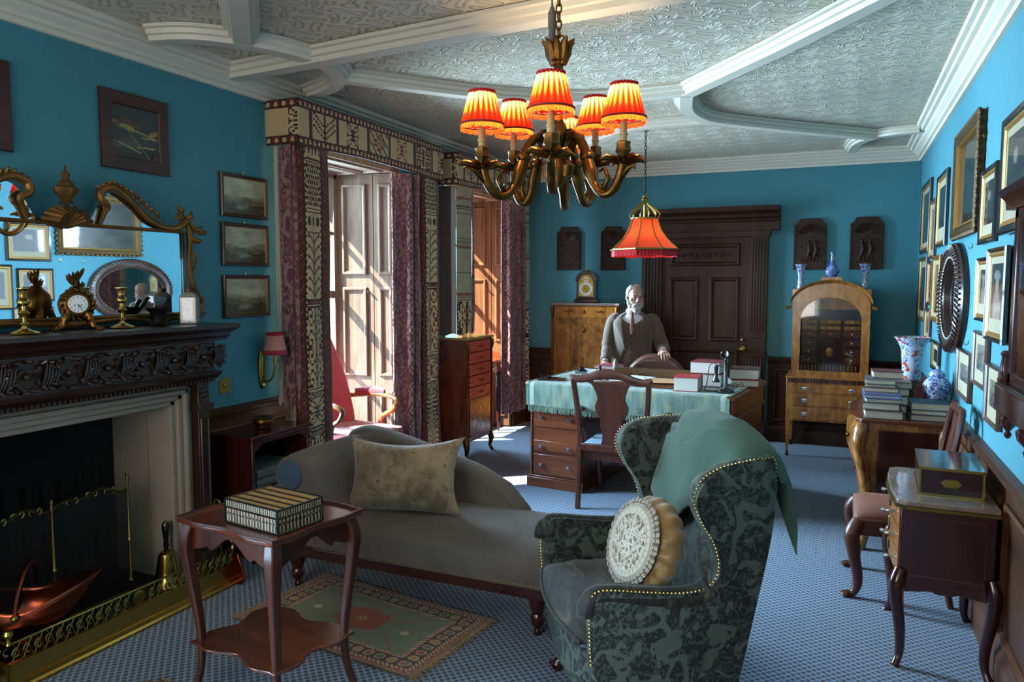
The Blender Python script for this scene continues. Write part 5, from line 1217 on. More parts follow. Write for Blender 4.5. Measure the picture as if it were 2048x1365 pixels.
# back slab, leaning
b = MB(); rings = []
for i in range(15):
    u = i/14; z = .36+.65*u; y = .09+.12*u; w_ = .325+.01*sin(pi*u); th = .055+.02*sin(pi*u); zz = z
    ring = []
    for k in range(28):
        a = 2*pi*k/28; cx_ = abs(cos(a))**.35*(1 if cos(a) >= 0 else -1); sy_ = abs(sin(a))**.6*(1 if sin(a) >= 0 else -1)
        crown = .05*(1-cx_*cx_)*u**3; ring.append((cx_*w_, y+sy_*th, zz+crown))
    rings.append(ring)
b.loft(rings); b.build('backrest', M['damask'], wc, angle=180)
b = MB(); b.grid(lambda u, v: ((u-.5)*.70, (.12+.12*v), .22+.79*v), 8, 10); b.build('outer_back', M['damask'], wc, solid=.02, angle=180)
OUT = spline([(0, -.345, .22), (0, -.36, .42), (0, -.365, .55), (0, -.36, .60), (0, -.32, .625), (0, -.18, .61), (0, -.05, .60), (0, .03, .615), (0, .065, .67), (0, .045, .76), (0, -.01, .85), (0, -.035, .92), (0, -.01, .98), (0, .05, 1.015), (0, .13, 1.03), (0, .21, 1.035), (0, .255, 1.015), (0, .25, .8), (0, .19, .5), (0, .13, .22)], 5)
for s in (-1, 1):
    b = MB()
    def X(p, o): 
        z = p.z; fl = max(0, (z-.62)/.45); fw = max(0, (.25-p.y)/.3)
        return s*(.335+.045*fl*min(1, fw)+o)
    n = len(OUT); c = Vector((0, .12, .6))
    rings = []
    for o, k in ((.0, .965), (.012, .992), (.04, 1.0), (.064, .992), (.075, .965)):
        rings.append([(X(p, o), c.y+(p.y-c.y)*k if not (p.z < .23) else p.y, (c.z+(p.z-c.z)*k) if p.z > .23 else p.z) for p in OUT])
    # bridge rings and fill both faces with a triangle strip between front and back halves
    V = [q for r in rings for q in r]; F = []
    for i in range(4):
        for k in range(n-1): F.append((i*n+k, i*n+k+1, (i+1)*n+k+1, (i+1)*n+k))
    for base in (0, 4*n):
        lo, hi = 0, n-1
        prev = None
        zs = [OUT[k].z for k in range(n)]
        half = next(k for k in range(n) if OUT[k].z >= 1.034 or k == n-1)
        L_ = list(range(0, half)); R_ = list(range(n-1, half-1, -1)); 
        m = 26
        def pick(A, t): return A[min(len(A)-1, int(round(t*(len(A)-1))))]
        F.append(tuple(base+k for k in range(n)))
    F.append(tuple([i*n for i in range(5)]+[i*n+n-1 for i in range(4, -1, -1)]))
    b.add(V, F); b.build('side_wing', M['damask'], wc, angle=50)
    b = MB(); pts = [p for p in OUT if p.y < .05 and .50 < p.z < .64]
    b.tube([(s*(.375), p.y+.0, p.z-.028) for p in OUT if p.y < .06 and .56 < p.z < .64], [.033+.004*i/12 for i in range(len([p for p in OUT if p.y < .06 and .56 < p.z < .64]))], 14, flat=1.0); b.build('arm_roll', M['cutvel'], wc, angle=180)
    b = MB(); acc = 0; last = None; P = OUT[4:-12]
    for i in range(len(P)-1):
        L = (P[i+1]-P[i]).length; k = 0
        while acc < L:
            q = P[i].lerp(P[i+1], acc/L); b.ball((X(q, .066), c.y+(q.y-c.y)*1.0, c.z+(q.z-c.z)*.992), .0042, 6, 4); acc += .0135
        acc -= L
    b.build('brass_nails', M['brass'], wc)
for sx in (-1, 1):
    b = MB(); P = spline([(sx*.29, -.29, .24), (sx*.31, -.315, .18), (sx*.30, -.30, .10), (sx*.29, -.29, .05), (sx*.30, -.31, .015), (sx*.30, -.325, 0)], 5); n = len(P)
    b.tube(P, [interp([0, .2, .6, .85, 1], [.035, .036, .02, .03, .034], i/(n-1)) for i in range(n)], 10); b.build('front_leg', M['mahogd'], wc)
    b = MB(); b.tube([(sx*.27, .08, .24), (sx*.27, .12, .1), (sx*.27, .18, 0)], [.026, .02, .018], 4); b.build('rear_leg', M['mahogd'], wc)
# round lace cushion
M['gold_satin'] = plain('old_gold_satin', S('#8f6a35'), .4, 0, .25, 12, .2, 60, sheen=.6)
rc = thing('round_cushion', 'round gold satin cushion with cream lace front propped in the wing armchair', 'cushion', (-.60, 2.54, .675))
rc.rotation_euler = Vector((-.66, -.66, .34)).to_track_quat('Z', 'Y').to_euler()
def rcu(u, v):
    a = 2*pi*u; t_ = v*pi-pi/2; pl = 1+.03*sin(a*17+3*nz(cos(a)*2, sin(a)*2))*cos(t_)**2; r = .172*max(0.001, cos(t_))**.55*pl
    return (r*cos(a), r*sin(a), .07*sin(t_)+.003*sin(a*17+1.5)*cos(t_))
b = MB(); b.grid(rcu, 204, 16, cu=True); b.build('gathered_satin', M['gold_satin'], rc, angle=180)
def lace(u, v):
    a = 2*pi*u; r = v
    if r > .86: return S('#a39a8c') if (sin(a*44) > -.2 and int(r*60) % 3) else S('#5e4c34')
    if r > .80: return S('#8f8676')
    if r > .66: return S('#b3a893') if int(u*120) % 4 else S('#968b76')
    x, y = r*cos(a)*3, r*sin(a)*3; n = nz(x*1.6, y*1.6, 5)+.5*nz(x*4, y*4, 2)
    return S('#b8aea0') if abs(n) < .2 or int((x+y)*9) % 5 == 0 and n > .1 else S('#73634a')
def lp(u, v):
    a = 2*pi*u; r = .004+.146*v; sc = .006*abs(sin(a*16))*(v > .9); return ((r+sc)*cos(a), (r+sc)*sin(a), .082-.018*v**3+.0025*nz(r*60*cos(a), r*60*sin(a)))
b = MB(); b.grid(lp, 150, 60, lace, cu=True); b.build('lace_front', M['vcloth'], rc, angle=180, solid=.002)
b = MB()
for rr_ in (.100, .118): b.tube([(rr_*cos(2*pi*i/60), rr_*sin(2*pi*i/60), .082-.018*(rr_/.15)**3+.002) for i in range(60)], .0028, 6, closed=True)
for i in range(16): a = 2*pi*i/16; r = .06+.02*(i % 2); b.tube(spiral((r*cos(a), r*sin(a), .083), .003, .018, a, a+5*(1 if i % 2 else -1), 10, 'z'), .003, 5)
b.build('lace_cordwork', plain('cream_lace_cord', S('#b5ab9b'), .9), rc)
# green throw over the back
th = thing('throw', 'plain green cloth throw draped over the back of the wing armchair', 'throw', (-.61, 2.73, 1.05), radians(-57.3))
TP = spline([(0, .07, .64), (0, .085, .77), (0, .105, .89), (0, .125, 1.0), (0, .155, 1.085), (0, .22, 1.105), (0, .28, 1.07), (0, .30, .96), (0, .31, .85), (0, .305, .74)], 6)
def tf(u, v):
    x = -.25+.66*u; s0 = (.09*(.3-u)/.3+.02 if u < .3 else .02+.44*((u-.3)/.7)**1.5); s1 = .86+.14*u**2-.22*(1-u)
    s = (s0+(s1-s0)*v)*(len(TP)-1); i = min(len(TP)-2, int(s)); p = TP[i].lerp(TP[i+1], s-i)
    over = max(0, u-.86)/.14; z = p.z-1.05-.03*over**2-.0*u; lift = .016+.008*nz(x*5, v*4)+.010*sin(x*22+v*3)*abs(v-.45)
    y = p.y+(-lift if v < .45 else lift)
    return (x+.05*(v-.4)*(v > .4)+.05*(1-u)*min(1, v/.45), y, z+.012-.02*max(0, .25-u)/.25-.075*max(0, (u-.55)/.45)*min(1, (1-v)/.4))
b = MB(); b.grid(tf, 60, 60); o = b.build('throw_cloth', plain('green_brushed_cloth', S('#284a39'), .95, 0, .12, 3, .25, 350, sheen=.15), th, solid=.006, angle=180)
# ------------------------------------------------------------------ partners' desk
dk = thing('partners_desk', 'large mahogany pedestal desk with a green fringed cloth in mid room', 'desk', (-1.385, 5.78, 0), radians(-6))
W2, D2 = .81, .53
b = MB(); b.box(-W2, -D2, .795, W2, D2, .825); b.build('desktop', M['desk'], dk, bevel=.008, seg=3)
b = MB(); b.box(-W2+.02, -D2+.02, .66, W2-.02, D2-.02, .795).box(-W2+.008, -D2+.008, .648, W2-.008, D2-.008, .664); b.build('frieze', M['desk'], dk, bevel=.003)
for s in (-1, 1):
    xa, xb = (-W2+.03, -W2+.47) if s < 0 else (W2-.47, W2-.03)
    b = MB(); b.box(xa, -D2+.04, .06, xb, D2-.04, .65); pd = b.build('pedestal', M['desk'], dk)
    b = MB(); b.box(xa-.022, -D2+.018, 0, xb+.022, D2-.018, .075).box(xa-.012, -D2+.028, .075, xb+.012, D2-.028, .09); b.build('plinth', M['desk'], dk, bevel=.004)
    for z0, z1 in ((.10, .26), (.285, .37), (.48, .63)):
        b = MB(); b.box(xa+.035, -D2+.028, z0, xb-.035, -D2+.042, z1); dr = b.build('drawer', M['desk'], dk, bevel=.003)
        for xx in (xa+.10, xb-.10):
            b = MB(); b.lathe([(0, 0), (.011, 0), (.007, .006), (.006, .014), (.013, .02), (.015, .026), (.009, .032), (0, .033)], 14); o = b.build('knob', M['silver'], dr); o.rotation_euler = (pi/2, 0, 0); o.location = (xx, -D2+.028, (z0+z1)/2)
    for xx in (xa+.014, xb-.014):
        b = MB(); 
        for i in range(36): b.ball((xx, -D2+.036, .10+i*.0152), (.008, .008, .0085), 8, 6)
        b.build('beaded_pilaster', M['desk'], dk)
b = MB()
for s, xx in ((-1, -W2+.04), (1, W2-.06)): b.box(xx, -D2+.012, .675, xx+.045, -D2+.02, .785)
b.build('corner_panel', M['desk'], dk, bevel=.003)
# cloth with looped fringe
def clothcol(u, v):
    n = .5+.7*nz(u*26, v*7)+.4*nz(u*90, v*14); c = mixc(S('#50695f'), S('#7d8c7e'), max(0, min(1, n)))
    if nz(u*34, v*9, 7) > .3: c = mixc(c, S('#8f8a5c'), .5)
    if .805 < v < .815 or u < .03 or u > .97: return S('#9fb0a0') if int(u*300) % 2 else S('#44594c')
    return c
cl_ = tag(thing('desk_cloth', 'x', 'cloth', (-1.385, 5.78, 0), radians(-6)), 'pale green woven cloth with thick looped fringe hanging over the desk front', 'cloth')
xa, xb = -W2+.045, W2-.055
def cf(u, v):
    x = xa+(xb-xa)*u; T = 1.0+.19; s = v*(T+.0)
    if s < 1.0: return (x, D2-.03-(2*D2-.03)*s, .829+.0015*nz(x*5, s*6))
    d = s-1.0; return (x, -D2-.012-.006*sin(x*21)*d*5-.004*nz(x*7, d*5), .829-d+.0)
b = MB(); b.grid(cf, 150, 60, clothcol); b.build('cloth_sheet', M['vcloth'], cl_, angle=60, solid=.004, offset=0)
fr_ = [plain('green_fringe_'+str(i), S(c), .95) for i, c in enumerate(('#8ea38e', '#5d7562'))]
R = random.Random(5)
for gi in (0, 1):
    b = MB()
    for i in range(200):
        x = xa+(xb-xa)*(i+.5*gi)/200; y = -D2-.018-.006*sin(x*21)*.9; L = .035+.012*R.random(); dx = R.uniform(-.006, .006)
        b.tube([(x, y, .645), (x+dx, y-.006, .645-L*.5), (x+dx*1.5, y-.002, .645-L)], [.0035, .003, .002], 4)
        if i % 2: b.tube([(x-.004, y-.003, .655), (x, y-.01, .645), (x+.005, y-.003, .652)], .0025, 4)
    for i in range(110):
        yy = -D2-.01+(2*D2-.03)*(i+.5*gi)/110
        for s, xx in ((-1, xa), (1, xb)): b.tube([(xx, yy, .832), (xx+s*.010, yy, .834), (xx+s*(.02+.006*R.random()), yy, .829)], [.0035, .003, .002], 4)
    for i in range(16):
        for s, xx in ((-1, xa), (1, xb)): zz = .82-.17*(i+.5*gi)/16; b.tube([(xx, -D2-.016, zz), (xx+s*.022, -D2-.02, zz-.006)], [.0035, .002], 4)
    b.build('fringe', fr_[gi], cl_)
# ------------------------------------------------------------------ things on the desk
ZD = .8335
def D(x, y): c, s = cos(radians(-6)), sin(radians(-6)); return (-1.385+x*c-y*s, 5.78+x*s+y*c, ZD)
RB = BK('#b0202a'); DB = BK('#7a2634'); CB = BK('#5a1d22')
M['reflea'] = RB
def dbook(px, w, d, t, rz, cov, label, pg='pagesw', dz=0, gilt=True):
    p = D(*px); return book((p[0], p[1], p[2]+dz), w, d, t, rz, cov, label, 'thick reference books on the desk', pg, gilt=gilt)
dbook((.43, -.35), .175, .22, .10, radians(2), RB, 'bright red thick book lying at the front of the desk beside the telephone')
dbook((.50, -.02), .20, .24, .095, radians(0), CB, 'thick plum book at the bottom of the pile behind the bright red book', gilt=False)
dbook((.49, -.03), .22, .25, .085, radians(-4), DB, 'plum covered thick book on top of the pile behind the bright red book', dz=.0975)
dbook((.73, .12), .20, .25, .05, radians(4), RB, 'red book at the bottom of the pile behind the telephone', gilt=False)
dbook((.725, .13), .21, .25, .075, radians(2), BK('#4a3028'), 'cream-paged book on top of the pile behind the telephone', dz=.0525, gilt=False)
dbook((-.45, .36), .22, .2, .03, radians(-6), BK('#8c9bb0'), 'pale blue patterned book under the crimson book at the desk back', gilt=False)
dbook((-.47, .36), .20, .19, .028, radians(-10), BK('#8e2440'), 'crimson cloth book lying on the pile at the desk back left', dz=.0325, gilt=False)
# candlestick telephone
tp = thing('telephone', 'black candlestick telephone with hanging earpiece on the desk', 'telephone', D(.70, -.36), radians(-25))
MB().lathe([(0, 0), (.062, 0), (.064, .006), (.06, .014), (.035, .022), (.02, .03), (.015, .045), (.0145, .20), (.018, .205), (.018, .22), (.011, .228), (.010, .245), (0, .246)], 28).build('stand', M['ebony'], tp, angle=30)
b = MB(); b.lathe([(0, 0), (.018, 0), (.03, .012), (.034, .026), (.031, .03), (.02, .026), (.014, .016), (0, .014)], 24); o = b.build('mouthpiece', M['ebony'], tp); o.rotation_euler = (radians(75), 0, radians(8)); o.location = (0, -.005, .262)
MB().tube([(0, .0, .245), (0, .012, .262)], .012, 8).build('mouthpiece_neck', M['silver'], tp)
b = MB(); b.tube([(-.012, 0, .18), (-.05, 0, .182), (-.06, -.01, .185)], .004, 6); b.tube([(-.06, -.012, .185), (-.075, 0, .19), (-.06, .012, .185)], .003, 6); b.build('switch_hook', M['ebony'], tp)
b = MB(); b.lathe([(0, 0), (.028, 0), (.027, .012), (.016, .03), (.013, .05), (.0135, .095), (.018, .105), (.012, .115), (0, .118)], 18, (-.078, 0, .065)); b.build('earpiece', plain('dark_blue_black', S('#171c2e'), .25, coat=.5), tp)
b = MB(); b.tube(spline([(-.078, 0, .182), (-.10, 0, .2), (-.135, 0, .17), (-.145, 0, .10), (-.15, -.01, .04), (-.14, -.04, .006), (-.10, -.05, .004), (-.055, -.03, .006)], 6), .0035, 6); b.build('cord', plain('brown_flex', S('#4a2f1d'), .8), tp)
# writing slope with papers
bl = thing('writing_board', 'mahogany writing board strewn with papers in the centre of the desk', 'writing board', D(.02, -.20), radians(-4))
b = MB(); b.box(-.31, -.20, 0, .31, .16, .022).box(-.31, -.20, .022, .31, -.185, .028); b.build('board', M['mahogx'], bl, bevel=.003)
for i, (x, y, r) in enumerate(((-.12, -.02, .1), (.02, -.03, -.06), (.12, -.01, .2), (.2, -.02, .35), (-.05, .03, -.2))):
    b = MB(); b.cbox((x, y, .026+.0022*i), (.2, .26, .0015), r); b.build('paper_sheet', M['paper'] if i != 3 else plain('buff_paper', S('#b98a5c'), .85), bl)
b = MB(); b.tube([(.10, -.12, .04), (.02, .02, .045)], .0025, 6); b.build('pen', M['ebony'], bl)
# stationery rack behind the papers
sr = thing('stationery_rack', 'long wooden stationery rack standing behind the papers on the desk', 'desk rack', D(.06, .08), radians(-2))
b = MB(); b.box(-.36, -.015, 0, .32, .015, .085).box(-.36, -.06, 0, .32, .06, .012); b.build('rack_board', wood('worn_oak', S('#3b2413'), S('#7a5530'), 0, .4), sr, bevel=.004)
for x, m_ in ((-.16, 'brass'), (.20, 'silver')):
    b = MB(); b.lathe([(0, 0), (.009, 0), (.005, .006), (.004, .02), (.010, .028), (0, .034)], 12, (x, -.03, .012)); b.tube([(x-.02, -.03, .04), (x+.02, -.03, .04)], .003, 6); b.build('clip', M[m_], sr)
# shell case, inkwells, seal, pen tray
sh = thing('shell_case', 'pointed grey artillery shell standing behind the desk chair back', 'ornament', D(-.33, .16))
MB().lathe([(0, 0), (.027, 0), (.028, .006), (.026, .012), (.027, .045), (.024, .08), (.017, .11), (.008, .132), (0, .142)], 24).build('shell_body', plain('grey_steel', S('#6d5f5f'), .35, .7, .15, 20), sh)
MB().lathe([(.0272, .03), (.0285, .032), (.0285, .04), (.0272, .042)], 24).build('driving_band', M['copper'], sh)
iw = thing('inkstand', 'round silver inkstand with dark glass lid on the left of the desk', 'inkstand', D(-.56, -.02))
MB().lathe([(0, 0), (.06, 0), (.062, .008), (.054, .012), (.052, .035), (.056, .042), (0, .042)], 32).build('dish', M['silver'], iw)
MB().lathe([(0, .042), (.04, .042), (.042, .052), (.02, .06), (.02, .072), (.026, .078), (0, .08)], 24).build('glass_lid', plain('ink_glass', S('#12131c'), .1, coat=.8), iw)
i2 = thing('desk_seal', 'small black figure desk seal behind the desk chair', 'seal', D(-.36, -.10))
MB().lathe([(0, 0), (.022, 0), (.024, .02), (.01, .03), (.016, .05), (.018, .065), (.007, .08), (.012, .095), (0, .108)], 16).build('figure', M['ebony'], i2)
MB().lathe([(0, 0), (.026, 0), (.026, .008), (.022, .012), (0, .012)], 16, (.03, .03, 0)).build('base', M['silver'], i2)
pt = thing('copper_dish', 'low copper dish with glass behind the left post of the desk chair', 'dish', D(-.30, -.36))
MB().lathe([(0, 0), (.045, 0), (.055, .012), (.052, .014), (.04, .006), (0, .006)], 28).build('dish', M['copper'], pt)
MB().lathe([(0, .006), (.022, .006), (.024, .03), (.02, .034), (0, .034)], 16).build('glass_pot', M['iron'], pt)
pn = thing('pen_tray', 'flat dark wooden tray with pens at the left end of the desk', 'tray', D(-.66, -.36), radians(10))
b = MB(); b.box(-.11, -.06, 0, .11, .06, .010); b.build('tray', M['mahogd'], pn, bevel=.003)
b = MB(); b.tube([(-.10, .03, .02), (.06, .01, .016)], .003, 6); b.tube([(-.12, .05, .04), (-.05, .03, .014)], .002, 6); b.lathe([(0, 0), (.016, 0), (.018, .01), (.01, .02), (0, .022)], 12, (-.03, .035, .010)); b.build('pens', M['iron'], pn)
sp_ = thing('spectacles', 'gold wire spectacles lying at the right end of the desk', 'spectacles', D(.74, -.16), radians(50))
b = MB()
for s in (-1, 1): b.tube([(s*.03+.022*cos(a), 0, .024+.022*sin(a)) for a in [2*pi*i/20 for i in range(20)]], .0018, 5, closed=True); b.tube([(s*.052, 0, .03), (s*.056, .12, .02)], .0015, 5)
b.tube([(-.01, 0, .028), (0, 0, .032), (.01, 0, .028)], .0015, 5); b.build('wire_frame', M['gilt'], sp_)
# ------------------------------------------------------------------ desk armchair with vase splat, back to the camera
dc = thing('desk_armchair', 'mahogany armchair with solid vase splat standing at the desk front', 'armchair', (-1.425, 5.20, 0), radians(180-4))
mm = M['mahog']
b = MB(); b.prism([(-.26, .20), (.26, .20), (.30, -.26), (-.30, -.26)], 'z', .34, .42); b.build('seat_rail', mm, dc, bevel=.005)
b = MB(); b.prism([(-.235, .17), (.235, .17), (.275, -.24), (-.275, -.24)], 'z', .41, .455); b.build('seat_pad', plain('pale_blue_seat', S('#7c93a5'), .85, 0, .12, 10, .2, 300), dc, bevel=.018, seg=3)
for s in (-1, 1):
    b = MB(); P = spline([(s*.225, .28, 0), (s*.235, .235, .2), (s*.24, .21, .42), (s*.245, .215, .6), (s*.265, .235, .8), (s*.275, .26, .93)], 6); n = len(P)
    b.tube(P, [.024]*n, 4, rot=pi/4, up=(1, 0, 0)); b.build('rear_leg', mm, dc, bevel=.005)
    b = MB(); P = spline([(s*.26, -.23, .40), (s*.275, -.25, .34), (s*.265, -.235, .2), (s*.25, -.22, .08), (s*.26, -.24, .03), (s*.265, -.255, 0)], 6); n = len(P)
    b.tube(P, [interp([0, .15, .5, .8, .92, 1], [.034, .04, .022, .017, .034, .03], i/(n-1)) for i in range(n)], 10); b.build('front_leg', mm, dc)
    b = MB(); b.tube(spline([(s*.255, .215, .66), (s*.29, .14, .665), (s*.325, .05, .67), (s*.34, -.01, .675), (s*.335, -.045, .66)], 6), [.02]*6+[.018]*6+[.026]*6+[.028]*7, 8, flat=.6, up=(1, 0, 0)); b.tube(spline([(s*.325, .02, .655), (s*.30, .04, .56), (s*.285, -.02, .46), (s*.28, -.06, .38)], 5), .017, 8); b.build('arm', mm, dc)
b = MB(); pr = [(.07, .42), (.085, .45), (.068, .50), (.07, .56), (.085, .60), (.078, .64), (.10, .665), (.118, .70), (.125, .735), (.115, .76), (.10, .79), (.108, .83), (.125, .87), (.145, .905)]
L_ = [(p[0], p[1]) for p in pr]; b.prism([(-p[0], p[1]) for p in pr]+[(p[0], p[1]) for p in reversed(pr)], 'y', -.008, .008)
for i, v in enumerate(b.v): b.v[i] = (v[0], v[1]+.215+.04*max(0, (v[2]-.6)/.3)**2, v[2])
b.build('splat', mm, dc, bevel=.003)
b = MB(); P = spline([(-.30, .262, .945), (-.25, .265, .925), (-.17, .268, .935), (-.08, .275, .965), (0, .275, .97), (.08, .275, .965), (.17, .268, .935), (.25, .265, .925), (.30, .262, .945)], 5); n = len(P)
b.tube(P, [interp([0, .1, .5, .9, 1], [.012, .024, .034, .024, .012], i/(n-1)) for i in range(n)], 8, flat=.5, up=(0, 0, 1)); b.build('top_rail', mm, dc)
b = MB(); b.box(-.23, .20, .41, .23, .225, .46); b.build('shoe_rail', mm, dc, bevel=.004)
# leather desk chair behind the desk
lc = thing('leather_chair', 'brown leather chair with rounded back behind the desk under the man\'s hand', 'chair', (-1.52, 6.62, 0), radians(2))
lea = plain('brown_leather', S('#5d3a30'), .38, 0, .15, 12, .12, 90, coat=.3)
def lb(s): return lambda u, v: (lambda a, w: (w*.27*(1+.05*sin(pi*v)), .06+.03*(1-w*w)+s*.022*(1-abs(w)**4)**.5*(1 if v < 1 else 0), .46+.49*v*(1-.36*abs(w)**2.6)))(0, u*2-1)
b = MB(); b.grid(lb(1), 30, 16); b.grid(lb(-1), 30, 16); b.build('backrest', lea, lc, angle=180, solid=.012)
b = MB(); b.box(-.26, -.40, .40, .26, .06, .48); b.build('seat', lea, lc, bevel=.03, seg=3)
for sx in (-1, 1):
    for yy in (-.34, .02): b = MB(); b.tube([(sx*.22, yy, .42), (sx*.23, yy+(.04 if yy > 0 else 0), 0)], [.022, .016], 8); b.build('leg', M['mahogd'], lc)
# ------------------------------------------------------------------ back wall: carved plaques
def plaque(x, z0, z1, w, label, kind):
    r = thing('carved_plaque', label, 'wall carving', (x, YB, (z0+z1)/2), 0, 'carved oak plaques on the back wall')
    h = z1-z0; hw = w/2; b = MB()
    out = [(-hw, -h/2), (hw, -h/2), (hw, h/2-.06), (hw-.015, h/2-.05), (hw-.035, h/2-.035), (hw-.05, h/2), (-hw+.05, h/2), (-hw+.035, h/2-.035), (-hw+.015, h/2-.05), (-hw, h/2-.06)]
    b.prism(out, 'y', -.03, 0); b.build('board', M['oak'], r, bevel=.004)
    b = MB()
    for k in range(13):
        a = pi*(k+.5)/13; b.tube([(.03*cos(a), -.032, h/2-.15+.02*sin(a)), (.105*cos(a), -.042, h/2-.15+.095*sin(a))], [.004, .011], 6)
    b.build('shell_fan', M['oak'], r)
    b = MB(); R = random.Random(kind)
    if kind >= 2:
        for cx in ((-.01, .05) if kind == 2 else (-.04, .03)):
            b.ball((cx, -.04, .02), (.016, .014, .018), 10, 8); b.tube([(cx, -.036, .0), (cx+.012, -.042, -.06), (cx-.005, -.038, -.11)], [.018, .026, .02], 8); b.tube([(cx-.005, -.036, -.1), (cx-.02, -.036, -.17)], [.014, .009], 6); b.tube([(cx+.01, -.036, -.1), (cx+.02, -.036, -.175)], [.014, .009], 6); b.tube([(cx, -.038, -.02), (cx+.05, -.04, -.05)], [.01, .007], 6)
    for i in range(16):
        x_, z_ = R.uniform(-hw+.04, hw-.04), R.uniform(-h/2+.04, .03); a = R.uniform(0, 6)
        b.tube(spiral((x_, -.032, z_), .003, .022, a, a+4.5*R.choice((-1, 1)), 9, 'y'), .005, 5)
    b.build('relief_figures', M['oak'], r)
    b = MB(); rectframe(b, -hw+.012, -h/2+.012, hw-.012, h/2-.065, [(0, .03), (0, .036), (.008, .036), (.010, .03)]); b.build('border', M['oak'], r)
plaque(-2.79, 1.74, 2.215, .28, 'carved oak plaque nearest the corner curtain on the back wall', 0)
plaque(-2.285, 1.735, 2.205, .275, 'carved oak plaque with plain arch partly behind the pendant lamp', 1)
plaque(-.305, 1.73, 2.225, .295, 'carved oak figure plaque between the door and the corner plaque', 2)
plaque(.195, 1.73, 2.225, .29, 'carved oak figure plaque nearest the right wall', 3)
# secretaire
se = thing('secretaire', 'walnut fall-front secretaire with marble top against the back wall', 'cabinet', (-2.48, 7.68, 0))
xa, xb, yf = -2.85, -2.115, 7.50
b = W(se); b.prism([(xa-.015, yf-.01), (xa+.04, yf-.02), (xb-.04, yf-.02), (xb+.015, yf-.01), (xb+.015, 7.87), (xa-.015, 7.87)], 'z', 1.36, 1.387); b.build('marble_top', plain('rose_grey_marble', S('#86756c'), .15, 0, .5, 18, coat=.6), se, bevel=.004)
b = W(se); b.box(xa, yf+.012, .1, xb, 7.86, 1.36); b.build('carcass', M['walnut'], se, bevel=.003)
b = W(se); b.box(xa+.03, yf, 1.23, xb-.03, yf+.014, 1.345); dr = b.build('drawer', M['satin'], se, bevel=.003)
b = W(se); b.box(xa+.05, yf, .64, xb-.05, yf+.014, 1.16); ff = b.build('fall_front', M['walnut'], se, bevel=.003)
b = W(se); b.box(xa+.05, yf, .14, xb-.05, yf+.014, .60); b.build('lower_doors', M['walnut'], se, bevel=.003)
for x in (xa+.2, xb-.2):
    b = W(se); b.tube(spline([(x-.05, yf-.012, 1.29), (x-.02, yf-.02, 1.305), (x, yf-.02, 1.285), (x+.02, yf-.02, 1.305), (x+.05, yf-.012, 1.29)], 4), .005, 6); b.build('gilt_handle', M['gilt'], dr)
b = W(se); b.ball(((xa+xb)/2, yf-.005, 1.10), (.02, .008, .03), 10, 8); b.ball(((xa+xb)/2, yf-.005, 1.10), (.03, .005, .015), 10, 8); b.build('escutcheon', M['gilt'], ff)
b = W(se); b.ball(((xa+xb)/2, yf-.005, 1.29), (.014, .008, .022), 10, 8); b.build('escutcheon', M['gilt'], dr)
for x in (xa+.012, xb-.012):
    b = W(se); b.box(x-.014, yf-.004, .1, x+.014, yf+.02, 1.22); b.tube([(x, yf-.004, 1.34), (x, yf-.018, 1.30), (x, yf-.006, 1.22)], [.018, .016, .006], 8); b.build('gilt_mount', M['gilt'], se)
    b = W(se); b.box(x-.02, yf+.01, 0, x+.02, yf+.05, .11); b.build('foot', M['walnut'], se)
# bracket clock
bk = thing('bracket_clock', 'arched mahogany bracket clock with silvered dial ring on the secretaire', 'clock', (-2.50, 7.66, 1.388), radians(6))
b = MB(); b.box(-.13, -.085, 0, .13, .085, .028).box(-.115, -.075, .028, .115, .075, .045).box(-.13, -.085, -.0, .13, .085, .01); b.build('plinth', M['mahogd'], bk, bevel=.004)
arch = lambda w, z0, z1, n=14: [(-w, z0), (w, z0), (w, z1)]+[(w*.86*cos(pi*k/n), z1+w*.86*sin(pi*k/n)) for k in range(n+1)]+[(-w, z1)]
b = MB(); b.prism(arch(.105, .045, .225), 'y', -.065, .065); b.build('case', M['mahogd'], bk, bevel=.004)
b = MB(); b.prism([(-.118, .225), (.118, .225)]+[(.118*cos(pi*k/14), .232+.108*sin(pi*k/14)) for k in range(15)], 'y', -.072, .072); b.build('arched_top', M['mahogd'], bk, bevel=.004)
b = MB(); b.lathe([(0, 0), (.03, 0), (.02, .006), (0, .01)], 12, (0, 0, .338)); b.tube([(-.03, 0, .345), (-.02, 0, .37), (.02, 0, .37), (.03, 0, .345)], .004, 6); b.build('carrying_handle', M['brassd'], bk)
b = MB(); b.prism(arch(.080, .065, .225), 'y', -.076, -.062); b.build('brass_dial_plate', M['brassd'], bk)
def ringm(c, r0, r1, y, n=32):
    b = MB(); v = []; 
    for i in range(n):
        a = 2*pi*i/n; v += [(c[0]+r0*cos(a), y, c[1]+r0*sin(a)), (c[0]+r1*cos(a), y, c[1]+r1*sin(a)), (c[0]+r1*cos(a), y+.003, c[1]+r1*sin(a))]
    return b.add(v, [(3*i, 3*((i+1) % n), 3*((i+1) % n)+1, 3*i+1) for i in range(n)]+[(3*i+1, 3*((i+1) % n)+1, 3*((i+1) % n)+2, 3*i+2) for i in range(n)])
cr = ringm((0, .145), .044, .072, -.079).build('chapter_ring', M['white'], bk)
b = MB()
for k in range(12): a = pi/6*k; b.cbox((.058*sin(a), -.0805, .145+.058*cos(a)), (.003, .001, .016), 0, 0, a)
b.cbox((-.01, -.082, .165), (.004, .001, .05), 0, 0, -.35); b.cbox((.006, -.082, .13), (.004, .001, .035), 0, 0, .2); b.build('numerals_and_hands', M['iron'], cr)
ringm((0, .245), .015, .026, -.079).build('strike_dial', M['white'], bk)
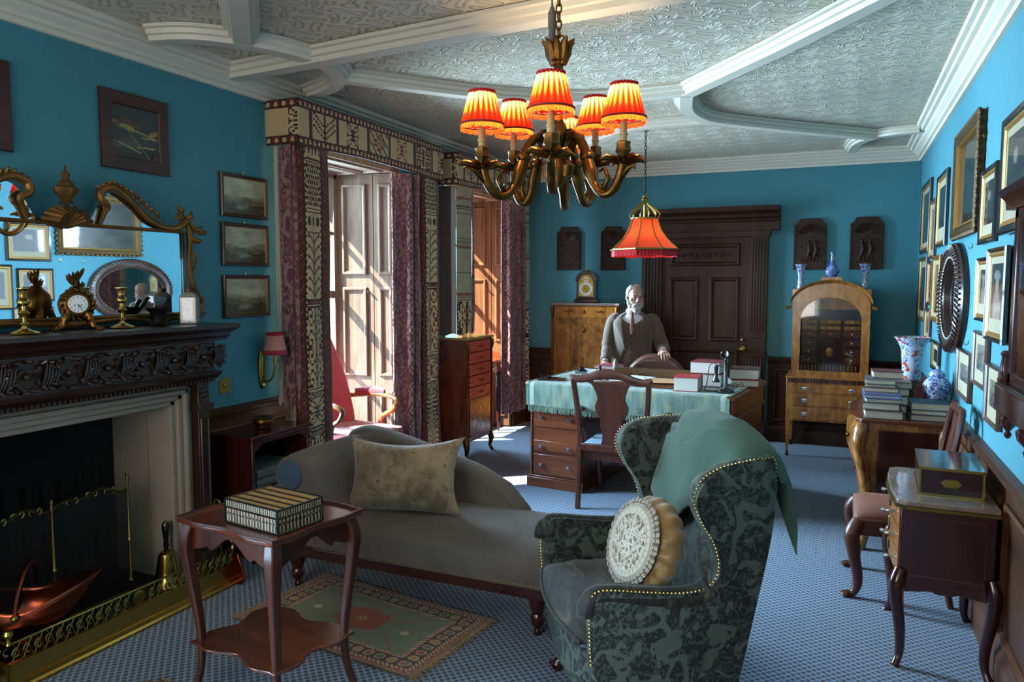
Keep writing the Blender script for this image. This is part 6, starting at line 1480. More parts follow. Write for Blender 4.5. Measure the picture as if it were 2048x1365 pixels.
# glazed display cabinet
sc2 = thing('display_cabinet', 'arched satinwood bureau cabinet with glazed door and three drawers right of the door', 'cabinet', (-.09, 7.55, 0))
xa, xb, yf, yb = -.445, .265, 7.28, 7.84; xm = (xa+xb)/2
sat = M['satin']
b = W(sc2); b.box(xa, yf, .335, xb, yb, .73); b.build('drawer_case', sat, sc2, bevel=.004)
for z0, z1 in ((.355, .455), (.48, .58), (.60, .675)):
    b = W(sc2); b.box(xa+.04, yf-.012, z0, xb-.03, yf, z1); d_ = b.build('drawer', sat, sc2, bevel=.003)
    for x in (xa+.16, xb-.16):
        b = W(sc2); b.ball((x, yf-.014, (z0+z1)/2), (.03, .003, .016), 12, 6); b.tube([(x-.022, yf-.018, (z0+z1)/2+.004), (x-.014, yf-.028, (z0+z1)/2-.012), (x+.014, yf-.028, (z0+z1)/2-.012), (x+.022, yf-.018, (z0+z1)/2+.004)], .003, 6); b.build('handle', M['silver'], d_)
b = W(sc2)
for i in range(30): x = xa+.02+i*.023; b.box(x, yf-.008, .69, x+.011, yf-.002, .725)
b.build('dentil_inlay', M['ebony'], sc2)
b = W(sc2); b.box(xa-.012, yf-.014, .727, xb+.012, yb, .742); b.build('waist_moulding', sat, sc2, bevel=.004)
ux0, ux1, uy = xa+.035, xb-.03, yf+.02
gx0, gx1 = ux0+.07, ux1-.07; gz0, gzs = .80, 1.27; gr = (gx1-gx0)/2
# front with arched opening built as strips
b = W(sc2); n = 24; th_ = .03
b.prism([(ux0, .742), (gx0, .742), (gx0, gzs), (ux0, 1.385)], 'y', uy, uy+th_); b.prism([(gx1, .742), (ux1, .742), (ux1, 1.385), (gx1, gzs)], 'y', uy, uy+th_); b.box(gx0, uy, .742, gx1, uy+th_, gz0)
A = []; 
for k in range(n+1):
    a = pi-pi*k/n; A.append((xm+gr*cos(a), gzs+.20*sin(a), xm+(ux1-ux0)/2*cos(a), 1.385+.222*sin(a)))
for k in range(n):
    p, q = A[k], A[k+1]
    b.add([(p[0], uy, p[1]), (q[0], uy, q[1]), (q[2], uy, max(q[3], q[1]+.02)), (p[2], uy, max(p[3], p[1]+.02)), (p[0], uy+th_, p[1]), (q[0], uy+th_, q[1]), (q[2], uy+th_, max(q[3], q[1]+.02)), (p[2], uy+th_, max(p[3], p[1]+.02))],
          [(0, 1, 2, 3), (4, 7, 6, 5), (0, 4, 5, 1), (3, 2, 6, 7)])
b.build('door_frame', sat, sc2, angle=30)
b = W(sc2); b.box(ux0, uy+th_, .742, ux0+.02, yb, 1.5).box(ux1-.02, uy+th_, .742, ux1, yb, 1.5).box(ux0, yb-.02, .742, ux1, yb, 1.5)
b.prism([(ux0, 1.36)]+[(xm-(ux1-ux0)/2*cos(pi*k/n), 1.375+.222*sin(pi*k/n)) for k in range(n+1)]+[(ux1, 1.36)], 'y', uy+.04, yb); b.build('upper_case', sat, sc2, angle=30)
for x0_, x1_ in ((ux0-.005, ux0+.10), (ux1-.10, ux1+.005)): b = W(sc2); b.box(x0_, uy+.02, 1.40, x1_, yb, 1.545); b.build('shoulder_block', sat, sc2, bevel=.003)
pr_ = []
for k in range(n+1):
    a = pi-pi*k/n; pr_.append(Vector((xm+(.345)*cos(a), 0, 1.39+.225*sin(a)))) 
pr_ = [Vector((xa-.02, 0, 1.375))]+[Vector((xa+.02, 0, 1.385))]+pr_[1:-1]+[Vector((xb-.02, 0, 1.385))]+[Vector((xb+.02, 0, 1.375))]
b = W(sc2); b.loft([[(p.x, uy-dy, p.z+dz) for dy, dz in ((-.03, -.018), (.0, -.018), (.008, -.010), (.012, -.002), (.024, .004), (.028, .012), (-.03, .014))] for p in pr_]); b.build('arched_cornice', M['satin'], sc2, angle=30)
b = W(sc2); b.box(xm-.085, uy+.02, 1.62, xm+.085, uy+.2, 1.655); b.build('top_plinth', M['satin'], sc2, bevel=.003)
t = Mt('cabinet_glass'); t.t.nodes.remove(t.b); a = t.n('BsdfTransparent', {'Color': (.75, .75, .72)}); g = t.n('BsdfGlossy', {'Roughness': .03}); mx = t.n('MixShader', {0: .10, 1: a.outputs[0], 2: g.outputs[0]}); t.t.links.new(mx.outputs[0], t.t.nodes['Material Output'].inputs[0])
b = W(sc2); pts = [(gx0, gz0), (gx1, gz0)]+[(xm+gr*cos(pi*k/n), gzs+.20*sin(pi*k/n)) for k in range(n+1)]
b.add([(p[0], uy+.012, p[1]) for p in pts], [tuple(range(len(pts)))]); b.build('door_pane', t.m, sc2)
b = W(sc2); yi = uy+.10; b.box(gx0-.02, yi, gz0-.03, gx1+.02, yi+.02, 1.48); b.build('inner_back', M['mahogd'], sc2)
rows = [.885, .965, 1.045, 1.125, 1.195, 1.25]
for ri, z in enumerate(rows):
    h_ = .06 if ri < 4 else .035
    for ci, (c0, c1) in enumerate(((gx0+.0, gx0+.145), (gx0+.16, gx1-.16), (gx1-.145, gx1-.0))):
        if ci == 1 and ri < 3: continue
        b = W(sc2); b.box(c0+.006, yi-.02, z-.022, c1-.006, yi, z-.022+h_); dr = b.build('small_drawer', M['mahogx'] if ri < 4 else M['satin'], sc2, bevel=.002)
        b = W(sc2); b.ball(((c0+c1)/2, yi-.026, z+h_/2-.02), .008, 8, 6); b.build('ivory_knob', M['white'], dr)
b = W(sc2); b.prism([(xm-.07, .865), (xm+.07, .865), (xm+.07, 1.02)]+[(xm+.07*cos(pi*k/10), 1.02+.06*sin(pi*k/10)) for k in range(11)]+[(xm-.07, 1.02)], 'y', yi-.016, yi); b.build('tabernacle_door', M['mahogd'], sc2)
b = W(sc2); b.ball((xm, yi-.018, .97), (.03, .004, .045), 16, 8); b.build('oval_inlay', M['satin'], sc2)
b = W(sc2)
for i in range(16): x = gx0+.01+i*(gx1-gx0-.02)/16; b.box(x, yi-.03, gz0+.003, x+.012, yi-.02, gz0+.05)
b.build('pigeonhole_dividers', M['satin'], sc2)
for x, y in ((xa+.02, yf+.02), (xb-.02, yf+.02), (xa+.02, yb-.02), (xb-.02, yb-.02)):
    b = W(sc2); b.tube([(x, y, .34), (x, y, .05)], [.028, .015], 4, rot=pi/4, up=(1, 0, 0)); lg = b.build('leg', sat, sc2)
    b = W(sc2); b.lathe([(0, 0), (.013, 0), (.017, .008), (.013, .02), (.009, .05), (0, .052)], 10, (x, y, 0)); b.build('castor', M['iron'], lg)
def vase(label, loc, prof, mat, name='vase', grp=None, n=28, cap=None):
    r = thing(name, label, 'vase', loc, 0, grp); MB().lathe(prof, n).build('body', M[mat], r, angle=60)
    if cap: MB().lathe(cap, n).build('lid', M[mat], r, angle=60)
    return r
BEAK = [(0, 0), (.030, 0), (.032, .01), (.026, .05), (.027, .10), (.032, .16), (.044, .21), (.054, .228), (.050, .229), (.03, .17), (0, .1)]
vase('blue and white beaker vase on the left shoulder of the arched cabinet', (-.36, 7.50, 1.546), BEAK, 'china', grp='blue and white vases on the cabinet')
vase('blue and white beaker vase on the right shoulder of the arched cabinet', (.185, 7.50, 1.546), BEAK, 'china', grp='blue and white vases on the cabinet')
vase('blue and white bottle vase on the crown of the arched cabinet', (-.09, 7.40, 1.656), [(0, 0), (.035, 0), (.04, .01), (.056, .03), (.060, .055), (.045, .085), (.022, .115), (.015, .15), (.014, .2), (.019, .212), (.019, .222), (.013, .223), (0, .2)], 'chinad', grp='blue and white vases on the cabinet')
# ------------------------------------------------------------------ commode on the right wall
cm = thing('commode', 'bombe walnut commode standing against the right wall piled with books', 'commode', (.36, 5.29, 0))
x0, x1, ya, yb = .11, .625, 4.84, 5.76
def sx_(z): return interp([.1, .25, .45, .6, .72, .78], [.045, .055, .02, -.035, -.03, .01], z)
b = W(cm)
top = [(x1, ya-.01), (x0+.02, ya-.012), (x0-.012, ya+.03), (x0+.0, ya+.16), (x0-.045, ya+.3), (x0-.05, (ya+yb)/2), (x0-.045, yb-.3), (x0, yb-.16), (x0-.012, yb-.03), (x0+.02, yb+.012), (x1, yb+.01)]
b.prism(top, 'z', .775, .80); b.build('top', M['mahogx'], cm, bevel=.006)
b = W(cm); rings = []
for z in (.10, .18, .28, .38, .48, .58, .66, .72, .775):
    s = sx_(z); r_ = [(x1-.01, ya+.02), (x0+.03+s, ya+.02+s*.25)]+[(x0+.005+s-.03*sin(pi*k/8), ya+.06+(yb-ya-.12)*k/8) for k in range(9)]+[(x0+.03+s, yb-.02-s*.25), (x1-.01, yb-.02)]
    rings.append([(p[0], p[1], z) for p in r_])
b.loft(rings); b.build('body', M['walnut'], cm, angle=45)
b = W(cm); b.box(x0+.11, ya+.012, .16, x1-.07, ya+.022, .735); b.build('end_panel', M['mahogd'], cm, bevel=.003)
for yy, s in ((ya+.03, -1), (yb-.03, 1)):
    for xx, q in ((x0+.045, 1), (x1-.05, 0)):
        b = W(cm); P = spline([(xx-.01*q, yy, .775), (xx-.03*q, yy+s*.012, .70), (xx-.035*q, yy+s*.02, .62), (xx-.0*q, yy+s*.008, .45), (xx+.02*q, yy, .25), (xx+.015*q, yy, .10), (xx-.01*q, yy+s*.005, 0)], 5); n = len(P)
        b.tube(P, [interp([0, .12, .3, .6, .85, 1], [.03, .044, .04, .03, .026, .03], i/(n-1)) for i in range(n)], 10); b.build('corner_column', M['walnut'], cm)
for k in range(3):
    z = .18+.2*k
    for yy in (5.05, 5.55): b = W(cm); b.ball((x0-.02+sx_(z+.08), yy, z+.08), (.01, .035, .016), 8, 6); b.build('drawer_handle', M['brassd'], cm)
# books on the commode, fore-edges to the camera
PA = [(.205, .24, .050, .245, 4.97, '#3a2d2a', 'thick brown cream-paged book at the bottom of the tall pile on the commode'), (.20, .22, .042, .235, 4.98, '#4a4441', 'grey brown book second from the bottom of the tall pile'), (.195, .22, .026, .24, 4.97, '#3a4a5e', 'slate grey book third from the bottom of the tall pile'),
      (.200, .22, .020, .235, 4.965, '#3f5fae', 'bright blue book in the middle of the tall pile'), (.195, .21, .014, .235, 4.97, '#5a6a9a', 'thin lavender blue book above the bright blue one'), (.185, .21, .026, .235, 4.98, '#6a4234', 'red brown book just above the blue books in the tall pile'),
      (.16, .20, .020, .225, 4.97, '#4a3a32', 'thin dark brown book near the top of the tall pile'), (.165, .20, .030, .225, 4.96, '#4f5d66', 'blue grey book on top of the tall pile')]
z = .8005
for i, (w_, d_, t_, x_, y_, c_, lb_) in enumerate(PA):
    book((x_, y_, z), w_, d_, t_, radians([1, -2, 3, 0, 2, -3, 1, -1][i]), BK(c_), lb_, 'books in the tall pile on the commode', 'pages'); z += t_+.0008
book((.262, 5.0, z), .165, .18, .042, radians(2), BK('#5e2228'), 'dark red book crowning the tall pile on the commode', 'books in the tall pile on the commode', 'pages')
z = .8005
for i, (w_, t_, c_) in enumerate(((.15, .05, '#4a2f38'), (.15, .055, '#5a4a40'), (.14, .045, '#3d3540'), (.15, .04, '#6a5a50'))):
    book((.318+.004*i, 5.21, z), w_, .17, t_, radians(3*i-4), BK(c_), ['plum', 'brown', 'violet grey', 'tan'][i]+' book in the pile hidden behind the tall pile', 'books in the rear pile on the commode', 'pages'); z += t_+.0008
z = .8005
for i, (w_, t_, c_, lb_) in enumerate(((.205, .036, '#2c2f48', 'dark blue book at the bottom of the low pile on the commode'), (.185, .026, '#4a4a40', 'olive grey book in the middle of the low pile on the commode'), (.20, .042, '#2c4a5e', 'steel blue book on top of the low pile on the commode'))):
    book((.487, 4.985, z), w_, .21, t_, radians([2, -3, 1][i]), BK(c_), lb_, 'books in the low pile on the commode', 'pages'); z += t_+.0008
vase('tall imari vase with flared rim painted blue and orange behind the books', (.43, 5.50, .801), [(0, 0), (.055, 0), (.06, .01), (.05, .04), (.052, .15), (.058, .27), (.062, .33), (.07, .38), (.09, .42), (.108, .442), (.112, .448), (.104, .449), (.07, .40), (0, .3)], 'imari', name='imari_vase')
jb = book((.55, 5.19, .8005), .14, .15, .075, radians(2), BK('#3a3030'), 'dark book under the ginger jar by the right wall', None, 'pages')
vase('lidded blue and white ginger jar standing by the right wall', (.548, 5.19, .877), [(0, 0), (.045, 0), (.047, .006), (.06, .03), (.078, .075), (.078, .105), (.06, .135), (.040, .148), (.036, .16), (0, .16)], 'china', name='ginger_jar', cap=[(0, .158), (.045, .158), (.047, .165), (.040, .18), (.02, .195), (.008, .198), (.010, .21), (.004, .22), (0, .222)])
sf = thing('standing_frame', 'small dark frame leaning upright between the piles of books', 'frame', (.44, 5.27, .801), radians(-8))
b = MB(); rectframe(b, -.085, 0, .085, .19, [(0, 0), (0, .014), (.012, .014), (.014, .004), (.014, 0)]); b.build('frame', M['blackf'], sf); b = MB(); b.box(-.072, -.004, .012, .072, 0, .178); b.build('tan_backing', plain('tan_card', S('#6e5b42'), .8), sf)
ub = thing('book', 'small red bound book standing upright before the dark frame', 'book', (.455, 5.225, .801), radians(-8))
b = MB(); b.box(-.02, -.03, 0, .035, .03, .15); b.build('cover', BK('#6a1c22'), ub, bevel=.004); b = MB(); b.box(-.022, -.028, .005, -.019, .028, .145); b.build('page_block', M['pages'], ub)
gb = thing('book', 'tall grey blue bound volume standing upright left of the dark frame', 'book', (.338, 5.36, .801), radians(-8))
b = MB(); b.box(-.018, -.07, 0, .018, .07, .205); b.build('cover', BK('#4f6a78'), gb, bevel=.006)
# ------------------------------------------------------------------ side chair by the commode
sc3 = thing('side_chair', 'mahogany side chair with brown plush seat against the right wall', 'chair', (.30, 4.31, 0), radians(-90))
b = MB(); b.prism([(-.20, .19), (.20, .19), (.245, -.21), (-.245, -.21)], 'z', .33, .415); b.build('seat_rail', M['mahog'], sc3, bevel=.006)
b = MB(); b.grid(lambda u, v: ((u-.5)*(.47-.07*v), -.21+.39*v, .415+.045*(max(0, (1-abs(2*u-1)**4)*(1-abs(2*v-1)**4)))**.5), 20, 20); b.build('seat_pad', velvet('brown_plush', '#4c2a20', '#8a5540', 9, .6), sc3, angle=180, solid=.01)
for s in (-1, 1):
    b = MB(); P = spline([(s*.22, -.185, .40), (s*.24, -.215, .33), (s*.235, -.205, .24), (s*.215, -.18, .10), (s*.22, -.195, .03), (s*.225, -.225, .012), (s*.225, -.235, 0)], 5); n = len(P)
    b.tube(P, [interp([0, .15, .35, .75, .9, 1], [.034, .04, .03, .017, .028, .03], i/(n-1)) for i in range(n)], 10); b.build('front_leg', M['mahog'], sc3)
    b = MB(); P = spline([(s*.175, .24, 0), (s*.18, .20, .2), (s*.18, .18, .42), (s*.185, .195, .6), (s*.19, .225, .8), (s*.165, .25, .955), (s*.13, .255, .975)], 5); b.tube(P, .020, 8, flat=.8); b.build('rear_leg', M['mahog'], sc3)
b = MB(); b.tube(spline([(-.17, .25, .955), (-.08, .255, .97), (0, .255, .962), (.08, .255, .97), (.17, .25, .955)], 5), .022, 8, flat=.6, up=(0, 0, 1)); b.build('top_rail', M['mahog'], sc3)
b = MB(); pr = [(.05, .42), (.04, .5), (.055, .6), (.09, .7), (.075, .78), (.06, .85), (.10, .94)]; b.prism([(-p[0], p[1]) for p in pr]+[(p[0], p[1]) for p in reversed(pr)], 'y', -.006, .006)
for i, v in enumerate(b.v): b.v[i] = (v[0], v[1]+.185+.07*max(0, (v[2]-.5)/.45), v[2])
b.build('splat', M['mahog'], sc3)
# ------------------------------------------------------------------ marble-topped work table
wk = thing('work_table', 'marble-topped mahogany work table with brass knobs against the right wall', 'table', (.42, 3.70, 0), radians(-90))
# local: x along -Y.. facing -x
w2, d2 = .315, .18
b = MB(); b.prism([(-w2, d2), (-w2, -d2+.03), (-w2+.03, -d2-.005), (-.1, -d2-.02), (.1, -d2-.02), (w2-.03, -d2-.005), (w2, -d2+.03), (w2, d2)], 'z', .69, .712); b.build('marble_top', plain('brown_marble', S('#8a7364'), .12, 0, .55, 22, coat=.7), wk, bevel=.005)
b = MB(); b.prism([(-w2-.004, d2), (-w2-.004, -d2+.03), (-w2+.028, -d2-.01), (-.1, -d2-.026), (.1, -d2-.026), (w2-.028, -d2-.01), (w2+.004, -d2+.03), (w2+.004, d2)], 'z', .678, .690); b.build('brass_rim', M['brassd'], wk)
b = MB(); b.box(-w2+.012, -d2+.012, .37, w2-.012, d2-.01, .68); b.build('body', M['mahogd'], wk, bevel=.004)
for z0, z1 in ((.385, .475), (.485, .575), (.585, .672)):
    b = MB(); b.prism([(-w2+.035, -d2+.012), (w2-.035, -d2+.012), (w2-.035, -d2+.006), (0, -d2-.012), (-w2+.035, -d2+.006)], 'z', z0, z1); dr = b.build('drawer', M['walnut'], wk, bevel=.002)
    for xx in (-.18, .18):
        b = MB(); b.lathe([(0, 0), (.005, 0), (.004, .02), (.010, .028), (.008, .04), (0, .042)], 10); o = b.build('knob', M['silver'], dr); o.rotation_euler = (pi/2, 0, 0); o.location = (xx, -d2-.0, (z0+z1)/2)
    b = MB(); b.ball((0, -d2-.014, (z0+z1)/2), (.02, .004, .03), 10, 6); b.build('escutcheon', M['brass'], dr)
for s in (-1, 1):
    b = MB(); pts = [(-d2+.012, .372), (d2-.01, .372)]+[(d2-.01-(2*d2-.022)*k/14, .345-.018*abs(cos(pi*k/14))**2-.012*(k in (6, 7, 8))) for k in range(15)]; b.prism(pts, 'x', s*(w2-.03), s*(w2-.014)); b.build('end_apron', M['mahogd'], wk)
    b = MB(); rr2 = .0015
    b.tube([(s*(w2-.0115), -d2+.05, .40), (s*(w2-.0115), d2-.045, .40), (s*(w2-.0115), d2-.045, .645), (s*(w2-.0115), -d2+.05, .645)], rr2, 4, closed=True); b.build('inlay_line', plain('boxwood_line', S('#7a4a2a'), .4), wk)
    for yy, q in ((-d2+.02, -1), (d2-.02, 1)):
        b = MB(); P = spline([(s*(w2-.02), yy, .42), (s*(w2-.008), yy+q*.014, .36), (s*(w2-.01), yy+q*.012, .29), (s*(w2-.032), yy-q*.006, .15), (s*(w2-.036), yy-q*.008, .06), (s*(w2-.022), yy+q*.004, .015), (s*(w2-.016), yy+q*.010, 0)], 5); n = len(P)
        b.tube(P, [interp([0, .15, .35, .75, .9, 1], [.026, .032, .026, .015, .017, .020], i/(n-1)) for i in range(n)], 10); b.build('leg', M['mahogd'], wk)
wb = thing('writing_box', 'brass-bound dark mahogany box standing on the marble-topped work table', 'box', (.447, 3.71, .7125), radians(-2))
b = MB(); b.box(-.117, -.19, 0, .117, .19, .115); b.build('body', M['mahogd'], wb, bevel=.002)
b = MB(); b.box(-.118, -.191, .113, .118, .191, .118); b.build('lid', wood('glossy_box_lid', S('#1f0d08'), S('#3e1d12'), 0, .08, 9, 1.0, .2, .01), wb)
b = MB(); b.box(-.119, -.193, 0, .119, -.1905, .008).box(-.119, -.193, .107, .119, -.1905, .118).box(-.119, -.193, 0, -.111, -.1905, .118).box(.111, -.193, 0, .119, -.1905, .118).box(-.120, -.192, .110, -.1175, .192, .118).box(-.120, -.192, 0, -.1175, .192, .008); b.build('brass_edging', M['brass'], wb)
b = MB(); q = [(.036*cos(a)*(1+.08*cos(8*a)), .055+.018*sin(a)*(1+.1*cos(6*a))) for a in [2*pi*k/32 for k in range(32)]]; b.prism(q, 'y', -.193, -.1905); b.build('name_plate', M['brass'], wb)
# ------------------------------------------------------------------ right wall pictures
RG = 'framed prints on the right wall'
def rp(y0, y1, z0, z1, label, fw=.022, kind='engr', seed=1, outer='blackf', slip=.01, mount=.03, mb=None, x=.0, lean=0, t=.022, grp=RG):
    picture(label, (XR-.004-x, (y0+y1)/2, (z0+z1)/2), RW, abs(y1-y0), z1-z0, fw, kind, seed, outer, slip, mount, mb, lean, grp, t, res=30)
M['dark_gilt'] = plain('darkened_gilt', S('#4a3416'), .5, .6, .6, 40, .4, 120)
rp(4.43, 5.30, 1.87, 2.47, 'large dark oil painting in a heavy ornate gilt frame high on the right wall', .055, 'dark', 41, 'dark_gilt', .012, 0, t=.04)
g = W(bpy.data.objects[[o.name for o in C.objects if o.get('label', '').startswith('large dark oil')][0]]); 
root_g = [o for o in C.objects if o.get('label', '').startswith('large dark oil')][0]
for i in range(60):
    u = i/60*2*(.87+.6); w_, h_ = .87, .60
    if u < w_: p = (4.43+u, 1.87)
    elif u < w_+h_: p = (5.30, 1.87+u-w_)
    elif u < 2*w_+h_: p = (5.30-(u-w_-h_), 2.47)
    else: p = (4.43, 2.47-(u-2*w_-h_))
    g.ball((XR-.03, p[0], p[1]), (.014, .018, .018), 6, 4)
g.build('carved_leaf_edge', M['dark_gilt'], root_g)
rp(3.25, 3.75, 1.80, 2.28, 'large gilt-lined portrait print beside the wall clock, upper one', .035, 'portrait', 5, 'blackf', .02, .035, .07, x=.02)
rp(3.98, 4.38, 1.79, 2.15, 'dark portrait print partly behind the large upper portrait', .025, 'portrait', 9, 'blackf', .015, .025, .05)
rp(3.60, 4.02, 1.345, 1.755, 'portrait print in a gilt frame just below the large upper portrait', .02, 'lady', 12, 'blackf', .02, .03, .06, x=.01)
rp(4.06, 4.39, 1.415, 1.725, 'narrow gilt-lined lady portrait beside the oval mirror, middle row', .02, 'lady', 15, 'blackf', .015, .025, .05)
rp(4.01, 4.38, 1.10, 1.365, 'pale engraving in a brown frame, middle of the three low prints', .018, 'engr', 21, 'brownf', 0, .045, .06)
rp(4.46, 4.93, .975, 1.235, 'pale engraving in a brown frame nearest the oval mirror, lowest row', .018, 'engr', 23, 'brownf', 0, .06, .07)
rp(3.66, 3.99, .975, 1.24, 'pale engraving in a brown frame just behind the wall clock base', .018, 'engr', 25, 'brownf', 0, .05, .06)
rp(5.78, 6.34, 1.855, 2.37, 'tall print in a black and gilt frame left of the ornate gilt painting', .025, 'dark', 27, 'blackf', .02, .05, .09)
rp(6.42, 6.78, 1.79, 2.24, 'narrow print between two taller black frames in the upper far row', .02, 'engr', 29, 'brownf', .01, .04)
rp(6.83, 7.50, 1.85, 2.44, 'black framed print nearest the back corner, upper row', .03, 'dark', 31, 'blackf', .02, .04)
rp(5.97, 6.40, 1.32, 1.80, 'gilt framed print just left of the oval mirror, middle row', .025, 'engr', 33, 'giltwood', .01, .03)
rp(6.52, 6.80, 1.43, 1.77, 'small print in the middle of the far middle row', .018, 'engr', 35, 'blackf', .01, .03)
rp(6.88, 7.48, 1.28, 1.82, 'print nearest the back corner, middle row', .025, 'dark', 37, 'brownf', .012, .05)
rp(6.48, 6.86, 1.15, 1.40, 'small landscape print below the middle row near the back corner', .02, 'engr', 39, 'brownf', .01, .03)
rp(5.83, 6.25, .98, 1.19, 'low black framed print beside the tall imari vase', .022, 'dark', 43, 'blackf', .008, .03)
# oval mirror in a carved frame
om = thing('oval_mirror', 'oval mirror in a deep carved dark oak frame on the right wall', 'mirror', (XR-.002, 5.18, 1.51), RW)
ra_, rb_ = .47, .33
def ov(d, k): return [((ra_-d)*cos(2*pi*i/56), -k, (rb_-d)*sin(2*pi*i/56)) for i in range(56)]
b = MB(); b.loft([ov(0, 0), ov(0, .03), ov(.02, .05), ov(.05, .058), ov(.08, .05), ov(.10, .03), ov(.10, .0)], cap=False); b.build('frame', M['black_oak'], om, angle=30)
b = MB()
for i in range(64):
    a = 2*pi*i/64; b.tube([((ra_-.01)*cos(a), -.048, (rb_-.01)*sin(a)), ((ra_-.04)*cos(a+.05), -.064, (rb_-.04)*sin(a+.05))], [.007, .005], 6)
    a += .04; b.ball(((ra_-.085)*cos(a), -.048, (rb_-.085)*sin(a)), (.012, .008, .012), 6, 4)
b.build('leaf_border', M['black_oak'], om)
b = MB(); b.loft([ov(.095, .012), ov(.095, .006)]); b.build('mirror_glass', M['mirror'], om)
# picture hooks
for i, (y, z, lb_) in enumerate(((4.60, 2.31, 'small brass picture hook high right of the ornate gilt painting, left of a pair'), (4.40, 2.33, 'small brass picture hook high right of the ornate gilt painting, right of a pair'), (4.70, 1.79, 'bare brass picture hook beside the top of the oval mirror'), (4.47, 1.80, 'bare brass picture hook under the dark portrait print'), (4.68, 1.27, 'bare brass hook above the low engraving nearest the oval mirror'), (4.14, 1.385, 'bare brass hook above the middle low engraving'))):
    h = thing('picture_hook', lb_, 'hook', (XR, y, z), RW, 'bare picture hooks on the right wall')
    b = MB(); b.box(-.006, -.003, 0, .006, 0, .022); b.tube([(0, -.003, .004), (0, -.012, -.006), (0, -.018, .0), (0, -.018, .008)], .0025, 5); b.build('hook', M['brassd'], h)
# wall clock
wl = thing('wall_clock', 'dark mahogany hanging wall clock with carved eagle at the right edge', 'clock', (XR-.002, 2.60, 1.17), RW)
cw, cdp = .235, .165
b = MB(); b.box(-cw, -cdp, .03, cw, 0, .115); b.prism([(-cw, -cdp), (-cw+.05, -cdp-.012), (cw-.05, -cdp-.012), (cw, -cdp)], 'z', .03, .115); b.build('base_box', M['mahogd'], wl, bevel=.01)
b = MB(); b.box(-cw+.05, -cdp+.03, .115, cw-.05, 0, .66); b.build('case', M['mahogd'], wl, bevel=.004)
b = MB(); b.box(-cw+.05-.005, -cdp+.02, .115, -cw+.09, -cdp+.032, .66).box(cw-.09, -cdp+.02, .115, cw-.045, -cdp+.032, .66).box(-cw+.05, -cdp+.02, .63, cw-.05, -cdp+.032, .66).box(-cw+.05, -cdp+.02, .115, cw-.05, -cdp+.032, .15); b.build('door_frame', M['mahogd'], wl, bevel=.003)
b = MB(); b.add([(-cw+.09, -cdp+.027, .15), (cw-.09, -cdp+.027, .15), (cw-.09, -cdp+.027, .63), (-cw+.09, -cdp+.027, .63)], [(0, 1, 2, 3)]); b.build('door_pane', M['glass'], wl)
b = MB(); b.lathe([(0, 0), (.12, 0), (.12, .006), (0, .008)], 32); o = b.build('dial', M['white'], wl); o.rotation_euler = (pi/2, 0, 0); o.location = (0, -cdp+.045, .49)
b = MB(); run(b, [(0, .66), (.02, .66), (.03, .68), (.05, .70), (.055, .72), (0, .73)], (-cw+.03, -cdp+.03), (cw-.03, -cdp+.03), (0, -1)); b.box(-cw+.03, -cdp+.03, .66, cw-.03, 0, .73); run(b, [(0, .66), (.02, .66), (.03, .68), (.05, .70), (.055, .72), (0, .73)], (-cw+.03, 0), (-cw+.03, -cdp+.0), (-1, 0)); b.build('hood', M['mahogd'], wl, angle=30)
for s in (-1, 1):
    b = MB(); b.lathe([(0, 0), (.022, 0), (.024, .01), (.014, .02), (.018, .04), (.013, .08), (.018, .09), (.012, .1), (0, .1)], 14, (s*(cw-.03), -cdp+.02, .115)); b.build('column_stump', M['mahogd'], wl)
    b = MB(); b.lathe([(0, -.075), (.008, -.07), (.012, -.06), (.006, -.05), (.022, -.03), (.026, -.01), (.016, 0), (.02, .02), (0, .03)], 14, (s*(cw-.05), -cdp+.03, .01)); b.build('drop_finial', M['mahogd'], wl)
b = MB(); b.lathe([(0, -.10), (.010, -.095), (.014, -.08), (.007, -.07), (.03, -.045), (.035, -.02), (.02, -.005), (.03, .02), (0, .03)], 16, (0, -cdp+.05, .01)); b.build('drop_finial', M['mahogd'], wl)
b = MB()   # eagle
b.tube(spline([(-.02, -.06, .73), (-.05, -.07, .78), (-.08, -.08, .84), (-.12, -.09, .87), (-.16, -.095, .865), (-.18, -.1, .85)], 4), [.02, .03, .036, .04, .044, .042, .04, .036, .032, .03, .026, .024, .022, .02, .018, .014, .012, .010, .008, .006, .003], 8)
for s in (-1, 1):
    for k in range(6): b.tube([(-.05, -.07+s*.02, .82), (-.03+.02*k, -.07+s*(.05+.01*k), .86-.02*k), (.02+.02*k, -.07+s*(.07+.006*k), .80-.02*k)], [.014, .012, .004], 6)
for k in range(10): b.ball((-.10+.02*k, -.09, .76+.012*sin(k*2)), (.02, .018, .016), 6, 5)
b.build('carved_eagle', M['black_oak'], wl)
b = MB(); b.prism([(-.19, .73), (.19, .73), (.15, .76), (.08, .77), (0, .80), (-.08, .77), (-.15, .76)], 'y', -.10, -.06); b.build('crest', M['mahogd'], wl)
# ------------------------------------------------------------------ the man behind the desk
mn = thing('person', 'elderly white-bearded man in brown tweed suit standing behind the desk, hand on leather chair', 'person', (-1.80, 6.92, 0), radians(8))
skin = Mt('skin'); n = skin.noise(skin.o(), 30, 3); skin.set(col=skin.mix(n, S('#b08471'), S('#c79c88')), rough=.5, sss=.05); skin = skin.m
HX, HZ = .012, 1.455
HR = Matrix.Translation((HX, -.02, HZ)) @ Euler((radians(10), 0, radians(24))).to_matrix().to_4x4()
b = MB(); b.M = HR
b.ball((0, .012, .045), (.073, .092, .078), 20, 14); b.ball((0, -.028, -.005), (.062, .062, .085), 18, 12); b.ball((0, -.045, -.065), (.042, .045, .04), 14, 10)
b.tube([(0, -.086, .035), (0, -.108, .0), (0, -.112, -.012)], [.009, .013, .014], 8); b.ball((0, -.100, -.014), (.017, .014, .010), 10, 8)
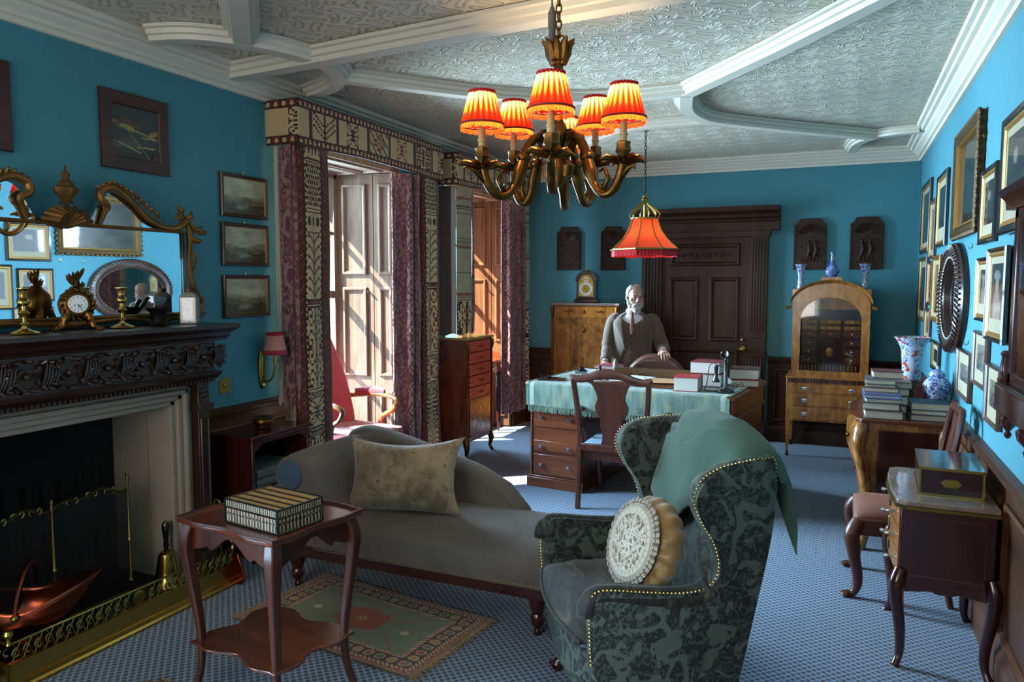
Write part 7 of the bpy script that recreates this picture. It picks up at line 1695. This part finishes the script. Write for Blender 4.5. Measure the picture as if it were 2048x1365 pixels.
b.tube([(-.045, -.073, .045), (-.02, -.086, .043), (.02, -.086, .043), (.045, -.073, .045)], .010, 8)
for s in (-1, 1):
    b.ball((s*.045, -.058, -.005), (.022, .02, .018), 10, 8); b.ball((s*.076, .012, .005), (.009, .018, .028), 10, 8); b.ball((s*.028, -.078, .024), (.014, .010, .009), 10, 8)
b.tube([(-.022, -.093, -.048), (0, -.099, -.046), (.022, -.093, -.048)], .006, 6); b.M = None
b.tube([(0, .0, 1.28), (0, .0, 1.40)], [.062, .055], 16)
sh_l = [(.31-.0, 0)]
def ell(z, a, c, y=0, n=24): return [(a*cos(2*pi*k/n), y+c*sin(2*pi*k/n), z) for k in range(n)]
b.loft([ell(.80, .165, .11), ell(.90, .155, .10), ell(1.0, .155, .10), ell(1.12, .17, .11), ell(1.20, .18, .105), ell(1.26, .16, .09), ell(1.30, .08, .065)])
AR = {1: [(.185, .01, 1.235), (.235, .02, 1.10), (.275, .0, 1.0), (.295, -.10, .975), (.30, -.175, .98)], -1: [(-.185, .01, 1.235), (-.225, .01, 1.08), (-.235, -.02, .98), (-.238, -.10, .90), (-.24, -.16, .855)]}
for s in (1, -1):
    P = AR[s]; b.tube(spline(P, 5), [.05-.0011*i for i in range(len(spline(P, 5)))], 12)
    b.tube([(s*.085, 0, .84), (s*.095, -.01, .5), (s*.10, .02, .1), (s*.10, .02, .05)], [.085, .06, .04, .04], 14); b.tube([(s*.10, .04, .04), (s*.11, -.14, .035)], [.045, .04], 10, flat=.9)
# hands: palm, four fingers, thumb
def hand(b, o, fwd, up, side, curl, sc=1.0):
    o, fwd, up, side = Vector(o), Vector(fwd).normalized(), Vector(up).normalized(), Vector(side).normalized()
    b.tube([o, o+fwd*.035*sc, o+fwd*.075*sc], [.026*sc, .036*sc, .037*sc], 12, flat=.45, up=tuple(side))
    for i in range(4):
        w = (i-1.5)*.0195*sc; L = (.062, .072, .068, .054)[i]*sc; q = o+fwd*.072*sc+side*w; a = 0; P = [q]; d = fwd.copy()+side*(i-1.5)*.09
        for k, (c_, l_) in enumerate(((curl*.5, .42), (curl, .33), (curl*.9, .25))):
            d = (d*cos(c_)-up*sin(c_)).normalized(); q = q+d*L*l_*1.15; P.append(q)
        b.tube(P, [.0092*sc, .0088*sc, .008*sc, .0065*sc], 8)
    t0 = o+fwd*.022*sc-side*.028*sc; b.tube([t0, t0-side*.018*sc+fwd*.022*sc-up*.006, t0-side*.022*sc+fwd*.052*sc-up*.014], [.013*sc, .0105*sc, .008*sc], 8)
hand(b, (.30, -.185, .978), (.25, -1, -.25), (0, -.3, 1), (1, .25, .05), .42, 1.05)
hand(b, (-.24, -.165, .850), (.05, -1, -.10), (0, -.15, 1), (-1, 0, 0), .16, 1.05)
b.build('body', skin, mn, remesh=.0042, smooth=3)
# face details
b = MB(); b.M = HR
for s in (-1, 1): b.ball((s*.029, -.089, .022), (.0095, .005, .0042), 10, 8)
b.build('eye', M['iron'], mn)
white = plain('white_beard', S('#aba6a0'), .9, 0, .15, 60, .6, 160)
b = MB(); b.M = HR
b.ball((0, -.055, -.074), (.052, .050, .042), 18, 12); b.ball((0, -.080, -.088), (.034, .030, .038), 14, 10)
for s in (-1, 1): b.tube([(s*.068, -.005, -.01), (s*.064, -.025, -.045), (s*.045, -.055, -.075)], [.012, .018, .022], 10); b.tube([(0, -.104, -.034), (s*.02, -.098, -.040), (s*.036, -.080, -.052)], [.009, .010, .008], 8)
b.build('beard', white, mn, remesh=.004, smooth=2)
b = MB(); b.M = HR
def hair(u, v):
    a = 2*pi*u; front = max(0, -sin(a)); z0 = interp([0, .22, .45, .7, 1], [-.035, .0, .085, .118, .121], front); t_ = z0+(.122-z0)*v*(1 if front < .35 else .4)
    zz = (t_-.045)/.083; r = sqrt(max(0, 1-min(1, zz*zz))); return (.079*r*cos(a), .014+.098*r*sin(a), t_+.003*sin(a*9))
b.grid(hair, 48, 12, cu=True); b.build('hair', white, mn, solid=.004, angle=180, offset=0)
b = MB(); b.M = HR
for s in (-1, 1): b.tube([(s*.012, -.094, .046), (s*.03, -.09, .052), (s*.048, -.074, .046)], [.003, .005, .002], 6)
b.build('eyebrow', white, mn)
# clothing
tw = Mt('brown_tweed'); v = tw.o(); n1 = tw.noise(v, 260, 2); n2 = tw.noise(v, 8, 3)
tw.set(col=tw.mix(n1, S('#40342a'), S('#6b5a4a')), rough=.92, sheen=.25); tw.bump(n1, .3, .002); tweed = tw.m
JZ = [(.70, .200, .145), (.80, .195, .135), (.90, .18, .122), (1.0, .172, .118), (1.10, .185, .126), (1.18, .20, .125), (1.235, .205, .115), (1.275, .165, .10), (1.305, .10, .082), (1.33, .07, .07)]
def jop(z): return interp([.70, .80, .90, .98, 1.05, 1.15, 1.25, 1.31], [1.05, .80, .55, .36, .38, .42, .46, .9], z)
def jk(u, v):
    z = .70+.62*v; a_ = interp([p[0] for p in JZ], [p[1] for p in JZ], z); c_ = interp([p[0] for p in JZ], [p[2] for p in JZ], z); o = jop(z)
    a = -pi/2+o+(2*pi-2*o)*u; wv = 1+.012*nz(cos(a)*4, z*7, 2)
    return (a_*wv*cos(a), c_*wv*sin(a)+.005, z)
b = MB(); b.grid(jk, 56, 40); b.build('jacket', tweed, mn, solid=.008, angle=180, offset=0)
for s in (1, -1):
    P = AR[s]; Q = spline([(s*.13, .0, 1.245)]+P[:-1]+[tuple(Vector(P[-2]).lerp(Vector(P[-1]), .75))], 7); n = len(Q)
    b = MB(); b.tube(Q, [interp([0, .12, .3, .55, .62, .8, 1], [.045, .064, .066, .062, .060, .054, .050], i/(n-1))*(1+.05*sin(i*1.1)*(.4 < i/n < .8)+.02*nz(i*.7, s)) for i in range(n)], 18, flat=.95); b.build('sleeve', tweed, mn, angle=180)
    b = MB(); e = Q[-1]; d = (Q[-1]-Q[-2]).normalized(); b.tube([e-d*.01, e+d*.014], [.036, .035], 16, flat=.85); b.build('shirt_cuff', M['paper'], mn)
    # lapel
    b = MB()
    def lp_(u, v):
        z = .98+.33*v; a_ = interp([p[0] for p in JZ], [p[1] for p in JZ], z); c_ = interp([p[0] for p in JZ], [p[2] for p in JZ], z); o = jop(z); wd = interp([0, .5, .72, .78, .9, 1], [.03, .32, .46, .34, .34, .3], v)
        a = -pi/2+s*(o-.02+wd*u); k = 1.07+.02*sin(pi*u); return (a_*k*cos(a), c_*k*sin(a)+.003, z)
    b.grid(lp_, 8, 24); b.build('lapel', tweed, mn, solid=.004, angle=180)
b = MB(); b.grid(lambda u, v: (lambda z, a: (interp([p[0] for p in JZ], [p[1] for p in JZ], z)*.93*cos(a), interp([p[0] for p in JZ], [p[2] for p in JZ], z)*.95*sin(a)+.004, z))(.78+v*.425+.10*abs(2*u-1)*v, -pi/2+(u-.5)*2.1), 24, 30); b.build('waistcoat', tweed, mn, solid=.004, angle=180)
b = MB()
for k in range(5): z = .86+.06*k; b.ball((.0, -(interp([p[0] for p in JZ], [p[2] for p in JZ], z)*.95+.002), z), .006, 8, 6)
b.build('waistcoat_button', M['iron'], mn)
b = MB(); b.grid(lambda u, v: (lambda z, a: (interp([p[0] for p in JZ], [p[1] for p in JZ], z)*.88*cos(a), interp([p[0] for p in JZ], [p[2] for p in JZ], z)*.92*sin(a)+.004, z))(1.05+.26*v, -pi/2+(u-.5)*1.6), 16, 16); b.build('shirt_front', M['paper'], mn, solid=.003, angle=180)
b = MB(); b.lathe([(.066, 1.30), (.072, 1.315), (.069, 1.345), (.063, 1.352), (.060, 1.33)], 30, (0, -.0, 0)); 
for s in (-1, 1): b.add([(0, -.075, 1.345), (s*.055, -.055, 1.348), (s*.05, -.078, 1.305), (s*.018, -.088, 1.302)], [(0, 1, 2, 3)])
b.build('shirt_collar', M['paper'], mn, solid=.003)
t = Mt('patterned_silk_tie'); vv = t.n('TexVoronoi', {'Vector': t.o(), 'Scale': 90}).outputs['Distance']; t.set(col=t.ramp(vv, [(.3, S('#9a6a42')), (.42, S('#5a1f18'))]), rough=.5, sheen=.3)
b = MB(); b.tube([(0, -.088, 1.322), (0, -.098, 1.30)], [.014, .011], 8, flat=.6, up=(1, 0, 0)); b.tube([(0, -.098, 1.30), (.004, -.118, 1.25), (.008, -.128, 1.18), (.010, -.128, 1.12)], [.010, .018, .024, .02], 8, flat=.3, up=(1, 0, 0)); b.build('necktie', t.m, mn)
for s in (-1, 1): b = MB(); b.tube([(s*.08, 0, .86), (s*.095, -.01, .5), (s*.10, .02, .08)], [.10, .078, .06], 16); b.build('trouser_leg', tweed, mn); b = MB(); b.tube([(s*.10, .05, .045), (s*.11, -.08, .045), (s*.115, -.15, .035)], [.044, .05, .03], 12, flat=.9); b.build('shoe', M['ebony'], mn)
